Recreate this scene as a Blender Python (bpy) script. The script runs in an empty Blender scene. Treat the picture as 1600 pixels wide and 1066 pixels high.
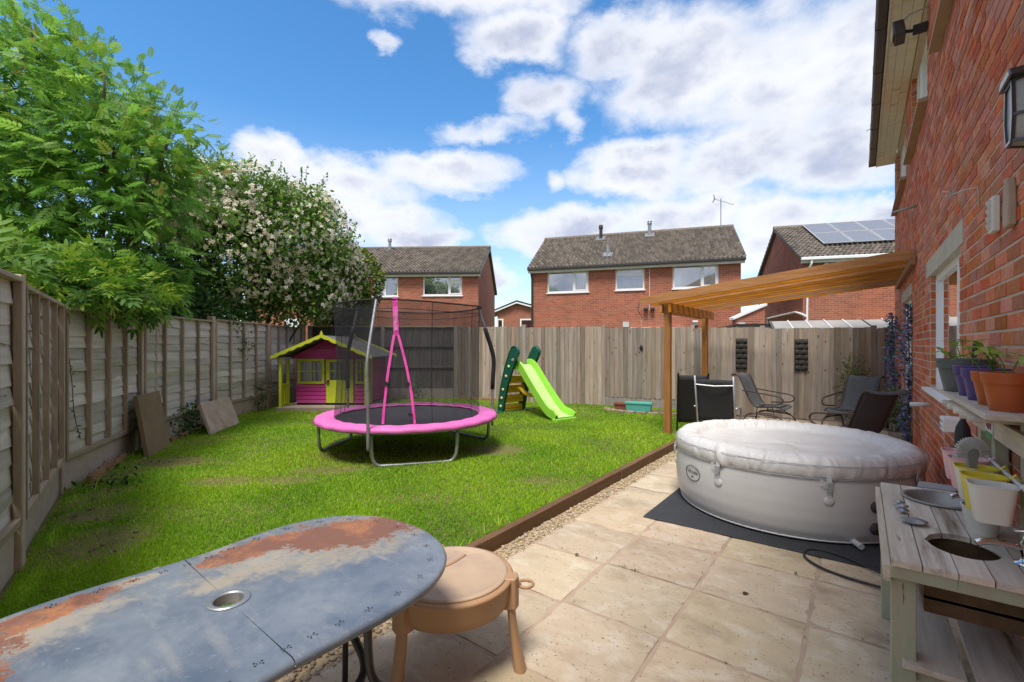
import bpy, math, random
import numpy as np
from mathutils import Vector, Matrix
random.seed(7); RNG = np.random.default_rng(11)
S = bpy.context.scene
COL = S.collection
TH = math.radians(36.93); CT, ST = math.cos(TH), math.sin(TH)
EYE = 1.5
def G(X, Z):
    """metres right of / in front of the viewpoint -> ground plan of the garden (y runs along the house wall)"""
    return (CT*X - ST*Z, ST*X + CT*Z)
# ------------------------------------------------------------------ camera, sky, sun, exposure
cam = bpy.data.cameras.new('camera'); camo = bpy.data.objects.new('camera', cam); COL.objects.link(camo)
cam.sensor_width = 36; cam.lens = 725/1600*36; cam.shift_y = 0.0044
cam.clip_start = 0.05; cam.clip_end = 2000
camo.location = (0, 0, EYE); camo.rotation_euler = (math.radians(90), 0, TH)
S.camera = camo
S.view_settings.view_transform = 'Standard'; S.view_settings.look = 'None'
S.view_settings.exposure = 1.34; S.view_settings.gamma = 1.0
S.view_settings.use_curve_mapping = False
S.render.resolution_x = 1024; S.render.resolution_y = 682
S.cycles.max_bounces = 8; S.cycles.transparent_max_bounces = 16; S.cycles.diffuse_bounces = 4
S.cycles.use_denoising = True
SUN_EL, SUN_AZ = math.radians(64), math.radians(161)   # azimuth measured clockwise from +Y
sdir = Vector((math.sin(SUN_AZ)*math.cos(SUN_EL), math.cos(SUN_AZ)*math.cos(SUN_EL), math.sin(SUN_EL)))
sl = bpy.data.lights.new('sun', 'SUN'); slo = bpy.data.objects.new('sun', sl); COL.objects.link(slo)
sl.energy = 1.9; sl.angle = math.radians(18); sl.color = (1.0, 0.95, 0.87)
slo.rotation_euler = (-sdir).to_track_quat('-Z', 'Y').to_euler(); slo.location = (0, 0, 20)

W = bpy.data.worlds.new('World'); S.world = W; W.use_nodes = True
def make_world():
    nt = W.node_tree; N = nt.nodes; L = nt.links; N.clear()
    def mth(op, a, b=None, c=None, clamp=False):
        n = N.new('ShaderNodeMath'); n.operation = op; n.use_clamp = clamp
        for i, v in enumerate((a, b, c)):
            if v is None: continue
            if isinstance(v, (int, float)): n.inputs[i].default_value = v
            else: L.new(v, n.inputs[i])
        return n.outputs[0]
    tc = N.new('ShaderNodeTexCoord')
    rot = N.new('ShaderNodeVectorRotate'); rot.rotation_type = 'Z_AXIS'; rot.inputs['Angle'].default_value = -TH
    L.new(tc.outputs['Generated'], rot.inputs['Vector'])
    def noise(scale, detail, rough, off=0, dist=0):
        mp = N.new('ShaderNodeMapping'); mp.inputs['Location'].default_value = (off, off*.7, off*1.3); mp.inputs['Scale'].default_value = (1, 1, 1.7)
        L.new(rot.outputs[0], mp.inputs[0])
        n = N.new('ShaderNodeTexNoise'); n.inputs['Scale'].default_value = scale; n.inputs['Detail'].default_value = detail
        n.inputs['Roughness'].default_value = rough; n.inputs['Distortion'].default_value = dist
        L.new(mp.outputs[0], n.inputs['Vector']); return n
    sx = N.new('ShaderNodeSeparateXYZ'); L.new(rot.outputs[0], sx.inputs[0])
    w1 = noise(5, 7, .62, 3); w2 = noise(11, 5, .55, 9)
    ws = N.new('ShaderNodeSeparateColor'); L.new(w1.outputs['Color'], ws.inputs[0])
    az = mth('ARCTAN2', sx.outputs[0], sx.outputs[1]); el = mth('ARCSINE', sx.outputs[2])
    az = mth('ADD', az, mth('MULTIPLY', mth('SUBTRACT', ws.outputs[0], .5), .20))
    el = mth('ADD', el, mth('MULTIPLY', mth('SUBTRACT', ws.outputs[1], .5), .14))
    blobs = [(630,-25,150,62),(760,0,150,55),(800,62,80,42),(960,70,90,50),(1080,105,140,95),(1240,125,200,135),(1420,60,170,150),
             (1000,262,105,42),(1140,250,150,58),(1300,235,150,60),(900,358,140,36),(1060,340,120,50),(1240,345,120,48),(1390,330,90,36),
             (850,155,70,46,.8),(765,203,85,26,.7),(880,190,34,32,.6),(420,252,62,45),(520,285,150,48),(690,268,115,36),(560,340,160,45),(650,372,85,22),
             (600,72,34,20,.15),(868,276,26,28,.25),(770,430,60,26),(1180,400,90,36),(330,330,120,60)]
    m = None
    for px, py, rx, ry, *pk in blobs:
        a0 = math.atan((px-800)/725); e0 = math.atan((540-py)/725*math.cos(a0))
        ra = rx/725*math.cos(a0)**2; re = ry/725*math.cos(a0)*math.cos(e0)**2
        u = mth('DIVIDE', mth('SUBTRACT', az, a0), ra); v = mth('DIVIDE', mth('SUBTRACT', el, e0), re)
        q = mth('ADD', mth('MULTIPLY', u, u), mth('MULTIPLY', v, v))
        b = mth('SUBTRACT', (pk[0] if pk else 1.0), q)
        m = b if m is None else mth('SMOOTH_MAX', m, b, .35)
    m = mth('MAXIMUM', m, -1.2)
    # elsewhere round the sky: the same broken cloud, from noise alone
    wide = noise(2.2, 6, .6, 17)
    gen = mth('MULTIPLY', mth('SUBTRACT', wide.outputs['Fac'], .39), 7)
    out = mth('GREATER_THAN', mth('ABSOLUTE', az), .95)
    outb = mth('MAXIMUM', out, mth('GREATER_THAN', el, .80))
    m = mth('ADD', mth('MULTIPLY', m, mth('SUBTRACT', 1, outb)), mth('MULTIPLY', gen, outb))
    fb = mth('ADD', mth('MULTIPLY', mth('SUBTRACT', w2.outputs['Fac'], .5), 1.9), mth('MULTIPLY', mth('SUBTRACT', ws.outputs[2], .5), 1.2))
    d = mth('ADD', m, fb)
    cov = N.new('ShaderNodeMapRange'); cov.interpolation_type = 'SMOOTHSTEP'
    cov.inputs['From Min'].default_value = -.72; cov.inputs['From Max'].default_value = .85; L.new(d, cov.inputs[0])
    # thin veil near the horizon
    veil = N.new('ShaderNodeMapRange'); veil.inputs['From Min'].default_value = .42; veil.inputs['From Max'].default_value = .0; L.new(sx.outputs[2], veil.inputs[0])
    veil.inputs['To Max'].default_value = .42
    cv = mth('MAXIMUM', mth('MULTIPLY', cov.outputs[0], .97), veil.outputs[0])
    dep = N.new('ShaderNodeMapRange'); dep.interpolation_type = 'SMOOTHSTEP'; dep.inputs['From Min'].default_value = .35; dep.inputs['From Max'].default_value = 1.5
    sh = noise(4.5, 5, .55, 31); L.new(mth('ADD', d, mth('MULTIPLY', mth('SUBTRACT', sh.outputs['Fac'], .5), 2.6)), dep.inputs[0])
    cc = N.new('ShaderNodeMix'); cc.data_type = 'RGBA'; cc.inputs['A'].default_value = (.395, .40, .42, 1); cc.inputs['B'].default_value = (.215, .235, .305, 1)
    L.new(dep.outputs[0], cc.inputs['Factor'])
    sky = N.new('ShaderNodeTexSky'); sky.sky_type = 'NISHITA'; sky.sun_disc = False
    sky.sun_elevation = SUN_EL; sky.sun_rotation = SUN_AZ; sky.ozone_density = 3.0; sky.air_density = 1.0; sky.dust_density = .2
    hs = N.new('ShaderNodeHueSaturation'); hs.inputs['Saturation'].default_value = 1.25; hs.inputs['Value'].default_value = 1.0; hs.inputs['Hue'].default_value = .497
    L.new(sky.outputs[0], hs.inputs['Color'])
    bg = N.new('ShaderNodeBackground'); bg.inputs['Strength'].default_value = .092; L.new(hs.outputs[0], bg.inputs[0])
    bc = N.new('ShaderNodeBackground'); bc.inputs['Strength'].default_value = 1.0; L.new(cc.outputs['Result'], bc.inputs[0])
    mx = N.new('ShaderNodeMixShader'); L.new(cv, mx.inputs[0]); L.new(bg.outputs[0], mx.inputs[1]); L.new(bc.outputs[0], mx.inputs[2])
    o = N.new('ShaderNodeOutputWorld'); L.new(mx.outputs[0], o.inputs[0])
make_world()

# ------------------------------------------------------------------ materials
def mat(name, c1, c2=None, scale=6, stretch=(1, 1, 1), rough=.75, bump=.15, bscale=None, bdist=.01, detail=6, rnd=0.0, metal=0.0, spec=.4,
        dirt=None, dscale=1.5, dlo=.55, dhi=.7, damt=1.0, c3=None, s3=30, lo=.3, hi=.7, hue=0.0, trans=0.0, fine=None, fscale=150, flo=.62, fhi=.68, knots=None):
    m = bpy.data.materials.new(name); m.use_nodes = True; nt = m.node_tree; N = nt.nodes; L = nt.links
    P = N['Principled BSDF']; P.inputs['Roughness'].default_value = rough; P.inputs['Metallic'].default_value = metal
    P.inputs['Specular IOR Level'].default_value = spec
    c2 = c2 or tuple(x*.8 for x in c1)
    tc = N.new('ShaderNodeTexCoord'); oi = N.new('ShaderNodeObjectInfo'); at = N.new('ShaderNodeAttribute'); at.attribute_name = 'rnd'
    ad = N.new('ShaderNodeMath'); ad.operation = 'ADD'; L.new(oi.outputs['Random'], ad.inputs[0]); L.new(at.outputs['Fac'], ad.inputs[1])
    fr = N.new('ShaderNodeMath'); fr.operation = 'FRACT'; L.new(ad.outputs[0], fr.inputs[0])
    mp = N.new('ShaderNodeMapping'); mp.inputs['Scale'].default_value = stretch; L.new(tc.outputs['Object'], mp.inputs[0])
    sc = N.new('ShaderNodeVectorMath'); sc.operation = 'SCALE'; sc.inputs[0].default_value = (13, 17, 19)
    L.new(fr.outputs[0], sc.inputs['Scale'])
    va = N.new('ShaderNodeVectorMath'); va.operation = 'ADD'; L.new(mp.outputs[0], va.inputs[0]); L.new(sc.outputs[0], va.inputs[1])
    def nz(s, d=detail, r=.6, vec=None):
        n = N.new('ShaderNodeTexNoise'); n.inputs['Scale'].default_value = s; n.inputs['Detail'].default_value = d; n.inputs['Roughness'].default_value = r
        L.new(vec or va.outputs[0], n.inputs['Vector']); return n
    def ramp(src, a, b):
        r = N.new('ShaderNodeMapRange'); r.inputs['From Min'].default_value = a; r.inputs['From Max'].default_value = b; L.new(src, r.inputs[0]); return r.outputs[0]
    def mix(f, a, b):
        n = N.new('ShaderNodeMix'); n.data_type = 'RGBA'
        L.new(f, n.inputs['Factor'])
        for k, v in (('A', a), ('B', b)):
            if isinstance(v, tuple): n.inputs[k].default_value = (*v[:3], 1)
            else: L.new(v, n.inputs[k])
        return n.outputs['Result']
    n1 = nz(scale); c = mix(ramp(n1.outputs['Fac'], lo, hi), c1, c2)
    if c3: c = mix(ramp(nz(s3, 4).outputs['Fac'], .5, .75), c, c3)
    if dirt:
        f = ramp(nz(dscale, 7, .65).outputs['Fac'], dlo, dhi)
        q = N.new('ShaderNodeMath'); q.operation = 'MULTIPLY'; q.inputs[1].default_value = damt; L.new(f, q.inputs[0]); c = mix(q.outputs[0], c, dirt)
    if fine:
        c = mix(ramp(nz(fscale, 3).outputs['Fac'], flo, fhi), c, fine)
    if knots:
        ks, kz, kr, kc = knots; km = N.new('ShaderNodeMapping'); km.inputs['Scale'].default_value = (ks, ks, kz) if kz < ks else (kz, ks, ks)
        kt = N.new('ShaderNodeVectorMath'); kt.operation = 'ADD'; L.new(tc.outputs['Object'], km.inputs[0]); L.new(km.outputs[0], kt.inputs[0]); L.new(sc.outputs[0], kt.inputs[1])
        kv = N.new('ShaderNodeTexVoronoi'); kv.inputs['Scale'].default_value = 1; L.new(kt.outputs[0], kv.inputs['Vector'])
        c = mix(ramp(kv.outputs['Distance'], kr, kr*.45), c, kc)
    if rnd or hue:
        wn = N.new('ShaderNodeTexWhiteNoise'); wn.noise_dimensions = '1D'; L.new(fr.outputs[0], wn.inputs['W'])
        ss = N.new('ShaderNodeSeparateColor'); L.new(wn.outputs['Color'], ss.inputs[0])
        h = N.new('ShaderNodeHueSaturation'); L.new(c, h.inputs['Color'])
        a = N.new('ShaderNodeMath'); a.operation = 'MULTIPLY_ADD'; a.inputs[1].default_value = rnd*2; a.inputs[2].default_value = 1-rnd; L.new(ss.outputs[0], a.inputs[0]); L.new(a.outputs[0], h.inputs['Value'])
        b = N.new('ShaderNodeMath'); b.operation = 'MULTIPLY_ADD'; b.inputs[1].default_value = hue*2; b.inputs[2].default_value = .5-hue; L.new(ss.outputs[1], b.inputs[0]); L.new(b.outputs[0], h.inputs['Hue'])
        e = N.new('ShaderNodeMath'); e.operation = 'MULTIPLY_ADD'; e.inputs[1].default_value = rnd*1.2; e.inputs[2].default_value = 1-rnd*.6; L.new(ss.outputs[2], e.inputs[0]); L.new(e.outputs[0], h.inputs['Saturation'])
        c = h.outputs[0]
    L.new(c, P.inputs['Base Color'])
    if bump:
        bn = nz(bscale or scale*3, 8); B = N.new('ShaderNodeBump'); B.inputs['Strength'].default_value = bump; B.inputs['Distance'].default_value = bdist
        L.new(bn.outputs['Fac'], B.inputs['Height']); L.new(B.outputs[0], P.inputs['Normal'])
    if trans:
        T = N.new('ShaderNodeBsdfTranslucent'); L.new(c, T.inputs[0]); X = N.new('ShaderNodeMixShader'); X.inputs[0].default_value = trans
        L.new(P.outputs[0], X.inputs[1]); L.new(T.outputs[0], X.inputs[2]); L.new(X.outputs[0], N['Material Output'].inputs[0])
    return m
def leafmat(name, stops, rough=.5, trans=.35):
    """colour per leaf from the leaf's own 'rnd' attribute"""
    m = bpy.data.materials.new(name); m.use_nodes = True; nt = m.node_tree; N = nt.nodes; L = nt.links; P = N['Principled BSDF']
    P.inputs['Roughness'].default_value = rough; P.inputs['Specular IOR Level'].default_value = .35
    at = N.new('ShaderNodeAttribute'); at.attribute_name = 'rnd'; r = N.new('ShaderNodeValToRGB'); L.new(at.outputs['Fac'], r.inputs[0])
    while len(r.color_ramp.elements) < len(stops): r.color_ramp.elements.new(.5)
    for e, (p, c) in zip(r.color_ramp.elements, stops): e.position = p; e.color = (*c, 1)
    L.new(r.outputs[0], P.inputs['Base Color'])
    T = N.new('ShaderNodeBsdfTranslucent'); L.new(r.outputs[0], T.inputs[0]); X = N.new('ShaderNodeMixShader'); X.inputs[0].default_value = trans
    L.new(P.outputs[0], X.inputs[1]); L.new(T.outputs[0], X.inputs[2]); L.new(X.outputs[0], N['Material Output'].inputs[0])
    return m
def glassmat(name, tint=(.9, .93, .95), refl=1.0, alpha=.75):
    m = bpy.data.materials.new(name); m.use_nodes = True; nt = m.node_tree; N = nt.nodes; L = nt.links; N.remove(N['Principled BSDF'])
    T = N.new('ShaderNodeBsdfTransparent'); T.inputs[0].default_value = (*tint, 1); Gl = N.new('ShaderNodeBsdfGlossy'); Gl.inputs['Roughness'].default_value = .02; Gl.inputs[0].default_value = (refl,)*3+(1,)
    F = N.new('ShaderNodeFresnel'); F.inputs[0].default_value = 1.52; a = N.new('ShaderNodeMath'); a.operation = 'MULTIPLY_ADD'; a.use_clamp = True
    a.inputs[1].default_value = 2.0; a.inputs[2].default_value = 1-alpha; L.new(F.outputs[0], a.inputs[0])
    X = N.new('ShaderNodeMixShader'); L.new(a.outputs[0], X.inputs[0]); L.new(T.outputs[0], X.inputs[1]); L.new(Gl.outputs[0], X.inputs[2]); L.new(X.outputs[0], N['Material Output'].inputs[0])
    return m

MT = {}
MT['brick'] = mat('brick', (.56, .172, .085), (.41, .11, .058), scale=14, rough=.9, bump=.5, bscale=90, bdist=.004, rnd=.26, hue=.010, c3=(.58, .25, .14), s3=45, fine=(.10, .045, .04), fscale=120, flo=.66, fhi=.75)
MT['mortar'] = mat('mortar', (.60, .48, .38), (.50, .39, .30), scale=8, rough=.95, bump=.5, bscale=120, bdist=.004)
MT['slab'] = mat('slab', (.50, .40, .28), (.43, .34, .235), scale=3.5, rough=.9, bump=.7, bscale=26, bdist=.006, rnd=.11, hue=.010, c3=(.56, .49, .39), s3=6,
                 dirt=(.25, .18, .115), dscale=2.6, dlo=.5, dhi=.72, damt=.75, fine=(.10, .075, .05), fscale=55, flo=.64, fhi=.70, stretch=(1, 1.4, 1))
MT['joint'] = mat('joint', (.46, .35, .26), (.37, .265, .19), scale=7, rough=.95, bump=.5, bscale=70, bdist=.006)
MT['sand'] = mat('sand', (.44, .33, .20), (.37, .27, .16), scale=18, rough=.95, bump=.8, bscale=140, bdist=.004, fine=(.2, .14, .09), fscale=200, flo=.6, fhi=.7)
MT['soil'] = mat('soil', (.17, .16, .05), (.12, .12, .03), scale=7, rough=1, bump=.8, bscale=60, bdist=.02, dirt=(.20, .145, .085), dscale=.9, dlo=.60, dhi=.68)
MT['field'] = mat('field', (.09, .14, .02), (.07, .10, .02), scale=1, rough=1)
MT['dirt'] = mat('dirt', (.19, .14, .09), (.12, .085, .055), scale=9, rough=1, bump=1, bscale=50, bdist=.02)
gw = dict(rough=.88, bump=.5, bdist=.004, rnd=.2)
MT['slat'] = mat('slat', (.58, .54, .48), (.43, .385, .33), scale=7, stretch=(.25, 1, 3), bscale=40, hue=.01, dirt=(.30, .30, .17), dscale=.9, dlo=.52, dhi=.66, damt=.8, fine=(.1, .075, .055), fscale=24, flo=.68, fhi=.76, **gw)
MT['batten'] = mat('batten', (.40, .32, .245), (.28, .215, .16), scale=9, stretch=(3, 3, .3), bscale=40, **gw)
MT['rail'] = mat('rail', (.42, .34, .25), (.30, .235, .165), scale=9, stretch=(.3, 3, 3), bscale=40, **gw)
MT['board'] = mat('board', (.40, .35, .30), (.26, .21, .165), scale=6, stretch=(4, 4, .3), bscale=30, hue=.012, dirt=(.29, .195, .115), dscale=2.2, dlo=.5, dhi=.68, damt=.6, fine=(.10, .07, .045), fscale=14, flo=.68, fhi=.76, knots=(9, 3.2, .13, (.07, .045, .03)), **{**gw, 'rnd': .34})
MT['dark_board'] = mat('dark_board', (.115, .11, .105), (.06, .055, .05), scale=6, stretch=(4, 4, .4), bscale=30, dirt=(.17, .16, .15), dscale=5, dlo=.55, dhi=.7, **gw)
MT['concrete'] = mat('concrete', (.50, .415, .33), (.40, .325, .255), scale=7, rough=.95, bump=.5, bscale=90, bdist=.003, rnd=.10, dirt=(.17, .14, .105), dscale=3, dlo=.55, dhi=.72, damt=.6, fine=(.16, .12, .09), fscale=160, flo=.6, fhi=.7)
MT['concrete_grey'] = mat('concrete_grey', (.31, .285, .25), (.22, .2, .17), scale=7, rough=.95, bump=.5, bscale=90, bdist=.003, rnd=.1)
MT['old_slab'] = mat('old_slab', (.25, .175, .10), (.19, .13, .075), scale=6, rough=.95, bump=.6, bscale=80, bdist=.004, fine=(.1, .07, .04), fscale=130, flo=.6, fhi=.7)
MT['pale_slab'] = mat('pale_slab', (.46, .37, .29), (.35, .25, .18), scale=5, rough=.95, bump=.4, bscale=50, bdist=.004, dirt=(.27, .15, .09), dscale=3)
MT['sleeper'] = mat('sleeper', (.17, .095, .045), (.10, .055, .025), scale=8, stretch=(3, .3, 3), rough=.85, bump=.5, bscale=30, bdist=.004, rnd=.1)
MT['log'] = mat('log', (.30, .18, .09), (.19, .11, .05), scale=9, stretch=(3, 3, .4), rough=.85, bump=.4, rnd=.2)
MT['stain'] = mat('stain', (.50, .22, .05), (.32, .125, .025), scale=8, stretch=(.3, 3, 3), rough=.6, bump=.3, bscale=30, bdist=.002, rnd=.28, fine=(.16, .06, .015), fscale=10, flo=.7, fhi=.78)
MT['stain_post'] = mat('stain_post', (.40, .175, .04), (.25, .10, .022), scale=8, stretch=(3, 3, .3), rough=.6, bump=.3, bscale=30, bdist=.002, rnd=.08, fine=(.14, .05, .012), fscale=9, flo=.68, fhi=.76)
MT['kitchen_wood'] = mat('kitchen_wood', (.66, .58, .49), (.48, .40, .32), scale=8, stretch=(4, .35, 4), rough=.85, bump=.5, bscale=30, bdist=.003, rnd=.15, hue=.01, dirt=(.20, .135, .085), dscale=3, dlo=.56, dhi=.7, fine=(.10, .06, .035), fscale=12, flo=.71, fhi=.78)
MT['green_wood'] = mat('green_wood', (.40, .46, .33), (.36, .31, .21), scale=3, stretch=(3, 3, .5), rough=.85, bump=.5, bscale=40, bdist=.003, rnd=.1, c3=(.21, .32, .24), s3=4, fine=(.12, .09, .05), fscale=14, flo=.7, fhi=.76)
MT['table_metal'] = None
MT['black_metal'] = mat('black_metal', (.022, .023, .026), (.03, .03, .033), rough=.38, bump=.08, bscale=60, spec=.5)
MT['bronze'] = mat('bronze', (.085, .062, .052), (.055, .042, .038), rough=.4, bump=.05, spec=.5)
MT['silver'] = mat('silver', (.55, .56, .58), (.45, .46, .48), rough=.35, metal=.7, bump=.05)
MT['galv'] = mat('galv', (.40, .42, .44), (.26, .27, .28), scale=10, rough=.42, metal=.65, bump=.1, fine=(.2, .13, .09), fscale=12, flo=.66, fhi=.74)
MT['chrome'] = mat('chrome', (.75, .76, .78), (.7, .7, .72), rough=.1, metal=1, bump=0)
MT['sling'] = mat('sling', (.135, .14, .15), (.10, .105, .115), scale=30, rough=.8, bump=.4, bscale=260, bdist=.002, trans=.08)
MT['sling_dark'] = mat('sling_dark', (.035, .037, .04), (.028, .03, .03), scale=30, rough=.75, bump=.3, bscale=260, bdist=.002, trans=.05)
MT['tan'] = mat('tan', (.42, .25, .135), (.37, .215, .11), scale=3, rough=.45, bump=.05, bscale=200, spec=.4)
MT['tan_lid'] = mat('tan_lid', (.49, .36, .25), (.42, .295, .195), scale=4, rough=.55, bump=.08, dirt=(.36, .26, .20), dscale=3, dlo=.5, dhi=.7)
MT['pink_pad'] = mat('pink_pad', (.70, .17, .47), (.58, .115, .38), scale=4, rough=.6, bump=.35, bscale=9, bdist=.02)
MT['hot_pink'] = mat('hot_pink', (.85, .10, .47), (.72, .07, .38), scale=6, rough=.6, bump=.2)
MT['jump_mat'] = mat('jump_mat', (.03, .032, .036), (.04, .042, .046), scale=3, rough=.6, bump=.1, bscale=200)
MT['foam'] = mat('foam', (.02, .02, .022), rough=.8)
MT['play_pink'] = mat('play_pink', (.52, .06, .26), (.42, .04, .20), scale=5, stretch=(.3, 1, 3), rough=.6, bump=.25, rnd=.1, dirt=(.36, .11, .19), dscale=4, dlo=.55, dhi=.75, damt=.6)
MT['play_green'] = mat('play_green', (.50, .56, .035), (.42, .47, .02), scale=5, rough=.6, bump=.15)
MT['felt'] = mat('felt', (.13, .125, .125), (.08, .078, .08), scale=4, rough=.95, bump=.6, bscale=120, bdist=.003)
MT['curtain'] = mat('curtain', (.85, .70, .76), (.72, .52, .60), scale=30, stretch=(1, 1, .2), rough=.9, bump=.2)
MT['net_curtain'] = mat('net_curtain', (.55, .57, .58), (.40, .42, .44), scale=14, stretch=(1, 1, .08), rough=.95, bump=.2)
MT['slide_lime'] = mat('slide_lime', (.29, .64, .06), (.26, .58, .05), scale=3, rough=.4, bump=.05, dirt=(.25, .42, .10), dscale=6, dlo=.55, dhi=.75, damt=.5)
MT['slide_bed'] = mat('slide_bed', (.42, .76, .17), (.50, .80, .28), scale=6, rough=.5, bump=.05)
MT['slide_green'] = mat('slide_green', (.012, .10, .065), (.01, .085, .055), rough=.3, bump=.03)
MT['slide_yellow'] = mat('slide_yellow', (.70, .44, .015), (.62, .38, .01), rough=.4, bump=.05)
MT['cream'] = mat('cream', (.72, .66, .36), rough=.5, bump=.05)
MT['upvc'] = mat('upvc', (.85, .86, .87), (.81, .82, .83), scale=2, rough=.35, bump=.02)
MT['white_paint'] = mat('white_paint', (.72, .71, .68), (.62, .60, .56), scale=3, rough=.6, bump=.08)
MT['soffit'] = mat('soffit', (.82, .76, .63), (.72, .65, .52), scale=4, stretch=(3, .4, 3), rough=.7, bump=.1, dirt=(.3, .22, .14), dscale=2, dlo=.62, dhi=.75)
MT['sill'] = mat('sill', (.42, .30, .20), (.34, .24, .16), scale=5, rough=.85, bump=.2)
MT['lintel'] = mat('lintel', (.52, .47, .38), (.42, .37, .29), scale=6, rough=.95, bump=.5, bscale=80, bdist=.003)
MT['gutter'] = mat('gutter', (.035, .032, .032), (.055, .045, .042), scale=4, rough=.4, bump=.08)
MT['spa'] = mat('spa', (.57, .558, .546), (.54, .528, .516), scale=3, rough=.4, bump=.05, bscale=60)
MT['spa_cover'] = mat('spa_cover', (.66, .645, .63), (.59, .575, .56), scale=5, rough=.42, bump=.2, bscale=11, bdist=.02, dirt=(.43, .39, .35), dscale=2.4, dlo=.52, dhi=.75, damt=.6)
MT['ink'] = mat('ink', (.03, .03, .035), rough=.6, bump=0)
MT['pale_plastic'] = mat('pale_plastic', (.62, .62, .62), rough=.4, bump=0)
MT['grey_plastic'] = mat('grey_plastic', (.33, .35, .36), (.30, .31, .32), rough=.5, bump=.05)
MT['rubber_mat'] = mat('rubber_mat', (.05, .052, .058), (.038, .04, .045), scale=5, rough=.75, bump=.3, bscale=70)
MT['gravel'] = mat('gravel', (.47, .38, .26), (.35, .27, .18), scale=30, rough=.9, bump=.3, rnd=.3)
MT['teal'] = mat('teal', (.13, .50, .43), (.11, .43, .37), rough=.5, bump=.1)
MT['terracotta'] = mat('terracotta', (.42, .095, .028), (.36, .075, .02), scale=4, rough=.42, bump=.04)
MT['dull_clay'] = mat('dull_clay', (.28, .10, .06), (.2, .07, .045), scale=5, rough=.8, bump=.2)
MT['purple'] = mat('purple', (.085, .05, .20), (.07, .04, .165), scale=4, rough=.42, bump=.04)
MT['grey_pot'] = mat('grey_pot', (.105, .12, .125), (.09, .10, .105), scale=4, rough=.5, bump=.04)
MT['pot_pink'] = mat('pot_pink', (.78, .47, .50), (.72, .42, .45), scale=4, rough=.45, bump=.03)
MT['pot_yellow'] = mat('pot_yellow', (.76, .62, .05), (.70, .56, .04), scale=4, rough=.4, bump=.03)
MT['pot_white'] = mat('pot_white', (.72, .70, .64), (.66, .64, .58), scale=4, rough=.45, bump=.03)
MT['bark'] = mat('bark', (.11, .085, .06), (.06, .045, .03), scale=6, stretch=(3, 3, .5), rough=.9, bump=.6)
MT['tile'] = mat('tile', (.21, .18, .15), (.10, .085, .072), scale=9, rough=.9, bump=.5, bscale=60, rnd=.35, dirt=(.23, .20, .15), dscale=1.3, dlo=.55, dhi=.8, damt=.5)
MT['solar'] = mat('solar', (.20, .205, .225), (.18, .185, .20), scale=3, rough=.25, bump=0, spec=.6)
MT['solar_line'] = mat('solar_line', (.6, .6, .6), rough=.4, bump=0)
MT['black_glass'] = mat('black_glass', (.03, .032, .036), (.04, .04, .045), rough=.25, bump=0, spec=.6)
MT['frosted'] = mat('frosted', (.36, .37, .38), (.25, .26, .27), scale=6, rough=.35, bump=.1, dirt=(.5, .5, .5), dscale=5)
MT['lamp_glass'] = mat('lamp_glass', (.52, .41, .25), (.42, .33, .2), scale=8, rough=.2, bump=0)
MT['interior'] = mat('interior', (.12, .115, .11), (.08, .08, .08), rough=.9, bump=0)
MT['glass'] = glassmat('glass', alpha=.93)
MT['far_glass'] = glassmat('far_glass', alpha=.80)
MT['shed_roof'] = mat('shed_roof', (.34, .32, .30), (.26, .245, .23), scale=3, stretch=(1, .3, 1), rough=.8, bump=.1)
MT['shed_wall'] = mat('shed_wall', (.19, .15, .12), (.13, .1, .08), scale=6, rough=.8)
MT['fleece'] = mat('fleece', (.07, .065, .06), (.03, .028, .026), scale=50, rough=.9, bump=.8, bscale=80, bdist=.01)
MT['stone'] = mat('stone', (.30, .24, .18), (.2, .155, .11), scale=8, rough=.95, bump=.6, rnd=.2)

def far_brick(name):
    """small-scale brick texture for houses seen 20 m away"""
    m = bpy.data.materials.new(name); m.use_nodes = True; nt = m.node_tree; N = nt.nodes; L = nt.links; P = N['Principled BSDF']; P.inputs['Roughness'].default_value = .9
    tc = N.new('ShaderNodeTexCoord'); sp = N.new('ShaderNodeSeparateXYZ'); L.new(tc.outputs['Object'], sp.inputs[0])
    a = N.new('ShaderNodeMath'); a.operation = 'ADD'; L.new(sp.outputs[0], a.inputs[0]); L.new(sp.outputs[1], a.inputs[1])
    cb = N.new('ShaderNodeCombineXYZ'); L.new(a.outputs[0], cb.inputs[0]); L.new(sp.outputs[2], cb.inputs[1])
    b = N.new('ShaderNodeTexBrick'); L.new(cb.outputs[0], b.inputs['Vector'])
    b.inputs['Scale'].default_value = 1; b.inputs['Brick Width'].default_value = .225; b.inputs['Row Height'].default_value = .075; b.inputs['Mortar Size'].default_value = .007; b.inputs['Mortar Smooth'].default_value = .3
    b.inputs['Color1'].default_value = (.40, .115, .06, 1); b.inputs['Color2'].default_value = (.24, .07, .045, 1); b.inputs['Mortar'].default_value = (.37, .26, .19, 1); b.inputs['Bias'].default_value = -.2
    n = N.new('ShaderNodeTexNoise'); n.inputs['Scale'].default_value = 1.1; n.inputs['Detail'].default_value = 8; L.new(tc.outputs['Object'], n.inputs['Vector'])
    h = N.new('ShaderNodeHueSaturation'); L.new(b.outputs[0], h.inputs['Color']); mr = N.new('ShaderNodeMapRange'); mr.inputs['To Min'].default_value = .7; mr.inputs['To Max'].default_value = 1.35; L.new(n.outputs['Fac'], mr.inputs[0]); L.new(mr.outputs[0], h.inputs['Value'])
    L.new(h.outputs[0], P.inputs['Base Color'])
    B = N.new('ShaderNodeBump'); B.inputs['Strength'].default_value = .5; B.inputs['Distance'].default_value = .01; B.invert = True; L.new(b.outputs['Fac'], B.inputs['Height']); L.new(B.outputs[0], P.inputs['Normal'])
    return m

MT['far_brick'] = far_brick('far_brick')

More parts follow.
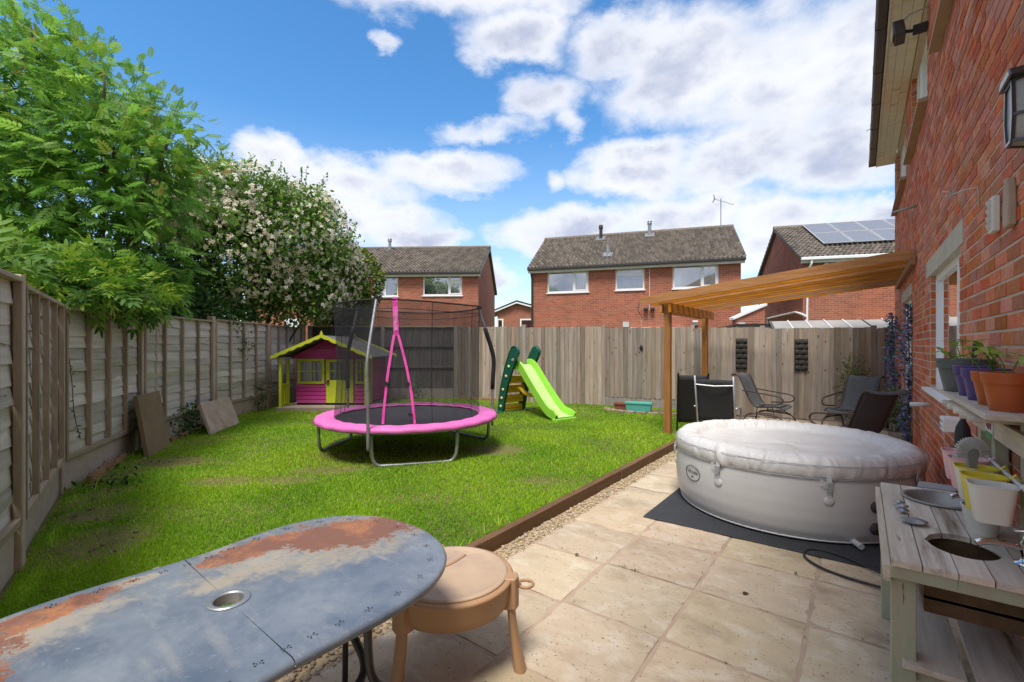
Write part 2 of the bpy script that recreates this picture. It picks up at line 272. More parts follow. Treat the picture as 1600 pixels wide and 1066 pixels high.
# ------------------------------------------------------------------ mesh helpers
class MB:
    def __init__(s): s.v = []; s.f = []; s.r = []
    def add(s, vs, fs, r=0.0):
        b = len(s.v); s.v += [tuple(v) for v in vs]; s.f += [tuple(i+b for i in f) for f in fs]; s.r += [r]*len(fs); return s
    def box(s, x0, x1, y0, y1, z0, z1, r=0.0):
        return s.add([(x0,y0,z0),(x1,y0,z0),(x1,y1,z0),(x0,y1,z0),(x0,y0,z1),(x1,y0,z1),(x1,y1,z1),(x0,y1,z1)],
                     [(3,2,1,0),(4,5,6,7),(0,1,5,4),(1,2,6,5),(2,3,7,6),(3,0,4,7)], r)
    def obox(s, c, size, M=None, r=0.0):
        M = M or Matrix.Identity(3); h = [x/2 for x in size]; c = Vector(c)
        vs = [c + M @ Vector((a*h[0], b*h[1], d*h[2])) for d in (-1, 1) for a, b in ((-1,-1),(1,-1),(1,1),(-1,1))]
        return s.add(vs, [(3,2,1,0),(4,5,6,7),(0,1,5,4),(1,2,6,5),(2,3,7,6),(3,0,4,7)], r)
    def bar(s, p, q, w, h, up=(0, 0, 1), r=0.0):
        p, q = Vector(p), Vector(q); d = (q-p); l = d.length; d.normalize(); u = Vector(up); x = d.cross(u)
        if x.length < 1e-4: x = d.cross(Vector((1, 0, 0)))
        x.normalize(); u = x.cross(d)
        M = Matrix((x, d, u)).transposed(); return s.obox((p+q)/2, (w, l, h), M, r)
    def tube(s, pts, rad, seg=8, closed=False, r=0.0, flat=None):
        P = [Vector(p) for p in pts]; n = len(P); vs = []; prev = None
        for i in range(n):
            a = P[i-1] if (i or closed) else P[0]; b = P[(i+1) % n] if (i < n-1 or closed) else P[-1]
            t = (b-a).normalized()
            if prev is None:
                x = t.cross(Vector((0, 0, 1)))
                if x.length < .05: x = t.cross(Vector((0, 1, 0)))
            else: x = prev - t*prev.dot(t)
            x.normalize(); prev = x; y = t.cross(x)
            ra = rad[i] if isinstance(rad, (list, tuple)) else rad
            for k in range(seg):
                an = 2*math.pi*k/seg; vs.append(P[i] + x*math.cos(an)*ra + y*math.sin(an)*ra*(flat or 1))
        fs = []
        for i in range(n if closed else n-1):
            for k in range(seg):
                j = (i+1) % n; fs.append((i*seg+k, i*seg+(k+1) % seg, j*seg+(k+1) % seg, j*seg+k))
        if not closed: fs += [tuple(range(seg-1, -1, -1)), tuple((n-1)*seg+k for k in range(seg))]
        return s.add(vs, fs, r)
    def lathe(s, prof, seg=32, c=(0, 0, 0), r=0.0, sx=1, sy=1, caps=True):
        vs = []; m = len(prof)
        for k in range(seg):
            a = 2*math.pi*k/seg
            for pr, pz in prof: vs.append((c[0]+pr*math.cos(a)*sx, c[1]+pr*math.sin(a)*sy, c[2]+pz))
        fs = [(k*m+i, ((k+1) % seg)*m+i, ((k+1) % seg)*m+i+1, k*m+i+1) for k in range(seg) for i in range(m-1)]
        if caps and prof[0][0] > 1e-5: fs.append(tuple(k*m for k in range(seg-1, -1, -1)))
        if caps and prof[-1][0] > 1e-5: fs.append(tuple(k*m+m-1 for k in range(seg)))
        return s.add(vs, fs, r)
    def prism(s, poly, fn, t0, t1, r=0.0):
        """poly of (a,b); fn(a,b,t) -> point"""
        n = len(poly); vs = [fn(a, b, t0) for a, b in poly] + [fn(a, b, t1) for a, b in poly]
        fs = [tuple(range(n-1, -1, -1)), tuple(range(n, 2*n))] + [(i, (i+1) % n, (i+1) % n+n, i+n) for i in range(n)]
        return s.add(vs, fs, r)
    def grid(s, fn, nu, nv, r=0.0, wrap=False):
        vs = [fn(i/nu, j/nv) for i in range(nu + (0 if wrap else 1)) for j in range(nv+1)]; m = nv+1; N_ = nu if wrap else nu+1
        fs = [(i*m+j, ((i+1) % N_)*m+j, ((i+1) % N_)*m+j+1, i*m+j+1) for i in range(nu) for j in range(nv)]
        return s.add(vs, fs, r)
    def mesh(s, name, m, smooth=False):
        me = bpy.data.meshes.new(name); me.from_pydata([tuple(v) for v in s.v], [], s.f); me.materials.append(m)
        if any(s.r):
            a = me.attributes.new('rnd', 'FLOAT', 'FACE'); a.data.foreach_set('value', s.r)
        if smooth:
            me.polygons.foreach_set('use_smooth', [True]*len(me.polygons))
        me.update(); return me
    def build(s, name, m, parent=None, smooth=False, bevel=0, solid=0, loc=None, fix=False, seg=2):
        me = s.mesh(name, MT[m] if isinstance(m, str) else m, smooth)
        o = bpy.data.objects.new(name, me); COL.objects.link(o)
        if fix:
            import bmesh
            bm = bmesh.new(); bm.from_mesh(me); bmesh.ops.recalc_face_normals(bm, faces=bm.faces); bm.to_mesh(me); bm.free()
        if parent: o.parent = parent
        if loc: o.location = loc
        if solid:
            md = o.modifiers.new('solid', 'SOLIDIFY'); md.thickness = solid; md.offset = 0
        if bevel:
            md = o.modifiers.new('bevel', 'BEVEL'); md.width = bevel; md.segments = seg; md.limit_method = 'ANGLE'; md.angle_limit = math.radians(40)
            if not smooth: me.polygons.foreach_set('use_smooth', [True]*len(me.polygons))
            md.harden_normals = True
        elif smooth == 'auto':
            md = o.modifiers.new('edges', 'EDGE_SPLIT'); md.split_angle = math.radians(35)
        return o
def tag(o, label=None, cat=None, group=None, kind=None):
    if label: o['label'] = label
    if cat: o['category'] = cat
    if group: o['group'] = group
    if kind: o['kind'] = kind
    return o
def thing(name, label, cat, loc=(0, 0, 0), rz=0.0, group=None):
    o = bpy.data.objects.new(name, None); COL.objects.link(o); o.location = loc; o.rotation_euler = (0, 0, rz); o.empty_display_size = .1
    return tag(o, label, cat, group)
def inst(me, name, parent, loc=(0, 0, 0), rot=(0, 0, 0), scale=(1, 1, 1)):
    o = bpy.data.objects.new(name, me); COL.objects.link(o); o.parent = parent; o.location = loc; o.rotation_euler = rot; o.scale = scale; return o
def copy_tree(o, parent=None):
    c = o.copy(); COL.objects.link(c); c.parent = parent
    for ch in list(o.children): copy_tree(ch, c)
    return c
def np_mesh(name, V, F, rnd, m, parent=None, kind=None, smooth=False):
    """V (n,3), F (k,3 or 4) int, rnd per face"""
    me = bpy.data.meshes.new(name); n, k, c = len(V), len(F), F.shape[1]
    me.vertices.add(n); me.vertices.foreach_set('co', V.astype(np.float32).ravel())
    me.loops.add(k*c); me.loops.foreach_set('vertex_index', F.astype(np.int32).ravel())
    me.polygons.add(k); me.polygons.foreach_set('loop_start', np.arange(0, k*c, c, dtype=np.int32))
    try: me.polygons.foreach_set('loop_total', np.full(k, c, dtype=np.int32))
    except Exception: pass
    me.materials.append(MT[m] if isinstance(m, str) else m); me.update(calc_edges=True)
    a = me.attributes.new('rnd', 'FLOAT', 'FACE'); a.data.foreach_set('value', rnd.astype(np.float32))
    if smooth: me.polygons.foreach_set('use_smooth', [True]*k)
    o = bpy.data.objects.new(name, me); COL.objects.link(o)
    if parent: o.parent = parent
    if kind: o['kind'] = kind
    return o
def arc(c, r, a0, a1, n, fn): return [fn(c[0]+r*math.cos(a0+(a1-a0)*i/n), c[1]+r*math.sin(a0+(a1-a0)*i/n)) for i in range(n+1)]
def smooth_path(pts, it=2):
    P = [Vector(p) for p in pts]
    for _ in range(it):
        Q = [P[0]]
        for a, b in zip(P[:-1], P[1:]): Q += [a*.75+b*.25, a*.25+b*.75]
        P = Q + [P[-1]]
    return P
def text_mesh(txt, size, ext=.0006):
    cu = bpy.data.curves.new('lettering', 'FONT'); cu.body = txt; cu.size = size; cu.align_x = 'CENTER'; cu.align_y = 'CENTER'; cu.extrude = ext; cu.resolution_u = 3
    o = bpy.data.objects.new('lettering', cu); COL.objects.link(o); dg = bpy.context.evaluated_depsgraph_get(); me = bpy.data.meshes.new_from_object(o.evaluated_get(dg))
    bpy.data.objects.remove(o); bpy.data.curves.remove(cu)
    v = [tuple(x.co) for x in me.vertices]; f = [tuple(p.vertices) for p in me.polygons]; bpy.data.meshes.remove(me); return v, f
def add_text(mb, txt, size, fn):
    v, f = text_mesh(txt, size); mb.add([fn(*p) for p in v], f)
# ------------------------------------------------------------------ ground, patio, lawn
def lawn_z(x, y): return .075 + .014*np.sin(x*1.7+y*.6)*np.cos(y*1.3-x*.4) + .006*np.sin(x*5.1)*np.sin(y*4.3)
def lz(x, y): return float(lawn_z(x, y))
tag(MB().box(-300, 300, -200, 400, -.4, -.06).build('ground', 'field'), kind='structure')
def lawn_pt(u, v):
    x = -16 + (16-2.20)*u; y = -4 + 20*v; return (x, y, lz(x, y))
tag(MB().grid(lawn_pt, 90, 110).build('lawn', 'soil', smooth=True), kind='structure')
patio = tag(MB().box(-2.0, .62, -3, 11.9, -.2, -.0055).build('patio', 'joint'), kind='structure')
def slab_mesh(w, d, i):
    rr = random.Random(i)
    def pt(u, v):
        e = min(u, 1-u, v, 1-v)
        return ((u-.5)*w + (rr.uniform(-.004, .004) if e == 0 else 0), (v-.5)*d + (rr.uniform(-.004, .004) if e == 0 else 0), rr.uniform(-.0022, .0022) - (.004 if e == 0 else 0))
    m = MB().grid(pt, 8, 8)
    n = len(m.v); ed = [(-w/2, -d/2), (w/2, -d/2), (w/2, d/2), (-w/2, d/2)]
    m.add([(a, b, -.005) for a, b in ed] + [(a, b, -.03) for a, b in ed], [(0, 1, 5, 4), (1, 2, 6, 5), (2, 3, 7, 6), (3, 0, 4, 7)])
    return m.mesh('paving_slab', MT['slab'], True)
slabs = [slab_mesh(.567, .573, i) for i in range(4)]; strip = slab_mesh(.18, .573, 9)
xe = [-1.99, -1.40, -.815, -.227, .36]
for i in range(4):
    for k in range(-6, 15):
        y0 = 2.36 + .592*k + (.0 if i != 0 else -.02)
        o = inst(slabs[(i*3+k) % 4], 'paving_slab', patio, ((xe[i]+xe[i+1])/2, y0+.296, 0), (random.uniform(-.004, .004), random.uniform(-.004, .004), random.choice((0, 0, math.pi)) + random.uniform(-.006, .006)))
for k in range(-6, 15): inst(strip, 'paving_slab', patio, (.455, 2.36+.592*k+.296, 0))
MB().box(-2.16, -1.985, -3, 11.4, -.2, -.012).build('gravel_bed', 'sand', patio)
# pebbles
def pebbles(n, xa, xb, ya, yb, s0, s1, zf, seed, bias=None):
    r = np.random.default_rng(seed); ico = MB().lathe([(0, -1), (.8, -.5), (1, .1), (.6, .8), (0, 1)], 6); bv = np.array(ico.v); tri = []
    for f in ico.f:
        for a in range(1, len(f)-1): tri.append((f[0], f[a], f[a+1]))
    bf = np.array(tri); V = []; F = []; R = []
    for i in range(n):
        x = r.uniform(xa, xb); y = r.uniform(ya, yb)
        if bias: y = ya + (yb-ya)*r.random()**bias
        s = r.uniform(s0, s1); a = r.uniform(0, 6.28); v = bv*np.array([s*r.uniform(.8, 1.4), s, s*.65]) * (1+r.normal(0, .12, bv.shape))
        c, q = math.cos(a), math.sin(a); v = v @ np.array([[c, -q, 0], [q, c, 0], [0, 0, 1]]).T + np.array([x, y, zf(x, y)+s*.2])
        F.append(bf+len(V)*len(bv)); V.append(v); R.append(np.full(len(bf), r.random()))
    return np.concatenate(V), np.concatenate(F), np.concatenate(R)
V, F, R = pebbles(3600, -2.145, -1.975, -.5, 10.5, .006, .015, lambda x, y: -.008, 3, 1.5)
tag(np_mesh('pebbles', V, F, R, 'gravel', patio, 'stuff', True))
V, F, R = pebbles(700, -2.1, .3, 10.5, 11.25, .008, .018, lambda x, y: -.004, 4)
tag(np_mesh('gravel_by_fence', V, F, R, 'gravel', None, 'stuff', True), 'pale gravel strip along the foot of the featheredge fence behind the patio chairs')
# timber edging of the lawn
edge = thing('timber_edging', 'brown timber sleeper edging between the lawn and the patio', 'edging', (-2.185, 2, 0))
for k, (a, b) in enumerate(((-3.0, .1), (.1, 2.5), (2.505, 4.9), (4.905, 7.3), (7.305, 10.9))):
    MB().box(-.035, .035, a-2, b-2-.004, -.1, .098+.004*(k % 2)).build('sleeper', 'sleeper', edge, bevel=.005, loc=(random.uniform(-.004, .004), 0, 0))

# ------------------------------------------------------------------ fences
LF = [(-2.05, 1.35), (-3.17, 2.94), (-4.40, 4.48), (-5.18, 6.43), (-5.56, 8.58), (-5.60, 10.6), (-5.66, 12.45)]   # along the left boundary
LTOP = [1.93, 1.93, 1.87, 1.90, 2.02, 1.97, 1.99]
LFw = [G(*p) for p in LF]
def frame(p, q):
    d = Vector((q[0]-p[0], q[1]-p[1])); return d.length, math.atan2(d.y, d.x)
def slat_mesh(i, w=.158):
    r = random.Random(i); ph = [r.uniform(0, 6) for _ in range(3)]; n = 14; m = MB(); vs = []
    for k in range(n+1):
        x = k/n; wv = .007*math.sin(x*9+ph[0])+.005*math.sin(x*21+ph[1]); b = .012*math.sin(x*11+ph[2])
        yb = -.015+b*.6
        vs += [(x, .004, w/2), (x, -.004, w/2), (x, yb-.004, -w/2+wv), (x, yb+.004, -w/2+wv)]
    fs = []
    for k in range(n):
        for j in range(4): fs.append((k*4+j, k*4+(j+1) % 4, (k+1)*4+(j+1) % 4, (k+1)*4+j))
    m.add(vs, fs); return m.mesh('slat', MT['slat'])
slat_meshes = [slat_mesh(i) for i in range(5)]
base = LFw[1]
lfence = thing('lap_panel_fence', 'weathered grey waney lap fence with concrete posts along the left of the lawn', 'fence', (base[0], base[1], 0))
def rel(p, z=0): return (p[0]-base[0], p[1]-base[1], z)
post_me = MB().box(-.05, .05, -.05, .05, 0, 1).mesh('concrete_post', MT['concrete'])
for i, p in enumerate(LFw):
    nxt = LFw[min(i+1, 6)]; prv = LFw[max(i-1, 0)]; a = frame(prv, nxt)[1]
    MB().box(-.05, .05, -.055, .055, -.1, LTOP[i]+.02).build('concrete_post', 'concrete', lfence, bevel=.008, loc=rel(p)).rotation_euler = (0, 0, a)
for i in range(6):
    p, q = LFw[i], LFw[i+1]; L_, a = frame(p, q); L_ -= .10; top = (LTOP[i]+LTOP[i+1])/2 - .03; ux, uy = math.cos(a), math.sin(a)
    s = (p[0]+ux*.05, p[1]+uy*.05)
    gz = .36 if i < 5 else .36
    MB().box(0, L_, -.022, .022, -.05, gz).build('gravel_board', 'concrete', lfence, bevel=.006, loc=rel(s)).rotation_euler = (0, 0, a)
    n = 12; H = top-gz-.05; tilt = math.atan2(LTOP[i+1]-LTOP[i], L_)*.5
    for k in range(n):
        z = gz+.05+H*(k+.5)/n
        o = inst(slat_meshes[(i*5+k*2) % 5], 'slat', lfence, rel((s[0], s[1]), z-.0*k), (0, 0, a), (L_, 1, (H/n)/.118)); o.location.z = z
        o.rotation_euler = (random.uniform(-.05, .05), random.uniform(-.006, .006), a)
    for k in range(5):
        x = (.0175+(L_-.035)*k/4); w = .0175
        MB().box(-w, w, -.062, -.024, gz+.01, top).build('batten', 'batten', lfence, loc=rel((s[0]+ux*x, s[1]+uy*x))).rotation_euler = (0, 0, a)
    MB().box(0, L_, -.066, .02, top, top+.028).build('top_rail', 'rail', lfence, bevel=.003, loc=rel(s)).rotation_euler = (0, 0, a)
    MB().box(.036, L_-.036, -.060, -.024, gz+.012, gz+.06).build('bottom_rail', 'rail', lfence, bevel=.003, loc=rel(s)).rotation_euler = (0, 0, a)
MB().box(-.05, .05, -.05, .05, -.1, 2.22).build('concrete_post', 'concrete', lfence, bevel=.008, loc=rel(G(-5.28, 6.80))).rotation_euler = (0, 0, 1.9)
# dark rear-facing fence across the back left
def fence_line(name, label, pts, top, kind, gravel, board_m, rail_side, post_m, post_w=.1, z0=.06, proud=.03, end_posts=True):
    b0 = pts[0]; t = thing(name, label, 'fence', (b0[0], b0[1], 0))
    for i in range(len(pts)-1):
        p, q = pts[i], pts[i+1]; L_, a = frame(p, q); ux, uy = math.cos(a), math.sin(a)
        def loc(x, y=0): return (p[0]+ux*x-uy*y-b0[0], p[1]+uy*x+ux*y-b0[1], 0)
        tp = (top[i]+top[i+1])/2; gb = gravel[i]
        zb = z0+gb
        if gb: MB().box(post_w/2, L_-post_w/2, -.02, .02, -.05, zb).build('gravel_board', 'concrete_grey', t, bevel=.005, loc=loc(0)).rotation_euler = (0, 0, a)
        nb = max(2, int(round((L_-post_w)/.102))); pw = (L_-post_w)/nb
        ms = []
        for v in range(3):
            m = MB(); h = tp-zb
            m.add([(0, -.004, 0), (pw+.008, -.024, 0), (pw+.008, .0, 0), (0, 0, 0), (0, -.004, h), (pw+.008, -.024, h), (pw+.008, .0, h), (0, .0, h)], [(3,2,1,0),(4,5,6,7),(0,1,5,4),(1,2,6,5),(2,3,7,6),(3,0,4,7)])
            ms.append(m.mesh('board', MT[board_m]))
        off = .03 if rail_side < 0 else -.012
        for k in range(nb):
            o = inst(ms[k % 3], 'board', t, loc(post_w/2+k*pw, off), (random.uniform(-.004, .004), random.uniform(-.006, .006), a)); o.location.z = zb+random.uniform(-.008, .006)
        for zr in ((zb+.04), (zb+tp)/2-.02 if rail_side > 0 else zb+(tp-zb)*.36, tp-.10 if rail_side > 0 else zb+(tp-zb)*.70):
            if rail_side < 0 and zr == zb+.04: continue
            MB().box(post_w/2, L_-post_w/2, .002 if rail_side > 0 else -.03, .05 if rail_side > 0 else .012, zr-.03, zr+.03).build('rail', board_m, t, loc=loc(0)).rotation_euler = (0, 0, a)
        if rail_side < 0: MB().box(post_w/2, L_-post_w/2, -.035, .05, tp+.005, tp+.035).build('capping_rail', 'rail', t, loc=loc(0)).rotation_euler = (0, 0, a)
        for end in ((0, 1) if (i == len(pts)-2 and end_posts) else (0,)):
            MB().box(-post_w/2+.002, post_w/2-.002, -proud, .05, -.1, top[i+end]+.045).build('post', post_m, t, bevel=.006, loc=loc(L_*end)).rotation_euler = (0, 0, a)
    return t
back = [G(-5.50, 12.62), G(-5.48+.0, 12.60), G(-3.52, 12.65), G(-1.54, 12.68)]
fence_line('closeboard_fence', 'dark grey board fence with rails and concrete posts behind the playhouse and trampoline', [back[0], back[2], back[3]], [2.0, 2.0, 2.0], 0, [.26, .26], 'dark_board', -1, 'concrete_grey')
def bf(px):
    k = (px-800)/725; z = (12.44-.461)/(1+.448*k); return G(k*z, z)
lp = [G(-1.50, 12.60)] + [bf(p) for p in (819, 943, 1082, 1191, 1365, 1394)]
fence_line('featheredge_fence', 'weathered brown vertical featheredge board fence behind the slide and patio chairs', lp, [2.0, 1.985, 1.93, 1.90, 1.865, 1.84, 1.84], 1, [0, 0, .27, 0, 0, 0], 'board', 1, 'board', post_w=.09, z0=.03, end_posts=False)

# ------------------------------------------------------------------ windows, walls
def wall_mb(m, x0, x1, z0, z1, openings, y0=0.0, y1=.25):
    xs = sorted({x0, x1, *[o[0] for o in openings], *[o[1] for o in openings]}); zs = sorted({z0, z1, *[o[2] for o in openings], *[o[3] for o in openings]})
    xs = [x for x in xs if x0 <= x <= x1]; zs = [z for z in zs if z0 <= z <= z1]
    for a, b in zip(xs[:-1], xs[1:]):
        for c, d in zip(zs[:-1], zs[1:]):
            cx, cz = (a+b)/2, (c+d)/2
            if any(o[0] < cx < o[1] and o[2] < cz < o[3] for o in openings): continue
            m.box(a, b, y0, y1, c, d)
    return m
def window(parent, x0, x1, z0, z1, lights, y=.05, fr=.055, glass='glass', sill='upvc', sill_out=.05, curtain=None, sill_t=.04, inner='interior', name='window_frame'):
    """lights: (xa, xb, za, zb, opens) inside the frame, as fractions"""
    w, h = x1-x0, z1-z0; m = MB(); y2 = y+.06
    m.box(x0, x1, y, y2, z0, z0+fr); m.box(x0, x1, y, y2, z1-fr, z1); m.box(x0, x0+fr, y, y2, z0+fr, z1-fr); m.box(x1-fr, x1, y, y2, z0+fr, z1-fr)
    cuts = sorted({round(l[0], 3) for l in lights if l[0] > 0.001})
    for c in cuts: m.box(x0+c*w-fr*.5, x0+c*w+fr*.5, y+.001, y2-.001, z0+fr, z1-fr)
    panes = []
    for xa, xb, za, zb, op in lights:
        a = x0+xa*w+(fr if xa == 0 else fr*.5); b = x0+xb*w-(fr if xb == 1 else fr*.5); c = z0+za*h+(fr if za == 0 else fr*.5); d = z0+zb*h-(fr if zb == 1 else fr*.5)
        if zb < 1: m.box(a, b, y+.001, y2-.001, d, d+fr)
        if op:
            s = fr*.7; m.box(a, b, y-.012, y2-.02, c, c+s); m.box(a, b, y-.012, y2-.02, d-s, d); m.box(a, a+s, y-.012, y2-.02, c+s, d-s); m.box(b-s, b, y-.012, y2-.02, c+s, d-s)
            a += s; b -= s; c += s; d -= s
        panes.append((a, b, c, d))
    f = m.build(name, 'upvc', parent)
    for a, b, c, d in panes: MB().box(a, b, y+.025, y+.031, c, d).build('pane', glass, f)
    if sill: MB().box(x0-.04, x1+.04, -sill_out, y, z0-sill_t, z0-.001).build('sill', sill, parent, bevel=.006)
    MB().box(x0-.02, x1+.02, .75, .76, z0-.02, z1+.02).build('room_behind', inner, f)
    if curtain:
        for ca, cb, cz in curtain:
            def cp(u, v, ca=ca, cb=cb, cz=cz):
                x = x0+fr+(w-2*fr)*(ca+(cb-ca)*u); return (x, y+.14+.02*math.sin(x*55)+.008*math.sin(x*131), z0+fr+(h-2*fr)*(cz+(1-cz)*v))
            MB().grid(cp, 50, 1).build('curtain', 'net_curtain', f, smooth=True)
    return f

# ------------------------------------------------------------------ the brick house along the right
YE = 11.7
house = thing('brick_house', 'near red brick house wall with white windows rising along the right side', 'house', (.53, YE, 0), -math.pi/2)
def sx(s): return YE - s            # distance s along the wall from the camera -> local x
ops = [(4.30, 6.00, 1.10, 2.17), (8.05, 9.60, .06, 2.17), (8.90, 11.2, 3.98, 5.02), (6.20, 8.10, 3.98, 5.02), (3.2, 5.2, 4.02, 5.02)]
lops = [(sx(b), sx(a), c, d) for a, b, c, d in ops]
m = MB(); wall_mb(m, 0, YE+2.5, -.1, 5.07, lops, .0045, .26)
m.box(0.0, .25, .26, 8.3, -.1, 5.07)
m.build('wall', 'mortar', house)
# lintels
lint = [(4.15, 6.22, 2.164, 2.325), (7.92, 9.75, 2.164, 2.32)]
for a, b, c, d in lint: MB().box(sx(b), sx(a), -.006, .2, c, d).build('lintel', 'lintel', house, bevel=.004)
holes = lops + [(sx(b), sx(a), c, d) for a, b, c, d in lint]
def brick_rects():
    out = []
    for r in range(0, 68):
        z0, z1 = r*.075, r*.075+.065
        if z1 > 5.07: break
        off = .1125 if r % 2 else 0
        x = -off
        while x < YE - .9:
            a, b = max(x, 0), x+.215; x += .225
            segs = [(a, b)]
            for h0, h1, c, d in holes:
                if z1 > c+.01 and z0 < d-.01:
                    ns = []
                    for p, q in segs:
                        if q <= h0 or p >= h1: ns.append((p, q)); continue
                        if p < h0: ns.append((p, h0))
                        if q > h1: ns.append((h1, q))
                    segs = ns
            for p, q in segs:
                if q-p > .03: out.append((p, q, z0, z1))
    return out
def brick_geo(m, a, b, c, d, r, jy):
    e = .0035; j = lambda: random.uniform(-.0018, .0018)
    y = jy
    m.add([(a, .02, c), (b, .02, c), (b, .02, d), (a, .02, d), (a+e*.4, y+e, c+e*.4), (b-e*.4, y+e, c+e*.4), (b-e*.4, y+e, d-e*.4), (a+e*.4, y+e, d-e*.4),
           (a+e+j(), y, c+e+j()), (b-e+j(), y, c+e+j()), (b-e+j(), y, d-e+j()), (a+e+j(), y, d-e+j())],
          [(0, 1, 5, 4), (1, 2, 6, 5), (2, 3, 7, 6), (3, 0, 4, 7), (4, 5, 9, 8), (5, 6, 10, 9), (6, 7, 11, 10), (7, 4, 8, 11), (8, 9, 10, 11)], r)
def proj(x, y, z):
    X = CT*x+ST*y; Z = -ST*x+CT*y
    if Z < .3: return None
    return 800+725*X/Z, 540-725*(z-EYE)/Z
rects = brick_rects(); scored = []
for q in rects:
    p1 = proj(.53, YE-q[0], q[2]); p2 = proj(.53, YE-q[1], q[3]); vis = 0
    if p1 and p2 and p1[0] < 1600 and 0 < p1[1] < 1066: vis = abs(p2[0]-p1[0])*abs(p2[1]-p1[1])
    if YE-q[0] < 3.4 and .74 > q[2]: vis *= .2
    scored.append((vis, q))
scored.sort(key=lambda t: -t[0])
bm_meshes = {}
for v, (a, b, c, d) in scored[:300]:
    L_ = round(b-a, 3); key = (L_, random.randrange(3))
    if key not in bm_meshes:
        m = MB(); brick_geo(m, -L_/2, L_/2, 0, .065, 0, 0); bm_meshes[key] = m.mesh('brick', MT['brick'])
    inst(bm_meshes[key], 'brick', house, ((a+b)/2, random.uniform(-.002, .002), c), (0, 0, random.uniform(-.006, .006)))
m = MB()
for v, (a, b, c, d) in scored[300:]: brick_geo(m, a, b, c, d, random.random(), random.uniform(-.002, .002))
# brick reveals beside the openings
for a, b, c, d in lops:
    for xx, sg in ((a, -1), (b, 1)):
        z = math.ceil(c/.075)*.075
        while z+.065 <= d:
            x_in, x_out = (xx, xx+sg*.01)
            m.add([(xx-sg*.003, .01, z), (xx-sg*.003, .10, z), (xx-sg*.003, .10, z+.065), (xx-sg*.003, .01, z+.065)], [(0, 1, 2, 3) if sg < 0 else (3, 2, 1, 0)], random.random()); z += .075
tag(m.build('brick_courses', 'brick', house), kind='stuff')
# windows of the near house
w = window(house, sx(6.00), sx(4.30), 1.10, 2.17, [(0, .77, 0, 1, False), (.77, 1, 0, 1, True)], y=.045, fr=.06, sill='upvc', sill_out=.055, sill_t=.03, inner='interior')
for a, b in ((8.90, 11.2), (6.20, 8.10), (3.2, 5.2)):
    z = 3.98 if a > 4 else 4.02
    window(house, sx(b), sx(a), z, 5.02, [(0, .28, 0, 1, True), (.28, .72, 0, 1, False), (.72, 1, 0, 1, True)], y=.07, fr=.05, sill=None, curtain=[(0, .3, 0), (.72, 1, 0)])
    MB().prism([(-.075, -.055), (.068, -.055), (.068, 0), (-.075, -.02)], lambda p, q, t: (t, p, z+q), sx(b)-.06, sx(a)+.06).build('sill', 'sill', house, fix=True)
# french doors
fd = thing('french_door', None, None, (sx(9.60), 0, 0)); fd.parent = house
m = MB(); w_ = 1.55
m.box(0, .06, .05, .11, .06, 2.17); m.box(w_-.06, w_, .05, .11, .06, 2.17); m.box(.06, w_-.06, .05, .11, 2.10, 2.17); m.box(.06, w_-.06, .05, .11, .06, .1)
m.build('door_frame', 'upvc', fd)
for k in range(2):
    a = .062+k*.714; b = a+.712; d = MB(); d.box(a, b, .035, .1, .105, .30); d.box(a, b, .035, .1, 2.0, 2.095); d.box(a, a+.09, .035, .1, .30, 2.0); d.box(b-.09, b, .035, .1, .30, 2.0)
    d.build('door_leaf', 'upvc', fd)
    MB().box(a+.09, b-.09, .06, .066, .30, 2.0).build('pane', 'glass', fd)
MB().box(.75, .79, .01, .034, .95, 1.15).build('handle', 'silver', fd, bevel=.004)
MB().box(0, w_, .75, .76, .05, 2.2).build('room_behind', 'interior', fd)
# eaves: soffit boards, fascia, gutter with clips, roof
ov = .27
for k in range(3):
    MB().box(-.02, YE+2.2, -ov+k*.09+.0015, -ov+(k+1)*.09-.0015, 5.055, 5.07).build('soffit_board', 'soffit', house)
MB().box(-.03, YE+2.2, -ov-.018, -ov-.001, 5.035, 5.24).build('fascia', 'soffit', house)
MB().box(-.035, -.021, -ov, .3, 5.05, 5.25).build('end_board', 'soffit', house)
g = MB(); prof = [(-.018, 5.19), (-.018, 5.10), (-.035, 5.08), (-.11, 5.08), (-.13, 5.10), (-.13, 5.19), (-.124, 5.19), (-.124, 5.104), (-.106, 5.087), (-.038, 5.087), (-.024, 5.104), (-.024, 5.19)]
g.prism([(-ov+a, b) for a, b in prof], lambda a, b, t: (t, a, b), -.05, YE+2.2); g.build('gutter', 'gutter', house, fix=True)
for x in (.02, .95, 1.9, 2.9, 3.9, 4.95, 6.1, 7.3):
    MB().prism([(-ov+a*1.04+.002, b-.005 if b < 5.15 else b+.004) for a, b in prof[:6]] , lambda a, b, t: (t, a, b), x, x+.035).build('gutter_clip', 'gutter', house, fix=True)
MB().box(-.06, -.05, -ov-.135, -ov-.012, 5.075, 5.195).build('gutter_end', 'gutter', house)
MB().prism([(-ov-.06, 5.21), (4.1, 7.55), (8.6, 5.2), (8.6, 5.1), (4.1, 7.43), (-ov-.02, 5.16)], lambda a, b, t: (t, a, b), -.06, YE+2.2).build('roof', 'tile', house, fix=True)
MB().prism([(.1, 5.07), (8.3, 5.07), (4.1, 7.40)], lambda a, b, t: (t, a, b), .0, .2).build('gable', 'far_brick', house, fix=True)
MB().bar((1.9, -ov-.19, 5.10), (1.9, -ov-.03, 5.16), .012, .012).build('gutter_strap', 'silver', house)

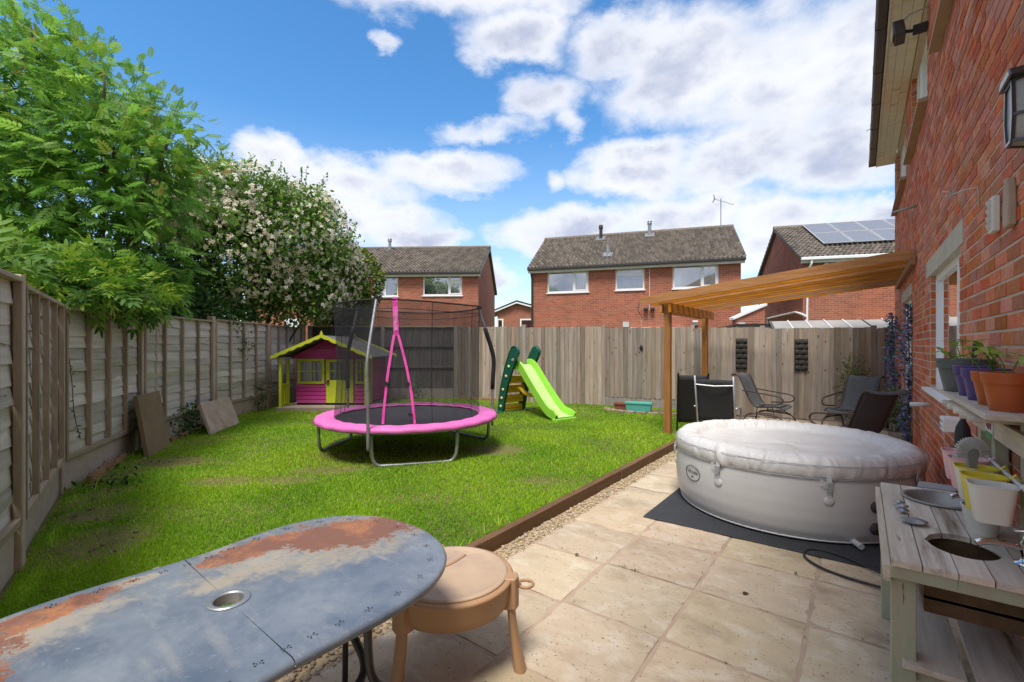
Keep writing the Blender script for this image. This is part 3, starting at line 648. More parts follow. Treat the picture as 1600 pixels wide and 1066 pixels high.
# ------------------------------------------------------------------ houses beyond the fences
def tiles(parent, L_, depth, ez, rz, over=.25, name='roof_tiles', flip=False, mid=None):
    """interlocking tile courses as real corrugated, overlapping sheets; one row per course"""
    mid = mid or depth/2; sl = math.hypot(mid+over, (rz-ez)*(mid+over)/mid); rows = int(sl/.30); V = []; F = []; R = []; nx = int((L_+.3)/.17)*6; n = 0
    xs = np.linspace(-.15, L_+.15, nx+1); ph = ((xs+.15)/.17) % 1.0; w = np.where(ph < .6, .060*np.sin(ph/.6*np.pi), -.014)
    uy = (mid+over)/sl; uz = (rz-ez)*(mid+over)/mid/sl; z_e = ez - over*(rz-ez)/mid
    rg = np.random.default_rng(5)
    for r in range(rows):
        for e, (s, h) in enumerate(((r*sl/rows, .060), ((r+1.12)*sl/rows, .0))):
            y = -over+uy*s - uz*(w+h); z = z_e+uz*s + uy*(w+h)
            if flip: y = depth - y
            V.append(np.stack([xs, np.broadcast_to(y, xs.shape), np.broadcast_to(z, xs.shape)], 1))
        y0 = V[-2]; V.append(y0 + np.array([0, (.01 if not flip else -.01), -.03]))
        b = n; i = np.arange(nx)
        F.append(np.stack([b+i, b+i+1, b+nx+1+i+1, b+nx+1+i], 1)); F.append(np.stack([b+2*(nx+1)+i, b+2*(nx+1)+i+1, b+i+1, b+i], 1))
        rr = rg.random(nx//6+2)[i//6]; R += [rr, rr]; n += 3*(nx+1)
    return np_mesh(name, np.concatenate(V), np.concatenate(F), np.concatenate(R), 'tile', parent, 'stuff')
def far_house(name, label, P0, P1, depth, ez, rz, wins, fascia='gutter', under='white_paint', detail=True, mid=None):
    p0, p1 = G(*P0), G(*P1); L_, a = frame(p0, p1); t = thing(name, label, 'house', (p0[0], p0[1], 0), a); mid = mid or depth/2
    ops = [w[:4] for w in wins]; m = MB(); wall_mb(m, 0, L_, -.1, ez, ops, 0, .25)
    m.box(0, .25, .25, depth, -.1, ez); m.box(L_-.25, L_, .25, depth, -.1, ez); m.box(.25, L_-.25, depth-.25, depth, -.1, ez)
    for x in (0, L_-.25): m.prism([(.0, ez), (depth, ez), (mid, rz-.06)], lambda p, q, s: (s, p, q), x, x+.25)
    m.build('wall', 'far_brick', t, fix=True)
    for w in wins:
        window(t, *w[:4], w[4], y=.06, fr=.07, glass='far_glass', sill='upvc', sill_out=.05, sill_t=.05, curtain=w[5] if len(w) > 5 else [(0, 1, 0)])
    # roof deck + tiles
    MB().prism([(-.22, ez-.22*(rz-ez)/mid), (mid, rz), (depth+.22, ez-.22*(rz-ez)/mid), (depth+.2, ez-.1-.22*(rz-ez)/mid), (mid, rz-.1), (-.2, ez-.1-.22*(rz-ez)/mid)], lambda p, q, s: (s, p, q), -.12, L_+.12).build('roof_deck', 'tile', t, fix=True)
    tiles(t, L_, depth, ez, rz, mid=mid); tiles(t, L_, depth, ez, rz, mid=depth-mid, name='roof_tiles', flip=True)
    MB().tube([(-.16, mid, rz+.02), (L_+.16, mid, rz+.02)], .11, 10).build('ridge_tiles', 'tile', t)
    zf = ez-.25*(rz-ez)/mid
    MB().box(-.12, L_+.12, -.20, -.18, zf-.19, zf+.0).build('fascia', under, t); MB().box(-.1, L_+.1, -.18, -.002, zf-.17, zf-.15).build('soffit', under, t)
    MB().box(-.14, L_+.14, -.32, -.202, zf-.09, zf+.03).build('gutter', fascia, t, bevel=.02)
    for x in (-.14, L_+.12):
        MB().prism([(-.24, zf-.06), (mid, rz-.12), (depth+.24, zf-.06), (depth+.24, zf+.06), (mid, rz+.02), (-.24, zf+.06)], lambda p, q, s: (s, p, q), x, x+.02).build('verge', fascia if fascia == 'gutter' else 'tile', t, fix=True)
    return t, L_
def hit(P0, P1, px):
    """distance along the wall P0-P1 at which it is seen in direction px"""
    k = (px-800)/725; dx, dz = P1[0]-P0[0], P1[1]-P0[1]; s = (k*P0[1]-P0[0])/(dx-k*dz); return s*math.hypot(dx, dz)
def hz(P0, P1, px, py):
    L_ = math.hypot(P1[0]-P0[0], P1[1]-P0[1]); s = hit(P0, P1, px)/L_; Z = P0[1]+(P1[1]-P0[1])*s; return EYE+(540-py)*Z/725
def flue(t, x, y, zb, h, r=.06, m='galv', cowl=True):
    f = MB().lathe([(r*1.9, 0), (r*1.9, .03), (r, .06), (r, h), (r*.9, h)], 12, (x, y, zb)); f.build('flue', m, t, smooth='auto')
    if cowl: MB().lathe([(r*1.25, h-.02), (r*1.4, h+.05), (r*1.1, h+.09), (r*1.4, h+.12), (r*.9, h+.18), (0, h+.19)], 12, (x, y, zb)).build('cowl', m, t, smooth='auto')
# middle house
A0, A1 = (.90, 21.0), (9.08, 18.4)
def mw(x0, x1, y0, y1, lights, cur=None):
    a, b = hit(A0, A1, x0), hit(A0, A1, x1); zt = hz(A0, A1, (x0+x1)/2, y0); zb = hz(A0, A1, (x0+x1)/2, y1); return [a, b, zb, zt, lights, cur or [(0, 1, 0)]]
mid_h, ML = far_house('brick_house', 'red brick house with three upper windows behind the middle of the featheredge fence', A0, A1, 6.3, 5.08, 6.95,
    [mw(855, 919.5, 423, 457, [(0, .64, 0, 1, False), (.64, 1, 0, 1, True)]),
     mw(961.5, 1007, 418, 453, [(0, 1, 0, .68, False), (0, 1, .68, 1, True)]),
     mw(1051, 1123, 412.5, 450, [(0, .64, 0, 1, False), (.64, 1, 0, 1, True)], [(0, .16, 0), (.72, .78, 0), (.88, 1, 0)])])
def roofpt(t, L_, x, f, ez=5.08, rz=6.95, mid=3.15): return x, mid*f, ez+(rz-ez)*f
for px, f, h, r_, mm in ((935, .86, .52, .08, 'gutter'), (1013, .86, .55, .08, 'galv'), (949, .22, .50, .07, 'galv')):
    x, y, z = roofpt(mid_h, ML, hit(A0, A1, px)-(.25 if px < 1000 else .0)*f, f); flue(mid_h, x, y, z+.02, h, r_, mm, f > .5)
    MB().obox((x, y-.06, z+.06), (.42, .5, .02), Matrix.Rotation(math.atan2(1.87, 3.15), 3, 'X')).build('lead_flashing', 'galv', mid_h)
x = hit(A0, A1, 1132)+.55
ae = MB(); ae.tube([(ML-.35, 3.3, 6.7), (ML-.35, 3.3, 8.35)], .022, 6).build('aerial_mast', 'galv', mid_h)
ae = MB(); c = Vector((ML-.35, 3.3, 8.25)); d = Vector((.75, .1, -.28)); ae.tube([c-d*.45, c+d*.75], .012, 5)
for k in range(9): p = c-d*.4+d*1.1*k/8; ae.tube([p-Vector((0.02, .18, .07)), p+Vector((0.02, .18, .07))], .007, 4)
ae.tube([c-d*.45+Vector((0, -.2, .12)), c-d*.35+Vector((0, .0, .0)), c-d*.45+Vector((0, .2, -.12))], .02, 4); ae.build('aerial', 'galv', mid_h)
xx = hit(A0, A1, 832); MB().tube([(xx, -.24, 4.72), (xx, -.08, 4.5), (xx, -.08, .1)], .045, 8).build('drainpipe', 'gutter', mid_h)
xx = hit(A0, A1, 979); MB().box(xx-.15, xx+.10, -.06, 0, 2.28, 2.5).build('vent_box', 'pale_plastic', mid_h)
x0, x1 = hit(A0, A1, 985), hit(A0, A1, 1070); MB().box(x0, x1, -.25, -.001, 2.16, 2.26).build('canopy', 'white_paint', mid_h); MB().box(x0+.3, x1-.2, -.001-.02, -.001, .3, 2.16).build('patio_door', 'upvc', mid_h)
xx = hit(A0, A1, 1086); MB().obox((xx, -.12, 2.42), (.2, .16, .14), Matrix.Rotation(.4, 3, 'X')).build('floodlight', 'pale_plastic', mid_h)
MB().tube([(hit(A0, A1, 1015), -.03, 4.7), (hit(A0, A1, 1015), -.03, 2.95)], .016, 5).build('cable', 'pale_plastic', mid_h)
m = MB(); xx = hit(A0, A1, 1015); m.box(xx-.24, xx-.06, -.2, -.01, 2.98, 3.08); m.box(xx+.03, xx+.2, -.2, -.01, 2.98, 3.08); m.build('security_light', 'gutter', mid_h, bevel=.02)
# left house
B0, B1 = (-12.6, 22.25), (-1.58, 21.7)
def bw(x0, x1, y0, y1, lights, cur=None):
    a, b = hit(B0, B1, x0), hit(B0, B1, x1); return [a, b, hz(B0, B1, x0, y1), hz(B0, B1, x0, y0), lights, cur or [(0, 1, 0)]]
lh, LL = far_house('brick_house', 'red brick house with satellite dish behind the trampoline, partly hidden by the flowering shrub', B0, B1, 8.9, 5.02, 7.0,
    [bw(582.5, 622, 427.5, 463.5, [(0, .48, 0, .62, True), (0, .48, .62, 1, True), (.48, 1, 0, 1, False)]),
     bw(660.5, 722, 426.5, 462, [(0, .66, 0, 1, False), (.66, 1, 0, .62, True), (.66, 1, .62, 1, True)]),
     bw(497, 544, 428, 463.5, [(0, .5, 0, 1, False), (.5, 1, 0, 1, True)])], mid=4.45)
for px, f, h, r_ in ((597, .9, .5, .085), (577, .18, .5, .08)): flue(lh, hit(B0, B1, px)-(1.0*f), 4.45*f, 5.02+1.98*f+.02, h, r_, 'galv', f > .5)
dx = hit(B0, B1, 490); m = MB(); m.lathe([(0, .0), (.15, .012), (.26, .05), (.3, .08), (.29, .085), (.14, .03), (0, .02)], 24)
d = m.build('satellite_dish', 'pale_plastic', lh, smooth=True, loc=(dx, -.28, 3.07)); d.rotation_euler = (math.radians(70), 0, math.radians(30))
MB().tube([(dx, -.02, 2.9), (dx, -.25, 3.02)], .02, 6).build('dish_bracket', 'galv', lh)
xx = hit(B0, B1, 458); m = MB(); m.box(xx-.4, xx+.35, -.04, -.001, 1.8, 2.78); m.build('patio_door', 'upvc', lh)
MB().tube([(xx+.55, -.06, 4.8), (xx+.55, -.06, .1)], .05, 8).build('drainpipe', 'gutter', lh)
# solar house
C0, C1 = (11.35, 18.1), (18.2, 16.1)
def cw(x0, x1, y0, y1, lights, cur=None):
    a, b = hit(C0, C1, x0), hit(C0, C1, x1); return [a, b, hz(C0, C1, x0, y1), hz(C0, C1, x0, y0), lights, cur or [(0, 1, 0)]]
sh, SL = far_house('brick_house', 'red brick house with solar panels and white gutter behind the pergola', C0, C1, 7.5, 5.0, 6.95,
    [cw(1290.5, 1376, 402, 437, [(0, .62, 0, 1, False), (.62, 1, 0, 1, True)], [(.6, 1, 0)])], fascia='upvc')
ang = math.atan2(1.95, 3.75); MX = Matrix.Rotation(ang, 3, 'X')
for i in range(6):
    for j in range(2):
        x = .95+i*1.04; f = (.22+.37*j)
        s0 = 3.75/math.cos(ang)*f + .78
        c = Vector((x+.5, s0*math.cos(ang)-.09, 5.0+s0*math.sin(ang)+.13)); sz = (1.0, 1.52, .035)
        pn = MB().obox(c, sz, MX).build('solar_panel', 'solar', sh)
        m = MB()
        for e in (-.493, .493): m.obox(c+MX@Vector((e, 0, .02)), (.022, 1.53, .012), MX)
        for e in (-.755, .755): m.obox(c+MX@Vector((0, e, .02)), (.98, .022, .012), MX)
        m.build('panel_frame', 'solar_line', pn)
m = MB(); xx = .12; m.tube(smooth_path([(xx+.1, -.26, 4.78), (xx+.1, -.26, 4.6), (xx, -.07, 4.4), (xx, -.07, .1)]), .04, 8); m.build('drainpipe', 'upvc', sh)
MB().tube([(xx-.02, -.07, 2.62), (-.06, -.08, 2.72), (-.07, .7, 2.85), (-.07, 5.2, 2.85), (-.07, 5.2, 2.3)], .045, 8).build('branch_pipe', 'upvc', sh)
MB().lathe([(0, 0), (.05, .02), (.07, .1), (0, .12)], 10, (.75, -.12, 4.55)).build('floodlight', 'pale_plastic', sh)
# small gabled house far behind, seen between the two
far = thing('gabled_house', 'small distant brick gable with white windows between the two larger houses', 'house', (*G(.45, 46), 0), TH)
m = MB(); m.box(-1.9, 3.4, 0, 8, -.1, 5.15); m.prism([(-1.9, 5.15), (3.4, 5.15), (.0, 5.85)], lambda a, b, t: (a, t, b), 0, 8); m.build('wall', 'far_brick', far, fix=True)
MB().prism([(-2.4, 4.98), (0, 5.98), (3.6, 4.98), (3.6, 4.82), (0, 5.78), (-2.4, 4.82)], lambda a, b, t: (a, t, b), -.3, 8.2).build('roof', 'gutter', far, fix=True)
MB().prism([(-2.3, 4.86), (0, 5.80), (3.5, 4.86), (3.5, 4.72), (0, 5.66), (-2.3, 4.72)], lambda a, b, t: (a, t, b), -.34, -.3).build('bargeboard', 'upvc', far, fix=True)
for a, b in ((-1.95, -1.3), (.35, 1.6)): window(far, a, b, 2.9, 4.15, [(0, 1, 0, 1, False)], y=-.04, fr=.14, glass='far_glass', sill=None); 
# flat roofed garage and neighbour's shed roof
ga = thing('flat_roofed_garage', 'low flat roofed garage with white fascia behind the fence under the pergola', 'garage', (*G(6.15, 12.6), 0), TH-.26)
m = MB(); m.box(0, 2.6, 0, 4, 0, 1.93); m.build('wall', 'far_brick', ga); MB().box(-.12, 2.7, -.12, 4.1, 2.02, 2.08).build('roof', 'gutter', ga); MB().box(-.08, 2.66, -.09, -.001, 1.90, 2.017).build('fascia', 'white_paint', ga)
MB().box(.22, .32, -.14, -.1, 1.2, 1.9).build('drainpipe', 'upvc', ga)
bx = thing('brick_outbuilding', 'small lean-to brick wall between the middle house and the solar house', 'outbuilding', (*G(8.0, 16.6), 0), TH)
m = MB(); m.prism([(0, 0), (1.05, 0), (1.05, 2.9), (0, 2.45)], lambda a, b, t: (a, t, b), 0, .25); m.build('wall', 'far_brick', bx, fix=True)
MB().prism([(-.1, 2.42), (1.1, 2.93), (1.1, 3.02), (-.1, 2.5)], lambda a, b, t: (a, t, b), -.06, .3).build('coping', 'upvc', bx, fix=True)
MB().box(.05, .28, -.12, -.001, 2.20, 2.32).build('vent_box', 'pale_plastic', bx)
sd = thing('garden_shed', 'neighbour shed with low pale ribbed roof just behind the featheredge fence', 'shed', (*G(6.22, 11.0), -.02), TH-.42)
m = MB(); m.box(.1, 3.9, .1, 2.3, 0, 1.86); m.prism([(.1, 1.86), (2.3, 1.86), (1.2, 2.12)], lambda a, b, t: (t, a, b), .1, 3.9); m.build('wall', 'shed_wall', sd, fix=True)
MB().prism([(-.1, 1.83), (1.2, 2.15), (2.5, 1.83), (2.5, 1.80), (1.2, 2.12), (-.1, 1.80)], lambda a, b, t: (t, a, b), 0, 4.0).build('roof', 'shed_roof', sd, fix=True)
for k in range(11): x = .02+k*.39; m = MB(); m.bar((x, -.1, 1.842), (x, 1.2, 2.163), .025, .02); m.build('roof_rib', 'gutter' if k % 5 == 0 else 'white_paint', sd)
MB().box(-.02, 4.02, -.12, -.09, 1.76, 1.84).build('eaves_board', 'shed_wall', sd)
# ------------------------------------------------------------------ pergola
pg = thing('pergola', 'orange stained timber pergola with sloping rafters fixed to the brick house wall', 'pergola', (-2.51, 7.56, 0))
def P(x, y, z=0): return (x+2.51, y-7.56, z)
for y in (7.56, 9.82):
    MB().box(-.05, .05, -.05, .05, -.05, 2.20).build('post', 'stain_post', pg, bevel=.004, loc=P(-2.51, y))
for dx in (-.073, .073):
    MB().box(-.022, .022, 0, 2.72, 0, .15).build('beam', 'stain', pg, bevel=.003, loc=P(-2.51+dx, 7.42, 2.03)).rotation_euler = (0, 0, 0)
MB().box(-.025, .025, 0, 3.12, 0, .15).build('wall_plate', 'stain', pg, bevel=.003, loc=P(.50, 7.30, 2.47))
nr = 10
for k in range(nr):
    y = 7.42 + 2.62*k/(nr-1)
    y1 = 7.34 + 3.02*k/(nr-1)
    a = Vector(P(-2.93, y, 2.235)); b = Vector(P(.515, y1, 2.60))
    m = MB(); h = .06
    m.add([a+Vector((0, -.022, -h*.2)), a+Vector((0, .022, -h*.2)), a+Vector((.16, .022, -h)), a+Vector((.16, -.022, -h)), b+Vector((0, -.022, -h)), b+Vector((0, .022, -h)), b+Vector((0, .022, h)), b+Vector((0, -.022, h)), a+Vector((0, .022, h)), a+Vector((0, -.022, h))],
          [(0, 1, 2, 3), (3, 2, 5, 4), (4, 5, 6, 7), (7, 6, 8, 9), (9, 8, 1, 0), (0, 3, 4, 7, 9), (1, 8, 6, 5, 2)])
    m.build('rafter', 'stain', pg, bevel=.002)
hk = MB(); q = Vector(P(-2.93, 7.40, 2.2)); hk.tube([q, q+Vector((-.02, -.01, -.12)), q+Vector((.03, 0, -.2)), q+Vector((.06, 0, -.26))], .006, 5); hk.build('hanging_wire', 'ink', pg)

# ------------------------------------------------------------------ trampoline
tc_ = G(-1.444, 6.5); TZ = .08
tr = thing('trampoline', 'round pink edged trampoline with black safety net on the lawn', 'trampoline', (*tc_, 0), TH)
def T(a, r, z): a = math.radians(a); return (r*math.cos(a), r*math.sin(a), z)
ring = MB().tube([T(k*6, 1.20, .50) for k in range(60)], .022, 8, True); ring.build('frame_ring', 'galv', tr, smooth=True)
MB().lathe([(0, .515), (.99, .525), (.99, .52), (0, .51)], 48).build('jumping_mat', 'jump_mat', tr, smooth='auto')
def pad(u, v):
    a = u*360; r = .97+.265*v; z = .565 - .02*abs(v-.5)*2 + .006*math.sin(math.radians(a*9))*math.sin(v*3.1) + .004*math.sin(math.radians(a*23+40))
    if v > .96: z -= .045
    return T(a, r, z)
MB().grid(pad, 120, 12, wrap=True).build('safety_pad', 'pink_pad', tr, smooth=True, solid=.012)
for a0, a1 in ((261, 312), (200, 149), (20, 72)):
    A, B = Vector(T(a0, 1.17, .48)), Vector(T(a1, 1.17, .48)); d = (B-A); 
    pts = [A, A+Vector((0, 0, -.30))]; 
    f = lambda t, z: A+d*t+Vector((0, 0, z))
    gz = .10
    pts = [A, f(.01, -.26), f(.03, gz-.48+.06), f(.07, gz-.48+.01), f(.13, gz-.48), f(.87, gz-.48), f(.93, gz-.48+.01), f(.97, gz-.48+.06), f(.99, -.26), B]
    MB().tube(smooth_path(pts, 1), .022, 8).build('leg', 'galv', tr, smooth=True)
def pole_pts(a):
    r0 = 1.24; return [T(a, r0, .30), T(a, r0, .95), T(a, r0+.03, 1.25), T(a, r0, 1.42), T(a, 1.10, 1.82), T(a, 1.02, 2.06)]
for a in (261, 22, 150):
    pp = smooth_path(pole_pts(a), 2); MB().tube(pp, .019, 8).build('net_pole', 'galv' if a == 261 else 'galv', tr, smooth=True)
    if a != 261: MB().tube([p for p in pp if .72 < p.z < 1.78], .032, 8).build('foam_sleeve', 'foam', tr, smooth=True)
    MB().lathe([(0, 0), (.026, 0), (.026, .04), (0, .045)], 8, T(a, 1.02, 2.05)).build('pole_cap', 'foam', tr)
def rimz(a): return 2.035+.012*math.cos(math.radians(3*(a-261))) 
MB().tube([T(k*6, 1.0-.02*math.cos(math.radians(3*(k*6-261)))*-1, rimz(k*6)) for k in range(60)], .011, 6, True).build('net_hoop', 'foam', tr)
netm = bpy.data.materials.new('netting'); netm.use_nodes = True
def _net():
    nt = netm.node_tree; N = nt.nodes; L = nt.links; Pn = N['Principled BSDF']; Pn.inputs['Base Color'].default_value = (.018, .016, .02, 1); Pn.inputs['Roughness'].default_value = .7
    tcn = N.new('ShaderNodeTexCoord'); n = N.new('ShaderNodeTexNoise'); n.inputs['Scale'].default_value = 2.2; n.inputs['Detail'].default_value = 3
    mpn = N.new('ShaderNodeMapping'); mpn.inputs['Scale'].default_value = (2.5, 2.5, .35); L.new(tcn.outputs['Object'], mpn.inputs[0]); L.new(mpn.outputs[0], n.inputs['Vector'])
    mr = N.new('ShaderNodeMapRange'); mr.inputs['From Min'].default_value = .3; mr.inputs['From Max'].default_value = .75; mr.inputs['To Min'].default_value = .34; mr.inputs['To Max'].default_value = .52; L.new(n.outputs['Fac'], mr.inputs[0])
    L.new(mr.outputs[0], Pn.inputs['Alpha'])
_net(); MT['netting'] = netm
def netf(u, v):
    a = u*360; c = abs(math.cos(math.radians(1.5*(a-261)))); r = 1.0-.05*math.sin(v*math.pi)*(1-c*.5) + .012*math.sin(math.radians(a*16))*(1-abs(2*v-1)); r -= .015*(1-v)
    return T(a, r, .55+(rimz(a)-.55)*v)
MB().grid(netf, 150, 14, wrap=True).build('safety_net', 'netting', tr, smooth=True)
nb = MB()
for v in (.93,):
    nb.tube([Vector(netf(k/60, v)) for k in range(60)], .004, 4, True)
for k in (.16, .31, .47, .62, .83, .94): nb.tube([Vector(netf(k, v/8))*1.0 for v in range(9)], .0035, 4)
nb.build('net_seam', 'foam', tr)
# pink door strip, split like an upturned V
def strip(p, q, w, n=8, bow=0):
    m = MB(); p, q = Vector(p), Vector(q); s = Vector((1, 0, 0))
    m.grid(lambda u, v: tuple(p+(q-p)*u + s*(v-.5)*w + Vector((bow*math.sin(u*math.pi), -.004*math.sin(u*17), 0))), n, 1); return m
def F(x, z, e=0): a = math.acos(max(-1, min(1, x))); return (x, -math.sin(a)*(1.005-.05*math.sin(max(0, min(1, (z-.55)/1.5))*math.pi)*.6)-.012-e, z)
st = strip(F(.06, 2.075), F(.07, 1.62), .062); 
st.build('door_strip', 'hot_pink', tr, solid=.004)
strip(F(.045, 1.63), F(-.085, .57), .030, bow=-.015).build('zip_strap', 'hot_pink', tr, solid=.004); strip(F(.092, 1.63), F(.285, .57), .030, bow=.03).build('zip_strap', 'hot_pink', tr, solid=.004)
m = MB(); x0, y0, _ = F(.066, 1.8)
ow = [(.018*math.cos(a)*1.0, .155*math.sin(a)) for a in [2*math.pi*k/24 for k in range(24)]]
add_text(m, 'sportspower', .046, lambda a, b, c: (x0-b+.0, y0-.012-c, 1.80+a)); m.build('lettering', 'pale_plastic', tr)
m = MB(); 
for (x, z) in ((-.04, 1.05), (.20, 1.05), (.24, .68)): m.obox(Vector(F(x, z, .02)), (.05, .02, .04), Matrix.Rotation(.4, 3, 'Y'))
m.build('buckle', 'foam', tr, bevel=.004)
MB().tube([T(261+18*math.cos(t), .99, .55) for t in (0, .5, 1, 1.5)], .01, 5).build('net_cord', 'foam', tr)

# ------------------------------------------------------------------ playhouse
ph = thing('playhouse', 'pink and lime green wooden playhouse with porch in the back left corner of the garden', 'playhouse', (*G(-4.10, 10.2), .06), TH)
XL, XR = -.76, .84            # front wall
MB().box(-1.0, 1.0, -.18, 1.75, -.04, .10).build('floor', 'rail', ph, bevel=.004)
n = 12; wh = 1.12; zb = .14
holes_p = [(-.72, -.12, .58, 1.14), (-.08, .54, .14, 1.14), (.575, .82, .58, 1.14)]
def boards(x0, x1, y, facing):
    ms = {}
    nb = 11; h = 1.0/nb
    for k in range(nb):
        z0 = zb+k*h; z1 = z0+h
        segs = [(x0, x1)]
        if facing == 'front':
            for a, b, c, d in holes_p:
                if z1 > c+.02 and z0 < d-.02: segs = [s for p, q in segs for s in ((p, min(q, a)), (max(p, b), q)) if s[1]-s[0] > .015]
        for p, q in segs:
            if facing == 'front': MB().add([(p, y, z0+.004), (q, y, z0+.004), (q, y+.012, z1), (p, y+.012, z1), (p, y+.02, z0+.004), (q, y+.02, z0+.004), (q, y+.02, z1), (p, y+.02, z1)], [(0, 1, 2, 3), (5, 4, 7, 6), (0, 4, 5, 1), (1, 5, 6, 2), (2, 6, 7, 3), (3, 7, 4, 0)]).build('board', 'play_pink', ph)
            else: MB().add([(y, p, z0+.004), (y, q, z0+.004), (y-.012, q, z1), (y-.012, p, z1), (y-.02, p, z0+.004), (y-.02, q, z0+.004), (y-.02, q, z1), (y-.02, p, z1)], [(0, 1, 2, 3), (5, 4, 7, 6), (0, 4, 5, 1), (1, 5, 6, 2), (2, 6, 7, 3), (3, 7, 4, 0)]).build('board', 'play_pink', ph)
boards(XL, XR, .25, 'front'); boards(.27, 1.72, XR+.02, 'side')
for k in range(4):   # gable boards
    z0 = 1.14+k*.11; hw = lambda z: max(0, (1.62-z)*1.92)
    if hw(z0+.11) <= .03: continue
    a, b = hw(z0), hw(z0+.11); MB().prism([(-a+.0, z0+.003), (a, z0+.003), (b, z0+.11), (-b, z0+.11)], lambda p, q, t: (max(-.98, min(.98, p)), t, q), .235, .26).build('board', 'play_pink', ph, fix=True)
MB().box(XL, XR, 1.70, 1.72, .1, 1.14).build('back_wall', 'play_pink', ph); MB().box(XL, XL+.02, .27, 1.70, .1, 1.14).build('side_wall', 'play_pink', ph)
def pwin(x0, x1, z0, z1, cur=True):
    f = MB(); s = .055; y = .225
    f.box(x0, x1, y, y+.035, z0, z0+s); f.box(x0, x1, y, y+.035, z1-s, z1); f.box(x0, x0+s, y, y+.035, z0+s, z1-s); f.box(x1-s, x1, y, y+.035, z0+s, z1-s)
    xm, zm = (x0+x1)/2, (z0+z1)/2; f.box(xm-.01, xm+.01, y+.005, y+.025, z0+s, z1-s); f.box(x0+s, x1-s, y+.006, y+.024, zm-.01, zm+.01)
    o = f.build('window_frame', 'play_green', ph)
    MB().box(x0+s, x1-s, y+.028, y+.031, z0+s, z1-s).build('pane', 'glass', o)
    gap = .02
    for a, b in ((x0+.03, xm-gap), (xm+gap, x1-.03)):
        MB().grid(lambda u, v, a=a, b=b: (a+(b-a)*u, .30+.012*math.sin(u*28), z0+.02+(z1-z0-.04)*v), 24, 1).build('curtain', 'curtain', o, smooth=True)
pwin(-.72, -.12, .58, 1.14); pwin(.575, .82, .58, 1.14)
dr = MB().box(-.075, .535, .222, .25, .15, .66).build('door', 'play_green', ph); m = MB()
for a, b, c, d in ((-.075, .0, .66, 1.13), (.46, .535, .66, 1.13), (0, .46, 1.07, 1.13)): m.box(a, b, .222, .25, c, d)
m.box(.22, .24, .228, .245, .66, 1.07); m.box(0, .22, .227, .244, .86, .88); m.box(.24, .46, .227, .244, .86, .88); m.build('door_frame', 'play_green', dr)
MB().box(0, .46, .246, .249, .66, 1.07).build('pane', 'glass', dr)
for a, b in ((.06, .21), (.25, .44)): MB().grid(lambda u, v, a=a, b=b: (a+(b-a)*u, .30+.012*math.sin(u*28), .64+.44*v), 24, 1).build('curtain', 'curtain', dr, smooth=True)
m = MB(); m.tube([(-.03+.028*math.cos(t), .205, .60+.035*math.sin(t)) for t in [k*math.pi/6 for k in range(12)]], .008, 6, True); m.obox((-.03, .212, .645), (.05, .02, .04)); m.build('handle', 'ink', dr)
MB().box(-.9, .9, .4, 1.6, .9, .905).build('inner_shelf', 'interior', ph)
MB().box(XL+.03, XR-.03, .8, .82, .12, 1.13).build('inner_wall', 'interior', ph)
# porch posts, low balustrades, corner trim
for x in (-.93, .93): MB().box(x-.028, x+.028, -.14, -.085, .06, 1.17).build('porch_post', 'play_green', ph, bevel=.003)
for x in (-.93, .93):
    b = MB(); b.box(x-.02, x+.02, -.085, .24, .56, .60); b.box(x-.02, x+.02, -.085, .24, .14, .17)
    o = b.build('balustrade', 'play_green', ph)
    for k in range(3): y = -.02+k*.09; MB().box(x-.012, x+.012, y-.015, y+.015, .17, .56).build('baluster', 'play_green', o)
    MB().box(x-.028, x+.028, .205, .25, .1, 1.14).build('corner_trim', 'play_green', ph)
# roof: two felt slopes, scalloped barge boards, little finials
RW = 1.06; rz0, rz1 = 1.19, 1.66
for sg in (-1, 1):
    MB().add([(0, -.20, rz1), (sg*RW, -.20, rz0), (sg*RW, 1.85, rz0), (0, 1.85, rz1), (0, -.20, rz1-.02), (sg*RW, -.20, rz0-.02), (sg*RW, 1.85, rz0-.02), (0, 1.85, rz1-.02)],
             [(0, 1, 2, 3), (7, 6, 5, 4), (0, 4, 5, 1), (1, 5, 6, 2), (2, 6, 7, 3), (3, 7, 4, 0)]).build('roof_felt', 'felt', ph, fix=True)
    for yy in (-.235, 1.86):
        top = []; bot = []; n = 48
        for k in range(n+1):
            t = k/n; x = sg*(RW+.03)*t; z = rz1+.025-(rz1-rz0)*t*1.0; sc = abs(math.sin(t*6*math.pi+.5))*.022; top.append((x, z)); bot.append((x, z-.062-sc))
        vs = [(x, yy, z) for x, z in top]+[(x, yy, z) for x, z in bot]+[(x, yy+.018, z) for x, z in top]+[(x, yy+.018, z) for x, z in bot]; q = n+1; m = MB(); fs = []
        for k in range(n): fs += [(k, k+1, q+k+1, q+k), (2*q+k, 3*q+k, 3*q+k+1, 2*q+k+1), (k, 2*q+k, 2*q+k+1, k+1), (q+k, q+k+1, 3*q+k+1, 3*q+k)]
        fs += [(0, q, 3*q, 2*q), (n, 2*q+n, 3*q+n, q+n)]
        m.add(vs, fs); m.build('barge_board', 'play_green', ph, fix=True)
for yy in (-.23, 1.86): MB().prism([(-.035, 0), (.035, 0), (.012, .05), (0, .085), (-.012, .05)], lambda a, b, t: (a, t, rz1+.02+b), yy-.004, yy+.02).build('finial', 'play_green', ph, fix=True)

# ------------------------------------------------------------------ slide
sl_o = G(.06, 9.95); sdx, sdz = .61, -.79; w0 = G(sdx, sdz)
sg_ = thing('slide', 'lime green plastic slide with dark green ladder sides and yellow steps', 'slide', (*sl_o, .08), math.atan2(w0[1], w0[0]))
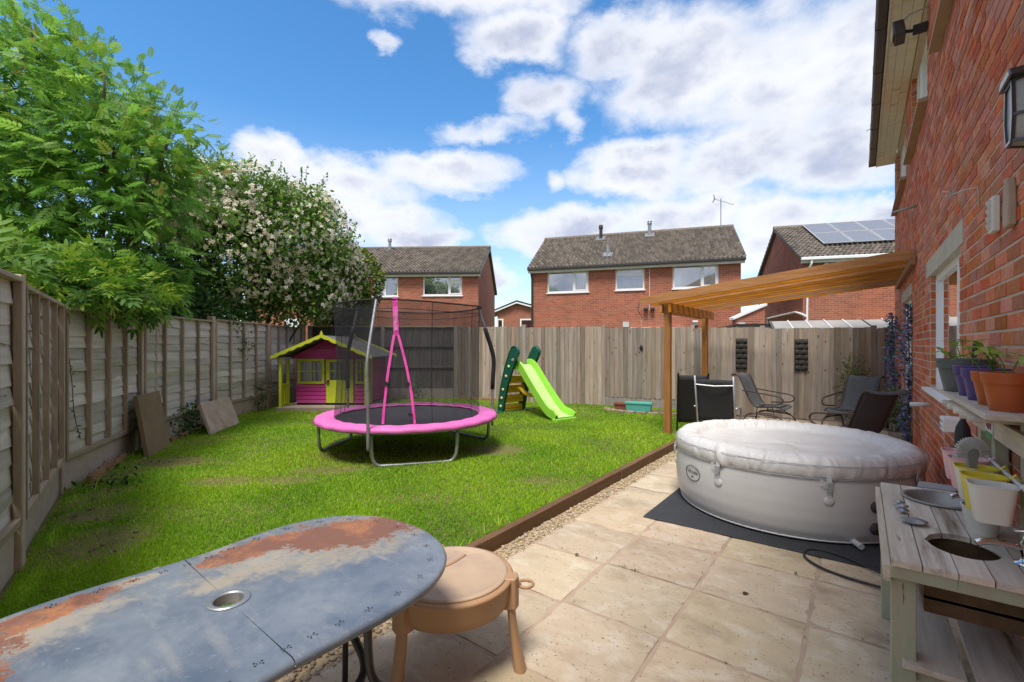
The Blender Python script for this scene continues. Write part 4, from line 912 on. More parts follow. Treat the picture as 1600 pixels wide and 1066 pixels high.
# local x = down the slide, y = across
def rail_poly():
    c = [(-.12, 0), (-.06, .35), (.06, .72), (.26, 1.14), (.36, 1.28)]; w = .105; L_ = []; R_ = []
    cp = smooth_path([(a, 0, b) for a, b in c], 2)
    for i, p in enumerate(cp):
        t = (cp[min(i+1, len(cp)-1)]-cp[max(i-1, 0)]).normalized(); nn = Vector((t.z, 0, -t.x)); wi = w*(.75+.45*min(1, p.z/1.0)); L_.append(p-nn*wi); R_.append(p+nn*wi)
    tip = cp[-1]; t = (cp[-1]-cp[-2]).normalized(); nn = Vector((t.z, 0, -t.x)); wi = w*1.2
    cap = [tip+nn*wi*math.cos(a)+t*wi*math.sin(a) for a in [math.pi*k/10 for k in range(1, 10)]]
    return [(p.x, p.z) for p in R_]+[(p.x, p.z) for p in cap]+[(p.x, p.z) for p in reversed(L_)], cp
rp, rcl = rail_poly()
for s_ in (-1, 1):
    y = s_*.27; o = MB().prism(rp, lambda a, b, t: (a, t, b), y-.03, y+.03).build('side_rail', 'slide_green', sg_, bevel=.016, fix=True, seg=3)
    # the moulded raised lip round each side panel
    lip = [(a, b) for a, b in rp]; m = MB(); ce = Vector((sum(a for a, b in lip)/len(lip), 0, sum(b for a, b in lip)/len(lip)))
    m.tube([Vector((a, y+s_*.03, b)) for a, b in lip if b > .03], .012, 5, False); m.build('moulded_edge', 'slide_green', o, smooth=True)
    for zt in (.10, .31, .52, .73, .94):
        p = min(rcl, key=lambda q: abs(q.z-zt))
        mm = MB().lathe([(0, .016), (.03, .014), (.034, .0)], 14); b = mm.build('peg', 'cream' if zt < .9 else 'slide_bed', o, smooth=True, loc=(p.x, y+s_*.031, p.z)); b.rotation_euler = (math.radians(90 if s_ < 0 else -90), 0, 0)
for zt in (.10, .31, .52, .73):
    p = min(rcl, key=lambda q: abs(q.z-zt)); MB().box(p.x-.10, p.x+.07, -.24, .24, zt-.02, zt+.055).build('step', 'slide_yellow', sg_, bevel=.015); MB().box(p.x+.03, p.x+.06, -.24, .24, zt-.10, zt-.02).build('step_riser', 'slide_yellow', sg_, bevel=.01)
MB().box(-.20, .0, -.62, .62, -.01, .035).build('base', 'slide_green', sg_, bevel=.012)
bed = smooth_path([(.20, 0, 1.00), (.32, 0, 1.02), (.45, 0, .93), (.66, 0, .70), (1.02, 0, .34), (1.26, 0, .13), (1.42, 0, .09), (1.56, 0, .07)], 2)
def chan(u, v):
    i = min(int(u*(len(bed)-1)), len(bed)-2); f = u*(len(bed)-1)-i; p = bed[i]*(1-f)+bed[i+1]*f; t = (bed[i+1]-bed[i]).normalized(); nn = Vector((-t.z, 0, t.x))
    wd = .19+.05*max(0, u-.8)*5; sections = [(-1.12, -.05), (-1.14, .11), (-1.0, .125), (-.94, .10), (-.88, .0), (.88, .0), (.94, .10), (1.0, .125), (1.14, .11), (1.12, -.05)]
    j = min(int(v*9+1e-6), 9); a, h = sections[j]; hh = h*(1-.55*max(0, u-.85)/.15); return tuple(p+nn*hh+Vector((0, a*wd, 0)))
MB().grid(chan, 60, 9).build('chute', 'slide_lime', sg_, solid=.012, bevel=.004)
def bedf(u, v):
    i = min(int((.03+.95*u)*(len(bed)-1)), len(bed)-2); f = (.03+.95*u)*(len(bed)-1)-i; p = bed[i]*(1-f)+bed[i+1]*f; t = (bed[i+1]-bed[i]).normalized(); nn = Vector((-t.z, 0, t.x)); return tuple(p+nn*.011+Vector((0, (v-.5)*.31, 0)))
MB().grid(bedf, 60, 4).build('sliding_surface', 'slide_bed', sg_, smooth=True)
MB().box(1.46, 1.585, -.27, .27, -.01, .06).build('chute_foot', 'slide_lime', sg_, bevel=.02)
MB().box(.18, .36, -.24, .24, .93, .99).build('platform', 'slide_lime', sg_, bevel=.01)
MB().tube(smooth_path([(.02, .0, .50), (.25, -.02, .53), (.36, .0, .40), (.82, .02, .40)], 2), .055, 8, flat=.7).build('brace', 'slide_yellow', sg_, smooth=True)
lo = MB(); lo.prism([(.042*math.cos(a), .026*math.sin(a)) for a in [k*math.pi/10 for k in range(20)]], lambda a, b, t: (.315+a*.9-b*.0, -.27-.031-t, 1.13+b+a*.1), 0, .003); lo.build('badge', 'pale_plastic', sg_, fix=True)
redm = mat('badge_red', (.5, .03, .03), bump=0); MT['badge_red'] = redm
m = MB(); add_text(m, 'little', .028, lambda a, b, c: (.315+a, -.305-c, 1.138+b)); add_text(m, 'tikes', .026, lambda a, b, c: (.315+a, -.305-c, 1.118+b)); m.build('badge_lettering', 'badge_red', sg_)

# ------------------------------------------------------------------ hot tub on its mat
TX, TY = -.556, 5.06
tag(MB().box(-1.52, .45, 3.93, 6.05, .002, .012).build('rubber_mat', 'rubber_mat', None, bevel=.003), 'dark grey ribbed rubber mat under the inflatable hot tub', 'mat')
rb = MB()
for k in range(64): y = 3.95+k*.033; rb.box(-1.515, .445, y, y+.012, .012, .0145)
rb.build('rib', 'rubber_mat', bpy.data.objects['rubber_mat'])
tub = thing('hot_tub', 'round pale grey inflatable hot tub with wrinkled cover strapped on top', 'hot tub', (TX, TY, .015))
H = .65; R0 = .98
def body(u, v):
    a = u*2*math.pi; prof = [(.90, .0), (.935, .02), (.96, .08), (.978, .17), (.985, .28), (.982, .38), (.972, .47), (.965, .52)]
    i = min(int(v*7), 6); f = v*7-i; r = prof[i][0]*(1-f)+prof[i+1][0]*f; z = prof[i][1]*(1-f)+prof[i+1][1]*f
    wr = .004*math.sin(a*90)*max(0, 1-z/.08)
    return ((r+wr)*math.cos(a), (r+wr)*math.sin(a), z)
MB().grid(body, 220, 28, wrap=True).build('tub_wall', 'spa', tub, smooth=True)
rw = random.Random(4); wr = [(rw.uniform(0, 6.283), rw.choice((rw.uniform(.008, .02), rw.uniform(.02, .035))), rw.uniform(-.008, .006), rw.uniform(-.5, .5), rw.uniform(.1, .8), rw.uniform(.12, .45)) for _ in range(430)]
_act = {}
straps = [math.radians(d) for d in (-68, -114, -161, 153, 107, 61, 20, -24)]
prof = [(.968, .49), (.982, .50), (.990, .54), (.985, .585), (.955, .628), (.91, .650), (.86, .652), (.81, .638), (.775, .605), (.755, .58), (.70, .572), (.55, .566), (.35, .562), (.15, .56), (0.0, .56)]
pp_ = smooth_path([(a, 0, b) for a, b in prof], 2)
def cover(u, v):
    a = u*2*math.pi; k = v*(len(pp_)-1); i = min(int(k), len(pp_)-2); f = k-i; p = pp_[i]*(1-f)+pp_[i+1]*f; r, z = p.x, p.z; d = 0; s = v
    if v < .72:
        if u not in _act: _act.clear(); _act[u] = [q for q in wr if abs((a-q[0]+math.pi) % (2*math.pi)-math.pi) < .42+q[1]*3]
        for wa, wid, amp, sl_, c, ex in _act[u]:
            da = (a-wa-sl_*(s-c)+math.pi) % (2*math.pi)-math.pi
            if abs(da) < wid*3: d += amp*math.exp(-(da/wid)**2)*math.exp(-((s-c)/ex)**2)*min(1, (.72-v)*6)
        for sa in straps:
            da = (a-sa+math.pi) % (2*math.pi)-math.pi
            if abs(da) < .5 and v < .3: d += .010*math.sin(da*42)*math.exp(-abs(da)*5)*(1-v/.3)
    else: z += .006*math.sin(a*3+r*5)+.005*math.sin(r*9*math.cos(a)+2)+.004*math.sin(r*math.sin(a)*14)
    nx, nz = (r-.87), (z-.57); l = math.hypot(nx, nz)+1e-6
    if v < .72: r += d*nx/l*1.0; z += d*nz/l
    if v < .02: z += .006*math.sin(a*7)
    return (r*math.cos(a), r*math.sin(a), z)
MB().grid(cover, 720, 60, wrap=True).build('cover', 'spa_cover', tub, smooth=True)
MB().tube([(.979*math.cos(a), .979*math.sin(a), .492) for a in [k*math.pi/90 for k in range(180)]], .0045, 5, True).build('cover_seam', 'grey_plastic', tub)
MB().tube([(.988*math.cos(a), .988*math.sin(a), .592) for a in [k*math.pi/90 for k in range(180)]], .0022, 5, True).build('piping', 'grey_plastic', tub)
MB().tube([(.935*math.cos(a), .935*math.sin(a), .02) for a in [k*math.pi/90 for k in range(180)]], .008, 5, True).build('base_seam', 'spa', tub)
for sa in straps:
    Mz = Matrix.Rotation(sa+math.pi/2, 3, 'Z')
    def q(x, y, z): v = Mz @ Vector((x, y, 0)); return (v.x+.986*math.cos(sa), v.y+.986*math.sin(sa), z)
    def bx(m, x, y, z, sxx, syy, szz, rot=0): m.obox(q(x, y, z), (sxx, syy, szz), Mz @ Matrix.Rotation(rot, 3, 'Y'))
    m = MB(); bx(m, 0, -.004, .49, .034, .006, .06); o = m.build('strap', 'spa_cover', tub)
    m = MB(); bx(m, 0, -.014, .45, .042, .018, .055); bx(m, 0, -.016, .415, .030, .014, .022); m.build('buckle', 'grey_plastic', o, bevel=.004)
    m = MB(); bx(m, -.035, -.014, .475, .055, .003, .02, .5); m.build('strap_tail', 'pale_plastic', o); m = MB(); bx(m, 0, -.008, .38, .028, .004, .05); m.build('strap_tab', 'pale_plastic', o)
    m = MB(); m.lathe([(0, .006), (.022, .006), (.034, .001), (.036, -.004)], 20); wp_ = m.build('welded_patch', 'spa', o, smooth=True, loc=q(0, -.004, .335)); wp_.rotation_euler = (math.radians(90), 0, sa+math.pi/2)
la = math.radians(-132)
def on(a_, b_, c_=0, la=la): th_ = la+a_/.985; r_ = .9865+c_; return (r_*math.cos(th_), r_*math.sin(th_), .335+b_)
m = MB(); el = [(.105*math.cos(t), .066*math.sin(t)) for t in [k*math.pi/30 for k in range(60)]]; m.tube([on(a, b, .0005) for a, b in el], .0028, 4, True)
add_text(m, 'LAY-Z-SPA', .036, lambda a, b, c: on(a*.92, b+.008, c)); m.add([on(-.02, -.028, .001), on(.02, -.028, .001), on(.02, -.036, .001), on(-.02, -.036, .001)], [(0, 1, 2, 3)])
m.build('logo', 'ink', tub)
for aa, zz in ((-49, .30), (-49, .14)):
    a = math.radians(aa); m = MB(); m.lathe([(0, .03), (.028, .03), (.04, .02), (.045, 0)], 16); o = m.build('pump_port', 'gutter', tub, smooth='auto', loc=(.98*math.cos(a), .98*math.sin(a), zz)); o.rotation_euler = (math.radians(90), 0, a+math.pi/2)
a = math.radians(-57); m = MB(); m.tube([(.90*math.cos(a), .90*math.sin(a), .035), (1.03*math.cos(a), 1.03*math.sin(a), .03)], .022, 10); m.build('drain_valve', 'pale_plastic', tub)
# cable loop in front of the tub
tag(MB().tube(smooth_path([(.15, 3.62, .02), (-.05, 3.66, .012), (-.22, 3.72, .012), (-.335, 3.86, .012), (-.31, 4.02, .02), (-.15, 4.03, .022), (.1, 3.86, .022), (.25, 3.72, .02)], 3), .008, 6).build('power_cable', 'ink', smooth=True), 'thin black cable looped on the paving beside the rubber mat', 'cable')

# ------------------------------------------------------------------ garden chairs
def sling_chair(name, label, X, Z, dirX, dirZ, recl=0, group='dark sling garden chairs round the patio'):
    w = G(dirX, dirZ); t = thing(name, label, 'chair', (*G(X, Z), 0), math.atan2(w[1], w[0]), group)
    # local x = the way the sitter faces
    pr = smooth_path([(.27, 0, .36), (.22, 0, .405), (.05, 0, .385), (-.16, 0, .36), (-.25, 0, .42), (-.36, 0, .66), (-.45, 0, .88), (-.50, 0, .955), (-.57, 0, .96), (-.62, 0, .93)], 2)
    def sf(u, v):
        k = u*(len(pr)-1); i = min(int(k), len(pr)-2); f = k-i; p = pr[i]*(1-f)+pr[i+1]*f; sag = .025*(1-(2*v-1)**2); n_ = Vector((-.6, 0, -.6)) if u > .35 else Vector((0, 0, -1)); return tuple(p+n_*sag+Vector((0, (v-.5)*.49, 0)))
    MB().grid(sf, 40, 8).build('sling_seat', 'sling', t, smooth=True, solid=.006)
    for s_ in (-1, 1):
        y = s_*.255; MB().tube([p+Vector((0, y, 0)) for p in pr], .013, 6).build('seat_rail', 'bronze', t, smooth=True)
        arm = smooth_path([(-.40, y*1.12, .66), (-.30, y*1.12, .655), (.12, y*1.12, .60), (.24, y*1.12, .59), (.31, y*1.12, .53), (.27, y*1.12, .46), (.16, y*1.12, .44), (-.10, y*1.12, .42)], 2)
        MB().tube(arm, .013, 6).build('armrest', 'bronze', t, smooth=True)
        base_ = smooth_path([(-.38, y*1.1, .02), (-.36, y*1.1, .16), (-.28, y*1.1, .25), (-.10, y*1.1, .24), (.18, y*1.1, .24), (.30, y*1.1, .18), (.34, y*1.1, .02)], 2)
        MB().tube(base_, .014, 6).build('leg', 'bronze', t, smooth=True)
        MB().tube([(-.34, y*1.1, .20), (-.12, y*1.1, .27), (.14, y*1.1, .27), (.26, y*1.1, .20)], .010, 5).build('glider_rail', 'bronze', t, smooth=True)
        MB().tube([(-.16, y*1.05, .26), (-.13, y*1.05, .37)], .011, 5).build('hanger', 'bronze', t); MB().tube([(.14, y*1.05, .26), (.12, y*1.05, .38)], .011, 5).build('hanger', 'bronze', t)
    for x, z in ((-.34, .06), (.32, .06), (-.16, .365), (.20, .39)): MB().tube([(x, -.27, z), (x, .27, z)], .011, 5).build('cross_bar', 'bronze', t)
    return t
sling_chair('glider_chair', 'grey sling glider chair facing right in front of the fence below the pocket planters', 4.80, 8.6, .66, -.75)
sling_chair('glider_chair', 'grey sling glider chair at the back right against the fence, facing left', 5.85, 8.05, -.88, -.47)
sling_chair('glider_chair', 'dark brown backed glider chair seen from behind close to the hot tub', 4.40, 6.1, -.15, .99)
w = G(.55, .83); fc = thing('folding_chair', 'black folding garden chair with silver tube frame beside the pergola post', 'chair', (*G(2.86, 6.45), 0), math.atan2(w[1], w[0]), 'dark sling garden chairs round the patio')
MB().grid(lambda u, v: (-.12-.16*u+.03*(1-(2*v-1)**2), (v-.5)*.45, .46+.58*u), 10, 8).build('backrest', 'sling_dark', fc, smooth=True, solid=.005)
MB().grid(lambda u, v: (.34-.45*u, (v-.5)*.45, .44-.01*(1-(2*v-1)**2)), 10, 8).build('seat', 'sling_dark', fc, smooth=True, solid=.005)
for s_ in (-1, 1):
    y = s_*.24; MB().tube([(.36, y, .02), (.05, y, .36), (-.12, y, .46), (-.30, y, 1.09)], .013, 6).build('side_frame', 'silver', fc, smooth=True)
    MB().tube([(-.30, y*.9, .02), (.0, y*.9, .36), (.34, y*.9, .45)], .012, 6).build('leg', 'silver', fc, smooth=True)
    MB().tube(smooth_path([(-.20, y*1.1, .66), (.15, y*1.1, .64), (.22, y*1.1, .62), (.2, y*1.1, .45)], 1), .014, 6).build('armrest', 'silver', fc, smooth=True)
MB().tube([(-.27, -.24, .97), (-.275, 0, .955), (-.27, .24, .97)], .010, 6).build('cross_bar', 'silver', fc); MB().tube([(-.30, -.22, .06), (-.30, .22, .06)], .010, 6).build('cross_bar', 'silver', fc)
# a second folded chair leaning behind the post
w = G(.3, .95); fd2 = thing('folded_chair', 'black folded garden chair leaning against the far pergola post', 'chair', (*G(2.86, 7.35), 0), math.atan2(w[1], w[0]), 'dark sling garden chairs round the patio')
MB().grid(lambda u, v: (.22-.36*u, (v-.5)*.42, .25+.78*u), 10, 6).build('backrest', 'sling_dark', fd2, smooth=True, solid=.03)
for s_ in (-1, 1): MB().tube([(.32, s_*.22, .02), (-.15, s_*.22, 1.06), (-.20, s_*.22, 1.07)], .014, 6).build('side_frame', 'black_metal', fd2, smooth=True)
# side table, planted box
st_ = thing('side_table', 'small grey slatted side table by the house behind the glider chair', 'table', (*G(6.05, 7.6), 0), TH)
for k in range(4): MB().box(-.28, .28, -.24+k*.122, -.24+k*.122+.112, .41, .435).build('slat', 'grey_plastic', st_)
for a in (-.25, .25):
    for b in (-.2, .2): MB().box(a-.02, a+.02, b-.02, b+.02, 0, .41).build('leg', 'gutter', st_)

# ------------------------------------------------------------------ oval metal table in the foreground
tabm = bpy.data.materials.new('rusty_tabletop'); tabm.use_nodes = True
def rusty():
    nt = tabm.node_tree; N = nt.nodes; L = nt.links; Pn = N['Principled BSDF']; tcn = N.new('ShaderNodeTexCoord')
    def nz(s, d=8, r=.65, st=(1, 1, 1)):
        mp = N.new('ShaderNodeMapping'); mp.inputs['Scale'].default_value = st; L.new(tcn.outputs['Object'], mp.inputs[0]); n = N.new('ShaderNodeTexNoise'); n.inputs['Scale'].default_value = s; n.inputs['Detail'].default_value = d; n.inputs['Roughness'].default_value = r; L.new(mp.outputs[0], n.inputs['Vector']); return n.outputs['Fac']
    def mth(op, a, b):
        n = N.new('ShaderNodeMath'); n.operation = op
        for i, v in enumerate((a, b)):
            if isinstance(v, (int, float)): n.inputs[i].default_value = v
            else: L.new(v, n.inputs[i])
        return n.outputs[0]
    def rg(v, a, b, sm=False):
        n = N.new('ShaderNodeMapRange'); n.inputs['From Min'].default_value = a; n.inputs['From Max'].default_value = b; L.new(v, n.inputs[0]); 
        if sm: n.interpolation_type = 'SMOOTHSTEP'
        return n.outputs[0]
    def mix(f, a, b):
        n = N.new('ShaderNodeMix'); n.data_type = 'RGBA'; L.new(f, n.inputs['Factor'])
        for k, v in (('A', a), ('B', b)):
            if isinstance(v, tuple): n.inputs[k].default_value = (*v, 1)
            else: L.new(v, n.inputs[k])
        return n.outputs['Result']
    sp = N.new('ShaderNodeSeparateXYZ'); L.new(tcn.outputs['Object'], sp.inputs[0])
    def spot(cx, cy, rx, ry, rot=0):
        c, s = math.cos(rot), math.sin(rot)
        dx = mth('SUBTRACT', sp.outputs[0], cx); dy = mth('SUBTRACT', sp.outputs[1], cy)
        u = mth('DIVIDE', mth('ADD', mth('MULTIPLY', dx, c), mth('MULTIPLY', dy, s)), rx); v = mth('DIVIDE', mth('ADD', mth('MULTIPLY', dx, -s), mth('MULTIPLY', dy, c)), ry)
        return mth('SUBTRACT', 1, mth('ADD', mth('MULTIPLY', u, u), mth('MULTIPLY', v, v)))
    big = nz(4.5); fine = nz(22); finer = nz(70, 5)
    base = mix(rg(big, .35, .68), (.085, .11, .155), (.19, .215, .25))
    base = mix(rg(nz(9, 8, .7, (1.4, .5, 1)), .55, .8), base, (.27, .28, .28)); base = mix(rg(finer, .62, .75), base, (.26, .28, .31))
    nn = mth('ADD', mth('MULTIPLY', mth('SUBTRACT', nz(5, 10, .72), .5), 3.4), mth('MULTIPLY', mth('SUBTRACT', nz(34, 9, .75), .5), 3.2))
    r1 = mth('ADD', mth('MAXIMUM', mth('MAXIMUM', spot(.50, .17, .30, .17, -.6), spot(.26, .31, .24, .09, .0)), mth('MAXIMUM', spot(-.36, .34, .24, .065, .15), spot(-.62, .16, .22, .20, .3))), nn)
    r2 = mth('ADD', mth('MAXIMUM', mth('MAXIMUM', spot(.42, .15, .42, .24, -.3), spot(.05, .14, .10, .06)), mth('MAXIMUM', spot(-.50, .24, .32, .15, .2), spot(-.15, .37, .10, .04))), nn)
    base = mix(mth('MULTIPLY', rg(r2, -.6, 1.0, True), .68), base, (.34, .285, .195))
    rust = mix(rg(nz(6, 6), .48, .66), (.17, .062, .038), (.36, .14, .048)); rust = mix(rg(finer, .55, .62), rust, (.15, .08, .05))
    base = mix(mth('MULTIPLY', rg(r1, .05, .32, True), .93), base, rust)
    base = mix(mth('MULTIPLY', rg(nz(26, 8, .75), .60, .66), rg(r2, -.4, .6)), base, (.10, .105, .115))
    # run marks and an old white ring
    base = mix(mth('MULTIPLY', rg(mth('ADD', mth('MAXIMUM', spot(-.10, -.20, .20, .020, 1.45), spot(-.2, -.16, .15, .014, 1.5)), mth('MULTIPLY', nn, .9)), -.1, 1.2), .28), base, (.36, .34, .31))
    L.new(base, Pn.inputs['Base Color']); L.new(rg(r1, 0, .5), Pn.inputs['Roughness'])
    ro = mth('ADD', mth('MULTIPLY', rg(r2, -.1, .5), .35), .36); L.new(ro, Pn.inputs['Roughness'])
    B = N.new('ShaderNodeBump'); B.inputs['Strength'].default_value = .25; B.inputs['Distance'].default_value = .002; L.new(fine, B.inputs['Height']); L.new(B.outputs[0], Pn.inputs['Normal']); Pn.inputs['Specular IOR Level'].default_value = .5
rusty(); MT['table_metal'] = tabm
TBL = (-.868, 1.421); TA = math.atan2(.80, .60)
w = G(math.cos(TA), math.sin(TA)); tba = math.atan2(w[1], w[0])
tbl = thing('patio_table', 'oval blue grey metal table with rust stains and a parasol hole in the foreground', 'table', (*G(*TBL), 0), tba)
# outline: radius by direction, the same on both halves
pts_px = [(0,960),(60,940),(140,918),(285,873),(400,835),(470,814),(558,804),(630,815),(680,835),(696,860),(680,895),(636,930),(575,970),(463,1031),(410,1060)]
_p = np.array([((x-800)/(y-540)*.78-TBL[0], 725*.78/(y-540)-TBL[1]) for x, y in pts_px])
_th = np.arctan2(_p[:, 1], _p[:, 0])-TA; _r = np.hypot(_p[:, 0], _p[:, 1])
_A = np.concatenate([[np.ones(len(_th))], [f(2*k*_th) for k in (1, 2, 3) for f in (np.cos, np.sin)]]).T
_c = np.linalg.solve(_A.T@_A+np.eye(7)*.02, _A.T@_r)
def trad(t): return _c[0]+sum(_c[1+2*i]*math.cos(2*(i+1)*t)+_c[2+2*i]*math.sin(2*(i+1)*t) for i in range(3))
NT = 160
def ring_pts(off, z, a0=0, a1=2*math.pi, n=NT): return [((trad(t)+off)*math.cos(t), (trad(t)+off)*math.sin(t), z) for t in [a0+(a1-a0)*k/n for k in range(n+1)]]
seam = math.radians(-90+ (math.degrees(math.atan2(-.558, .677))-math.degrees(TA)+90))   # direction of the join across the middle
for hlf in (0, 1):
    a0 = seam+math.pi*hlf+.0035; a1 = a0+math.pi-.007; m = MB(); n = 90
    rings = [(-1, .72), (-.075, .7205), (-.03, .722), (-.012, .7215), (-.002, .7175), (.002, .710), (0, .70), (-.006, .692), (-.02, .690)]
    vs = []
    for k in range(n+1):
        t = a0+(a1-a0)*k/n; R_ = trad(t)
        for off, z in rings:
            rr = R_+off if off > -1 else .046; vs.append((rr*math.cos(t), rr*math.sin(t), z))
    q = len(rings); fs = [(k*q+j, k*q+j+1, (k+1)*q+j+1, (k+1)*q+j) for k in range(n) for j in range(q-1)]
    m.add(vs, fs)
    # rim of the join and underside
    under = [(.046*math.cos(t), .046*math.sin(t), .700) for t in [a0+(a1-a0)*k/n for k in range(n+1)]] + [((trad(t)-.01)*math.cos(t), (trad(t)-.01)*math.sin(t), .700) for t in [a0+(a1-a0)*k/n for k in range(n+1)]]
    m.add(under, [(k, k+1, n+2+k, n+1+k) for k in range(n)])
    m.build('tabletop_half', 'table_metal', tbl, smooth=True, fix=True)
MB().lathe([(.052, .7165), (.060, .7225), (.056, .7255), (.046, .7255), (.041, .722), (.041, .69), (.046, .69)], 40, caps=False).build('parasol_hole_ring', 'galv', tbl, smooth='auto')
pf = MB(); n = 34
for k in range(n):
    t = 2*math.pi*(k+.35)/n; rr = trad(t)-.062; c = Vector((rr*math.cos(t), rr*math.sin(t), .7222)); u = Vector((-math.sin(t), math.cos(t), 0)); v = Vector((math.cos(t), math.sin(t), 0))
    for dx, dy in ((-.009, .006), (.009, .006), (-.009, -.006), (.009, -.006), (0, .0)):
        if dx == 0: continue
        cc = c+u*dx+v*dy; pf.add([tuple(cc+u*math.cos(b)*.0032+v*math.sin(b)*.0024) for b in [i*math.pi/4 for i in range(8)]], [tuple(range(8))])
    for dx in (-.0035, .0035):
        cc = c+u*dx; pf.add([tuple(cc+u*math.cos(b)*.0018+v*math.sin(b)*.0024+Vector((0, 0, 0))) for b in [i*math.pi/4 for i in range(8)]], [tuple(range(8))])
tag(pf.build('perforations', 'ink', tbl), kind='stuff')
def lg(X, Z, z): x, y = G(X, Z); x -= G(*TBL)[0]; y -= G(*TBL)[1]; c, s = math.cos(-tba), math.sin(-tba); return Vector((x*c-y*s, x*s+y*c, z))
for sgn in (1, -1):
    f = lambda X, Z, z, sgn=sgn: Vector((lg(X, Z, z).x*sgn, lg(X, Z, z).y*sgn, z))
    MB().tube(smooth_path([f(-.455, 1.46, .70), f(-.452, 1.46, .50), f(-.43, 1.45, .44), f(-.36, 1.44, .425), f(-.25, 1.46, .425), f(-.20, 1.47, .40), f(-.18, 1.48, .30), f(-.17, 1.50, .02)], 2), .0135, 8).build('leg', 'black_metal', tbl, smooth=True)
    MB().tube(smooth_path([f(-.62, 1.62, .60), f(-.53, 1.56, .52), f(-.462, 1.49, .46), f(-.50, 1.42, .42), f(-.70, 1.30, .33), f(-.92, 1.15, .20), f(-1.0, 1.1, .02)], 2), .0135, 8).build('brace', 'black_metal', tbl, smooth=True)
    MB().tube([f(-.72, 2.02, .68), f(-.72, 2.0, .02)], .0125, 8).build('leg', 'black_metal', tbl, smooth=True)
    MB().lathe([(0, 0), (.02, 0), (.02, .02), (.0135, .03)], 10, f(-.72, 2.0, 0)).build('foot', 'ink', tbl)

# ------------------------------------------------------------------ children's sand table
ca = thing('sand_table', 'round tan plastic sand and water table with lid beside the oval metal table', 'play table', (*G(-.29, 2.20), 0), TH)
MB().lathe([(0, .27), (.22, .275), (.27, .30), (.287, .34), (.292, .405), (.297, .415), (.292, .422), (.27, .425), (.26, .42)], 64).build('basin', 'tan', ca, smooth=True)
MB().lathe([(.272, .424), (.268, .433), (.25, .436), (.243, .431), (.20, .433), (.10, .435), (0, .4355)], 64).build('lid', 'tan_lid', ca, smooth=True)
MB().tube(smooth_path([(-.22, .02, .435), (-.12, -.02, .437), (-.02, .04, .437), (.05, .16, .436)], 2), .010, 6, flat=.35).build('lid_handle', 'tan', ca, smooth=True)
for ad in (-8, 232, 112):
    a = math.radians(ad); c, s = math.cos(a), math.sin(a)
    M_ = Matrix.Rotation(a, 3, 'Z')
    def rr(x, y, z): v = M_ @ Vector((x, y, z)); return tuple(v)
    lgm = MB(); lgm.grid(lambda u, v: rr(.295+(.018+.012*(1-u)**2)*math.cos(v*2*math.pi)+.035*(1-u)**1.5-.01*u, (.030+.008*(1-u)**2)*math.sin(v*2*math.pi), .0+.33*u), 16, 20)
    lgm.build('leg', 'tan', ca, smooth=True)
    hs_ = MB(); hs_.prism([(.25, -.042), (.315, -.038), (.325, 0), (.315, .038), (.25, .042)], lambda x, y, t: rr(x, y, t), .285, .432); hs_.build('leg_socket', 'tan', ca, bevel=.01, fix=True)
a = math.radians(-2); MB().tube([(.355+.036*math.cos(t), -.01+.036*math.sin(t), .375) for t in [k*math.pi/12 for k in range(24)]], .007, 6, True).build('cup_ring', 'tan', ca, smooth=True)
MB().obox((.32, -.01, .375), (.03, .014, .012)).build('ring_arm', 'tan', ca)
# ------------------------------------------------------------------ mud kitchen
mk = thing('mud_kitchen', 'weathered wooden mud kitchen bench with round basin and cut-out against the house wall', 'mud kitchen', (.09, 2.20, 0))
TZt = .725
tops = [(0, .082, 0), (.086, .175, 1), (.178, .262, 1), (.266, .352, 1), (.356, .438, 0)]
cutc, cutr = (.225, .28), .105      # opening, local
for a, b, h in tops:
    def edge(xx, c, r_):
        d = r_**2-(xx-c)**2; return math.sqrt(d) if d > 0 else 0
    nseg = 10; m = MB(); xs = [a+(b-a)*k/nseg for k in range(nseg+1)]
    for s0, s1 in ((0, 1), (1, 2), (2, 3)):
        vs = []
        for xx in xs:
            e1 = edge(xx, cutc[0], cutr)*1.25; e2 = edge(xx, .225, .128)*1.0; ys = [(-.03, cutc[1]-e1), (cutc[1]+e1, .94-e2), (.94+e2, 1.16)][s0]
            vs += [(xx, ys[0], TZt-.022), (xx, ys[0], TZt), (xx, ys[1], TZt), (xx, ys[1], TZt-.022)]
        m.add(vs, [(k*4+j_, k*4+(j_+1) % 4, (k+1)*4+(j_+1) % 4, (k+1)*4+j_) for k in range(nseg) for j_ in range(4)]+[(0, 1, 2, 3), (nseg*4+3, nseg*4+2, nseg*4+1, nseg*4)])
        if 0 < edge(a, cutc[0], cutr) and 0 < edge(b, cutc[0], cutr): m.build('plank', 'kitchen_wood', mk, fix=True); m = MB()
    if m.v: m.build('plank', 'kitchen_wood', mk, fix=True)
